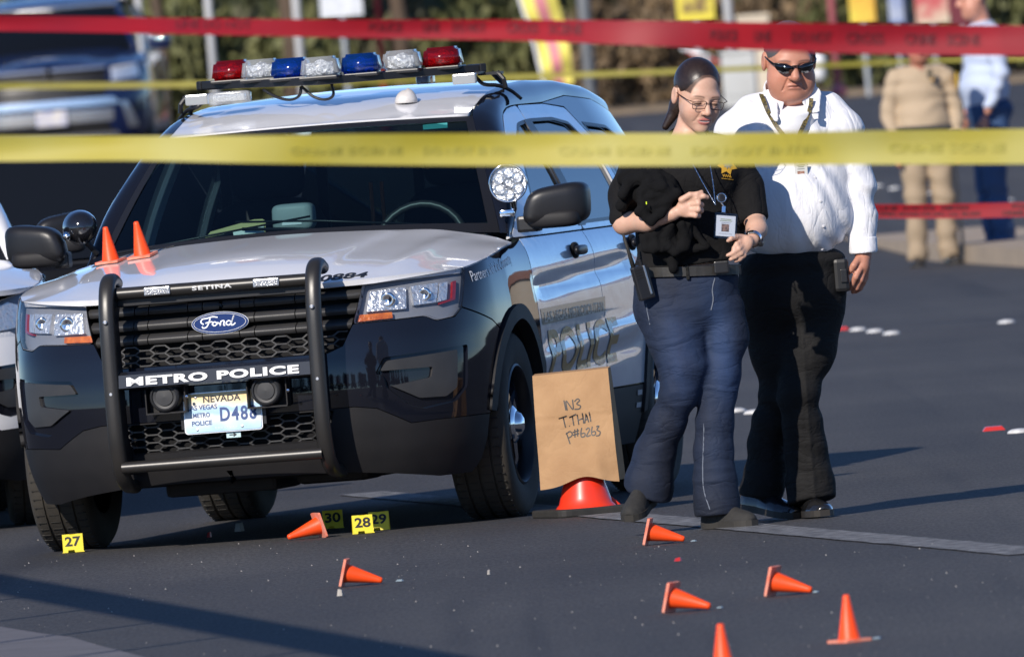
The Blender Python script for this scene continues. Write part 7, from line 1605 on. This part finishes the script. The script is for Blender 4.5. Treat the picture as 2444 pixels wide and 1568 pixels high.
patch('roof', [(-1.025, 0), (-1.115, .612), (-3.60, .612), (-3.60, -.612), (-1.115, -.612)], roof_map, M_navy, bs, .12, thick=.05, outward=(0, 0, 1)); patch('roof_edge', [(-1.0, 0), (-1.06, .40), (-1.115, .63), (-1.20, .63), (-1.12, .40), (-1.07, 0), (-1.12, -.40), (-1.20, -.63), (-1.115, -.63), (-1.06, -.40)], roof_map, M_silv, bs, .05, off=.012, thick=.02, outward=(0, 0, 1))
for sg in (1, -1):
    sm = side_map(sg); patch('body_side', [(.35, .30), (.35, 1.0), (-.5, 1.08), (-4.0, 1.08), (-4.0, .30)], lambda x, z: B(np.interp(-np.asarray(x), -_OUT[20:, 0], _SS[20:]) * sg, z), M_navy, bs, .15, outward=(0, sg, 0))
    patch('side_window', [(-.6, 1.09), (-1.2, 1.56), (-3.3, 1.56), (-3.6, 1.09)], sm, M_dglass, bs, .15, outward=(0, sg, 0)); MB().tube([ws_map(np.array(.98 * sg), np.array(t)) for t in np.linspace(0, 1, 6)], .035, 8).build('pillar', M_navy, bs, True)
    V, Fc = superq((-.55, 1.05 * sg, 1.18), (.07, .12, .075), .5); add('mirror', V, Fc, M_navy, bs, True); V, Fc = superq((-.49, 1.08 * sg, 1.21), (.05, .06, .02), .5); add('mirror_trim', V, Fc, M_chrome, bs, True)
    for x in (0, -2.865): MB().lathe([(.20, -.11), (.34, -.11), (.363, -.08), (.363, .08), (.34, .11), (.20, .11), (0, .08)], 24, Matrix.Translation((x, .85 * sg, .363)) @ Matrix.Rotation(math.pi / 2 * -sg, 4, 'X')).build('wheel', M_rub, bs, 'auto')

# ------------------------------------------------------------------ roadside planting far behind
def mat_leaf(name, a, b):
    m = bpy.data.materials.new(name); m.use_nodes = True; t, p = nodes_of(m); oi = t.nodes.new('ShaderNodeObjectInfo'); gm = t.nodes.new('ShaderNodeNewGeometry'); n = t.nodes.new('ShaderNodeTexNoise'); n.inputs['Scale'].default_value = 2.2; n.inputs['Detail'].default_value = 3
    t.links.new(gm.outputs['Position'], n.inputs['Vector']); r = t.nodes.new('ShaderNodeValToRGB'); r.color_ramp.elements[0].position = .35; r.color_ramp.elements[0].color = (*a, 1); r.color_ramp.elements[1].position = .65; r.color_ramp.elements[1].color = (*b, 1)
    t.links.new(n.outputs['Fac'], r.inputs[0]); t.links.new(r.outputs[0], p.inputs['Base Color']); p.inputs['Roughness'].default_value = .7; MATS[name] = m; return m
LEAF = [mat_leaf('olive_leaves', (.075, .085, .026), (.150, .150, .055)), mat_leaf('dry_leaves', (.120, .082, .045), (.220, .150, .080)), mat_leaf('dark_leaves', (.028, .038, .015), (.075, .085, .034)), mat_leaf('grey_green_leaves', (.09, .092, .052), (.170, .155, .085))]
M_bark = mat('bark', (.11, .075, .05), .9, noise=(6, (.06, .042, .03), .25), bump=(20, .8, .02))
def foliage(n, rx, ry, rz, cz, seed, size=.13):
    g = np.random.default_rng(seed); V = []; Fc = []
    cl = g.normal(size=(34, 3)); cl /= np.linalg.norm(cl, axis=1)[:, None]; cl *= (g.random((34, 1)) ** .4) * np.array([rx, ry, rz]) * .85
    for i in range(n):
        c = cl[g.integers(34)] + g.normal(size=3) * np.array([rx, ry, rz]) * .16; c = c + np.array([0, 0, cz])
        if c[2] < .05: c[2] = .05 + g.random() * .3
        a = g.normal(size=3); a /= np.linalg.norm(a); b = np.cross(a, g.normal(size=3)); b /= np.linalg.norm(b); s = size * (.6 + .8 * g.random()); k = len(V)
        V += [c - a * s, c + b * s * .45, c + a * s, c - b * s * .45]; Fc.append((k, k + 1, k + 2, k + 3))
    return np.array(V), np.array(Fc)
PROT = {}
def shrub(x, y, kind, w, h, label, seed):
    e = empty('shrub', (x, y, gz(y) - .02), random.random() * 6); tag(e, label, 'shrub', 'roadside shrubs'); key = (kind, seed % 3)
    if key not in PROT:
        V, Fc = foliage(2600, 1.0, 1.0, .55, .50, seed % 3 + kind * 7, .085); o = add('foliage', V, Fc, LEAF[kind], e)
        mb = MB()
        for i in range(5): a = i * 1.3; mb.tube([(.05 * math.cos(a), .05 * math.sin(a), -.15), (.25 * math.cos(a), .25 * math.sin(a), .3), (.5 * math.cos(a), .5 * math.sin(a), .75)], [.03, .02, .008], 6)
        st = mb.build('stems', M_bark, e); PROT[key] = (o, st)
    else:
        for o in PROT[key]: share(o, e)
    e.scale = (w, w * .8, h); return e
SH = [(-90, 227, 0, 1.5, 2.0, 'olive shrub at the left end of the roadside row, behind the blue SUV'), (120, 232, 2, 1.6, 3.2, 'dark green shrub hidden mostly behind the blue SUV'), (380, 226, 0, 1.1, 2.3, 'olive green shrub right beside the blue SUV'), (520, 230, 3, 1.0, 1.6, 'grey-green shrub behind the white post with a blunt end'), (640, 226, 0, 1.0, 1.5, 'low olive shrub behind the left red lens of the light bar'), (760, 233, 2, 1.2, 2.8, 'dark shrub behind the white notice board'),
      (900, 228, 3, 1.0, 1.7, 'grey-green shrub behind the red post'), (1040, 231, 0, 1.2, 2.2, 'olive shrub behind the right red lens of the light bar'), (1200, 227, 0, 1.0, 1.9, 'olive shrub just left of the yellow and pink flag'), (1380, 229, 2, .9, 2.6, 'dark green shrub behind the tall grey pole'), (1500, 225, 1, 1.0, 1.5, 'dry brown shrub between the grey pole and the woman\'s head'), (1640, 228, 1, 1.1, 1.7, 'dry brown shrub behind the woman\'s head'),
      (1780, 232, 0, 1.2, 2.4, 'olive shrub behind the pale cabinet'), (1960, 227, 1, 1.0, 1.6, 'dry brown shrub right of the man\'s head'), (2080, 225, 0, .9, 1.5, 'olive shrub left of the right grey pole'), (2200, 230, 1, 1.1, 1.7, 'dry brown shrub behind the khaki officer'), (2340, 228, 0, 1.1, 2.0, 'olive shrub between the officer and the pale blue shirt'), (2500, 230, 2, 1.3, 2.6, 'dark shrub at the right end of the roadside row')]
for i, (px, D, kd, w, h, l) in enumerate(SH): p = at(px, 200, D); shrub(p[0], D, kd, w, h, l, i * 5 + 1)
g = np.random.default_rng(3); Vs = []; Fs = []; nn = 0
for i in range(26):
    V, Fc = foliage(900, 1.5, 1.2, 2.4, 2.6, 50 + i, .20); V = V + np.array([-11 + i * .88, 246 + g.random() * 8, 1.1]); Vs.append(V); Fs.append(Fc + nn); nn += len(V)
tag(add('tree_belt', np.concatenate(Vs), np.concatenate(Fs), LEAF[2]), 'dense dark green belt of trees closing the view behind', 'trees', kind='stuff')
def tree(px, D, label, r=.10, h=6.0, kd=0):
    p = at(px, 200, D); z = gz(D); e = empty('roadside_tree', (p[0], D, z)); tag(e, label, 'tree', 'roadside trees')
    mb = MB(); mb.tube([(0, 0, -.2), (.05, 0, 1.2), (-.04, .05, 2.6), (.05, 0, 4.0)], [r * 1.3, r, r * .85, r * .6], 10)
    for k in range(4): a = k * 1.6 + px; mb.tube([(.0, 0, 2.6 + .3 * k), (.7 * math.cos(a), .7 * math.sin(a), 3.4 + .3 * k), (1.3 * math.cos(a), 1.3 * math.sin(a), 4.2 + .3 * k)], [r * .5, r * .3, r * .12], 8)
    mb.build('trunk', M_bark, e, True); V, Fc = foliage(1400, 2.0, 1.8, 1.5, 4.6, px, .14); add('crown', V, Fc, LEAF[kd], e)
tree(385, 224, 'slim tree trunk just right of the blue SUV', .07); tree(697, 224, 'brown tree trunk beside the white post behind the light bar', .12); tree(958, 225, 'tan tree trunk right of the red post', .10); tree(1130, 227, 'thin brown trunk left of the yellow and pink flag', .08); tree(2060, 226, 'thin trunk behind the yellow flag with orange print', .07)

# poles, signs and flags along the far roadside
def pole(px, D, r, m, label, name='pole', z0=None, z1=7.0, cat='pole'):
    p = at(px, 200, D); zb = gz(D) + .05 if z0 is None else z0; e = empty(name, (p[0], D, zb)); tag(e, label, cat)
    MB().lathe([(r, 0), (r * .97, z1 * .5), (r * .92, z1)], 16).build('shaft', m, e, True); MB().lathe([(r * 1.9, -.03), (r * 1.9, .05), (r * 1.3, .09), (r, .12)], 16).build('foot', m, e, True); return e
M_galv = mat('galvanised_steel', (.42, .44, .46), .45, metal=.3, noise=(5, (.34, .36, .38), .3)); M_wpost = mat('white_post', (.74, .74, .74), .5); M_rpost = mat('red_post', (.50, .05, .05), .5); M_dpost = mat('dark_post', (.03, .035, .045), .5)
def hang(px, y0, D, r, m, label, shape='post'):
    """post whose visible foot is at photo height y0"""
    p = at(px, y0, D); return pole(px, D, r, m, label, z0=p[2], z1=6.0)
pole(1408, 218, .075, M_galv, 'tall grey steel pole rising left of the woman\'s head'); pole(2176, 217, .070, M_galv, 'tall grey steel pole left of the khaki officer'); pole(512, 217, .045, M_wpost, 'white post standing behind the left end of the light bar'); pole(722, 217, .050, M_wpost, 'white post beside the brown tree trunk')
pole(1752, 217, .055, M_wpost, 'white post above the pale cabinet'); pole(916, 217, .035, M_rpost, 'red post behind the light bar'); pole(2000, 217, .05, mat('faded_red_post', (.55, .16, .18), .6), 'faded red post right of the man\'s head'); pole(2170, 219.5, .06, M_dpost, 'dark post beside the blue and white panel'); pole(345, 218, .04, M_wpost, 'white post at the right side of the blue SUV')
def board(px0, px1, py1, D, m, label, name='sign_board', hgt=1.2, post=M_galv, stripe=None):
    a = at(px0, py1, D); b = at(px1, py1, D); cx = (a[0] + b[0]) / 2; w = b[0] - a[0]; e = empty(name, (cx, D, gz(D))); tag(e, label, 'sign'); zb = a[2] - gz(D)
    MB().box((-w / 2, -.015, zb), (w / 2, .015, zb + hgt), bev=.01).build('panel', m, e); MB().tube([(0, .03, 0), (0, .03, zb + hgt)], .03, 10).build('post', post, e)
    if stripe: MB().box((-w / 2 * .75, -.020, zb + .10), (w / 2 * .75, -.016, zb + hgt * .7)).build('print_panel', stripe, e)
    return e
board(766, 868, 46, 216, mat('white_board', (.68, .70, .72), .5, noise=(9, (.55, .57, .60), .12)), 'white notice board on a grey post above the light bar'); board(1618, 1708, 56, 214, mat('yellow_board', (.70, .58, .06), .5), 'yellow sign with a dark printed panel left of the man\'s head', stripe=mat('sign_print', (.20, .13, .05), .5, noise=(12, (.60, .48, .08), .06)))
board(2030, 2092, 60, 216, mat('yellow_banner', (.74, .62, .08), .5, noise=(3, (.65, .30, .04), .12)), 'yellow banner with orange print right of the man\'s head', 'banner'); board(2124, 2160, 60, 216, mat('blue_white_panel', (.50, .54, .60), .5, noise=(3, (.08, .14, .38), .1)), 'narrow blue and white panel'); board(2188, 2268, 62, 215, mat('beige_red_panel', (.60, .50, .36), .5, noise=(2.2, (.50, .10, .10), .05)), 'beige and red sign panel left of the maroon panel'); board(2270, 2326, 64, 215, mat('maroon_panel', (.14, .02, .03), .5), 'maroon sign panel left of the pale blue shirt')
def box_thing(name, px0, px1, py0, py1, D, m, label, cat, dep=.5):
    a = at(px0, py1, D); b = at(px1, py0, D); e = empty(name, ((a[0] + b[0]) / 2, D, gz(D))); tag(e, label, cat); w = (b[0] - a[0]) / 2; h = b[2] - gz(D)
    MB().box((-w, -dep / 2, -.02), (w, dep / 2, h), bev=.03).build('case', m, e); MB().box((-w * 1.04, -dep * .54, h - .03), (w * 1.04, dep * .54, h + .02), bev=.01).build('lid', m, e); MB().box((-w * .85, -dep / 2 - .012, .12), (w * .85, -dep / 2 - .002, h - .1), bev=.004).build('door', m, e); return e
box_thing('utility_cabinet', 1728, 1802, 118, 245, 216, mat('pale_cabinet', (.52, .53, .52), .5, noise=(3, (.40, .40, .38), .3)), 'pale grey utility cabinet between the two heads', 'cabinet'); box_thing('utility_cabinet', 1765, 1834, 36, 150, 221, mat('cream_cabinet', (.60, .52, .40), .6), 'cream cabinet behind the man\'s head', 'cabinet')
# feather flag: yellow with a pink middle
def flag(pl_, pr_, D, label, cols):
    e = empty('feather_flag', (at(pl_[-1][0], 230, D)[0], D, gz(D))); tag(e, label, 'flag'); org = np.array(e.location); L = smooth_line(pl_, 8); R_ = smooth_line(pr_, 8); n = len(L)
    for j, (a, b, m) in enumerate(cols):
        A = [at(*(L[i] * (1 - a) + R_[i] * a), D + .05 * math.sin(i * .4 + a * 3)) - org for i in range(n)]; Bq = [at(*(L[i] * (1 - b) + R_[i] * b), D + .05 * math.sin(i * .4 + b * 3)) - org for i in range(n)]
        V = A + Bq + [v + (0, .006, 0) for v in A] + [v + (0, .006, 0) for v in Bq]; add('cloth_panel', V, [(i, i + 1, n + i + 1, n + i) for i in range(n - 1)] + [(2 * n + i, 3 * n + i, 3 * n + i + 1, 2 * n + i + 1) for i in range(n - 1)], m, e, True)
    MB().tube([at(*(q - np.array([4, 0])), D) - org for q in L] + [np.array((0, 0, -.02))], .02, 8).build('flag_pole', M_wpost, e, True)
M_fy = mat('flag_yellow', (.72, .62, .12), .7); M_fp = mat('flag_pink', (.62, .22, .24), .7)
flag([(1205, -150), (1245, 0), (1272, 80), (1290, 150), (1300, 196)], [(1290, -160), (1330, 0), (1352, 80), (1364, 150), (1368, 200)], 205, 'yellow feather flag with pink middle behind the SUV roof', [(0, .34, M_fy), (.34, .68, M_fp), (.68, 1, M_fy)])
flag([(1630, 118), (1660, 120), (1690, 130)], [(1632, 122), (1668, 140), (1722, 152)], 212, 'white and red pennant left of the man\'s head', [(0, .6, M_wpost), (.6, 1, M_rpost)])
# a white sack hung on a stake
p = at(1955, 190, 212); e = empty('white_sack', (p[0], 212, gz(212))); tag(e, 'white plastic sack on a stake beside the man\'s head', 'sack'); zt = at(1955, 122, 212)[2] - gz(212); V, Fc = superq((0, 0, zt - .17), (.085, .08, .17), .9, 18, 12); add('sack', [(x * (1 + .2 * math.sin(z * 30)), y, z) for x, y, z in V], Fc, M_wpost, e, True); MB().tube([(0, .05, 0), (0, .05, zt)], .015, 8).build('stake', M_bark, e)

# ------------------------------------------------------------------ outside the frame: what the paint mirrors and what throws the shadows
fo = np.array([-4.4, 66.5]); fdir = np.array([1.57, -12.2]) / 12.3; FH = 3.0
fen_ = empty('street_railing', (fo[0], fo[1], 0)); tag(fen_, 'tall steel railing with a broad top rail outside the left edge', 'fence')
for i in range(-2, 8):
    c = fdir * i * 2.2; MB().tube([(c[0], c[1], 0), (c[0], c[1], FH)], .022, 8).build('post', M_galv, fen_)
a = fdir * -6; b = fdir * 18; MB().tube([(a[0], a[1], FH), (b[0], b[1], FH)], .11, 12).build('top_rail', M_galv, fen_)
bl = empty('shop_building', (46, 160, gz(160)), math.radians(64)); tag(bl, 'low beige shop building with a brown fascia outside the right edge', 'building')
M_stuc = mat('beige_stucco', (.42, .36, .29), .9, noise=(2, (.36, .31, .25), .3)); MB().box((-45, 0, 0), (45, 8, 3.0)).build('wall', M_stuc, bl); MB().box((-45.3, -.4, 2.7), (45.3, 8.3, 3.5)).build('fascia', mat('brown_fascia', (.20, .10, .08), .7), bl)
win = None
for i in range(10):
    if win is None: win = MB().box((-40, -.06, .8), (-34.5, .02, 2.3)).build('window', M_dglass, bl)
    else: share(win, bl, loc=(8.2 * i, 0, 0))
g = np.random.default_rng(9); Vs = []; Fs = []; nn = 0  # unseen trees added so the front paint mirrors a darker horizon
for i in range(36):
    V, Fc = foliage(260, 5, 4, 5.5, 6, 200 + i, 1.3); V = V + np.array([-150 + i * 8.6 + g.random() * 3, -70 - g.random() * 14, 0]); Vs.append(V); Fs.append(Fc + nn); nn += len(V)
tag(add('unseen_trees', np.concatenate(Vs), np.concatenate(Fs), LEAF[2]), 'unseen line of dark trees added behind the photographer to darken reflections', 'trees', kind='stuff')
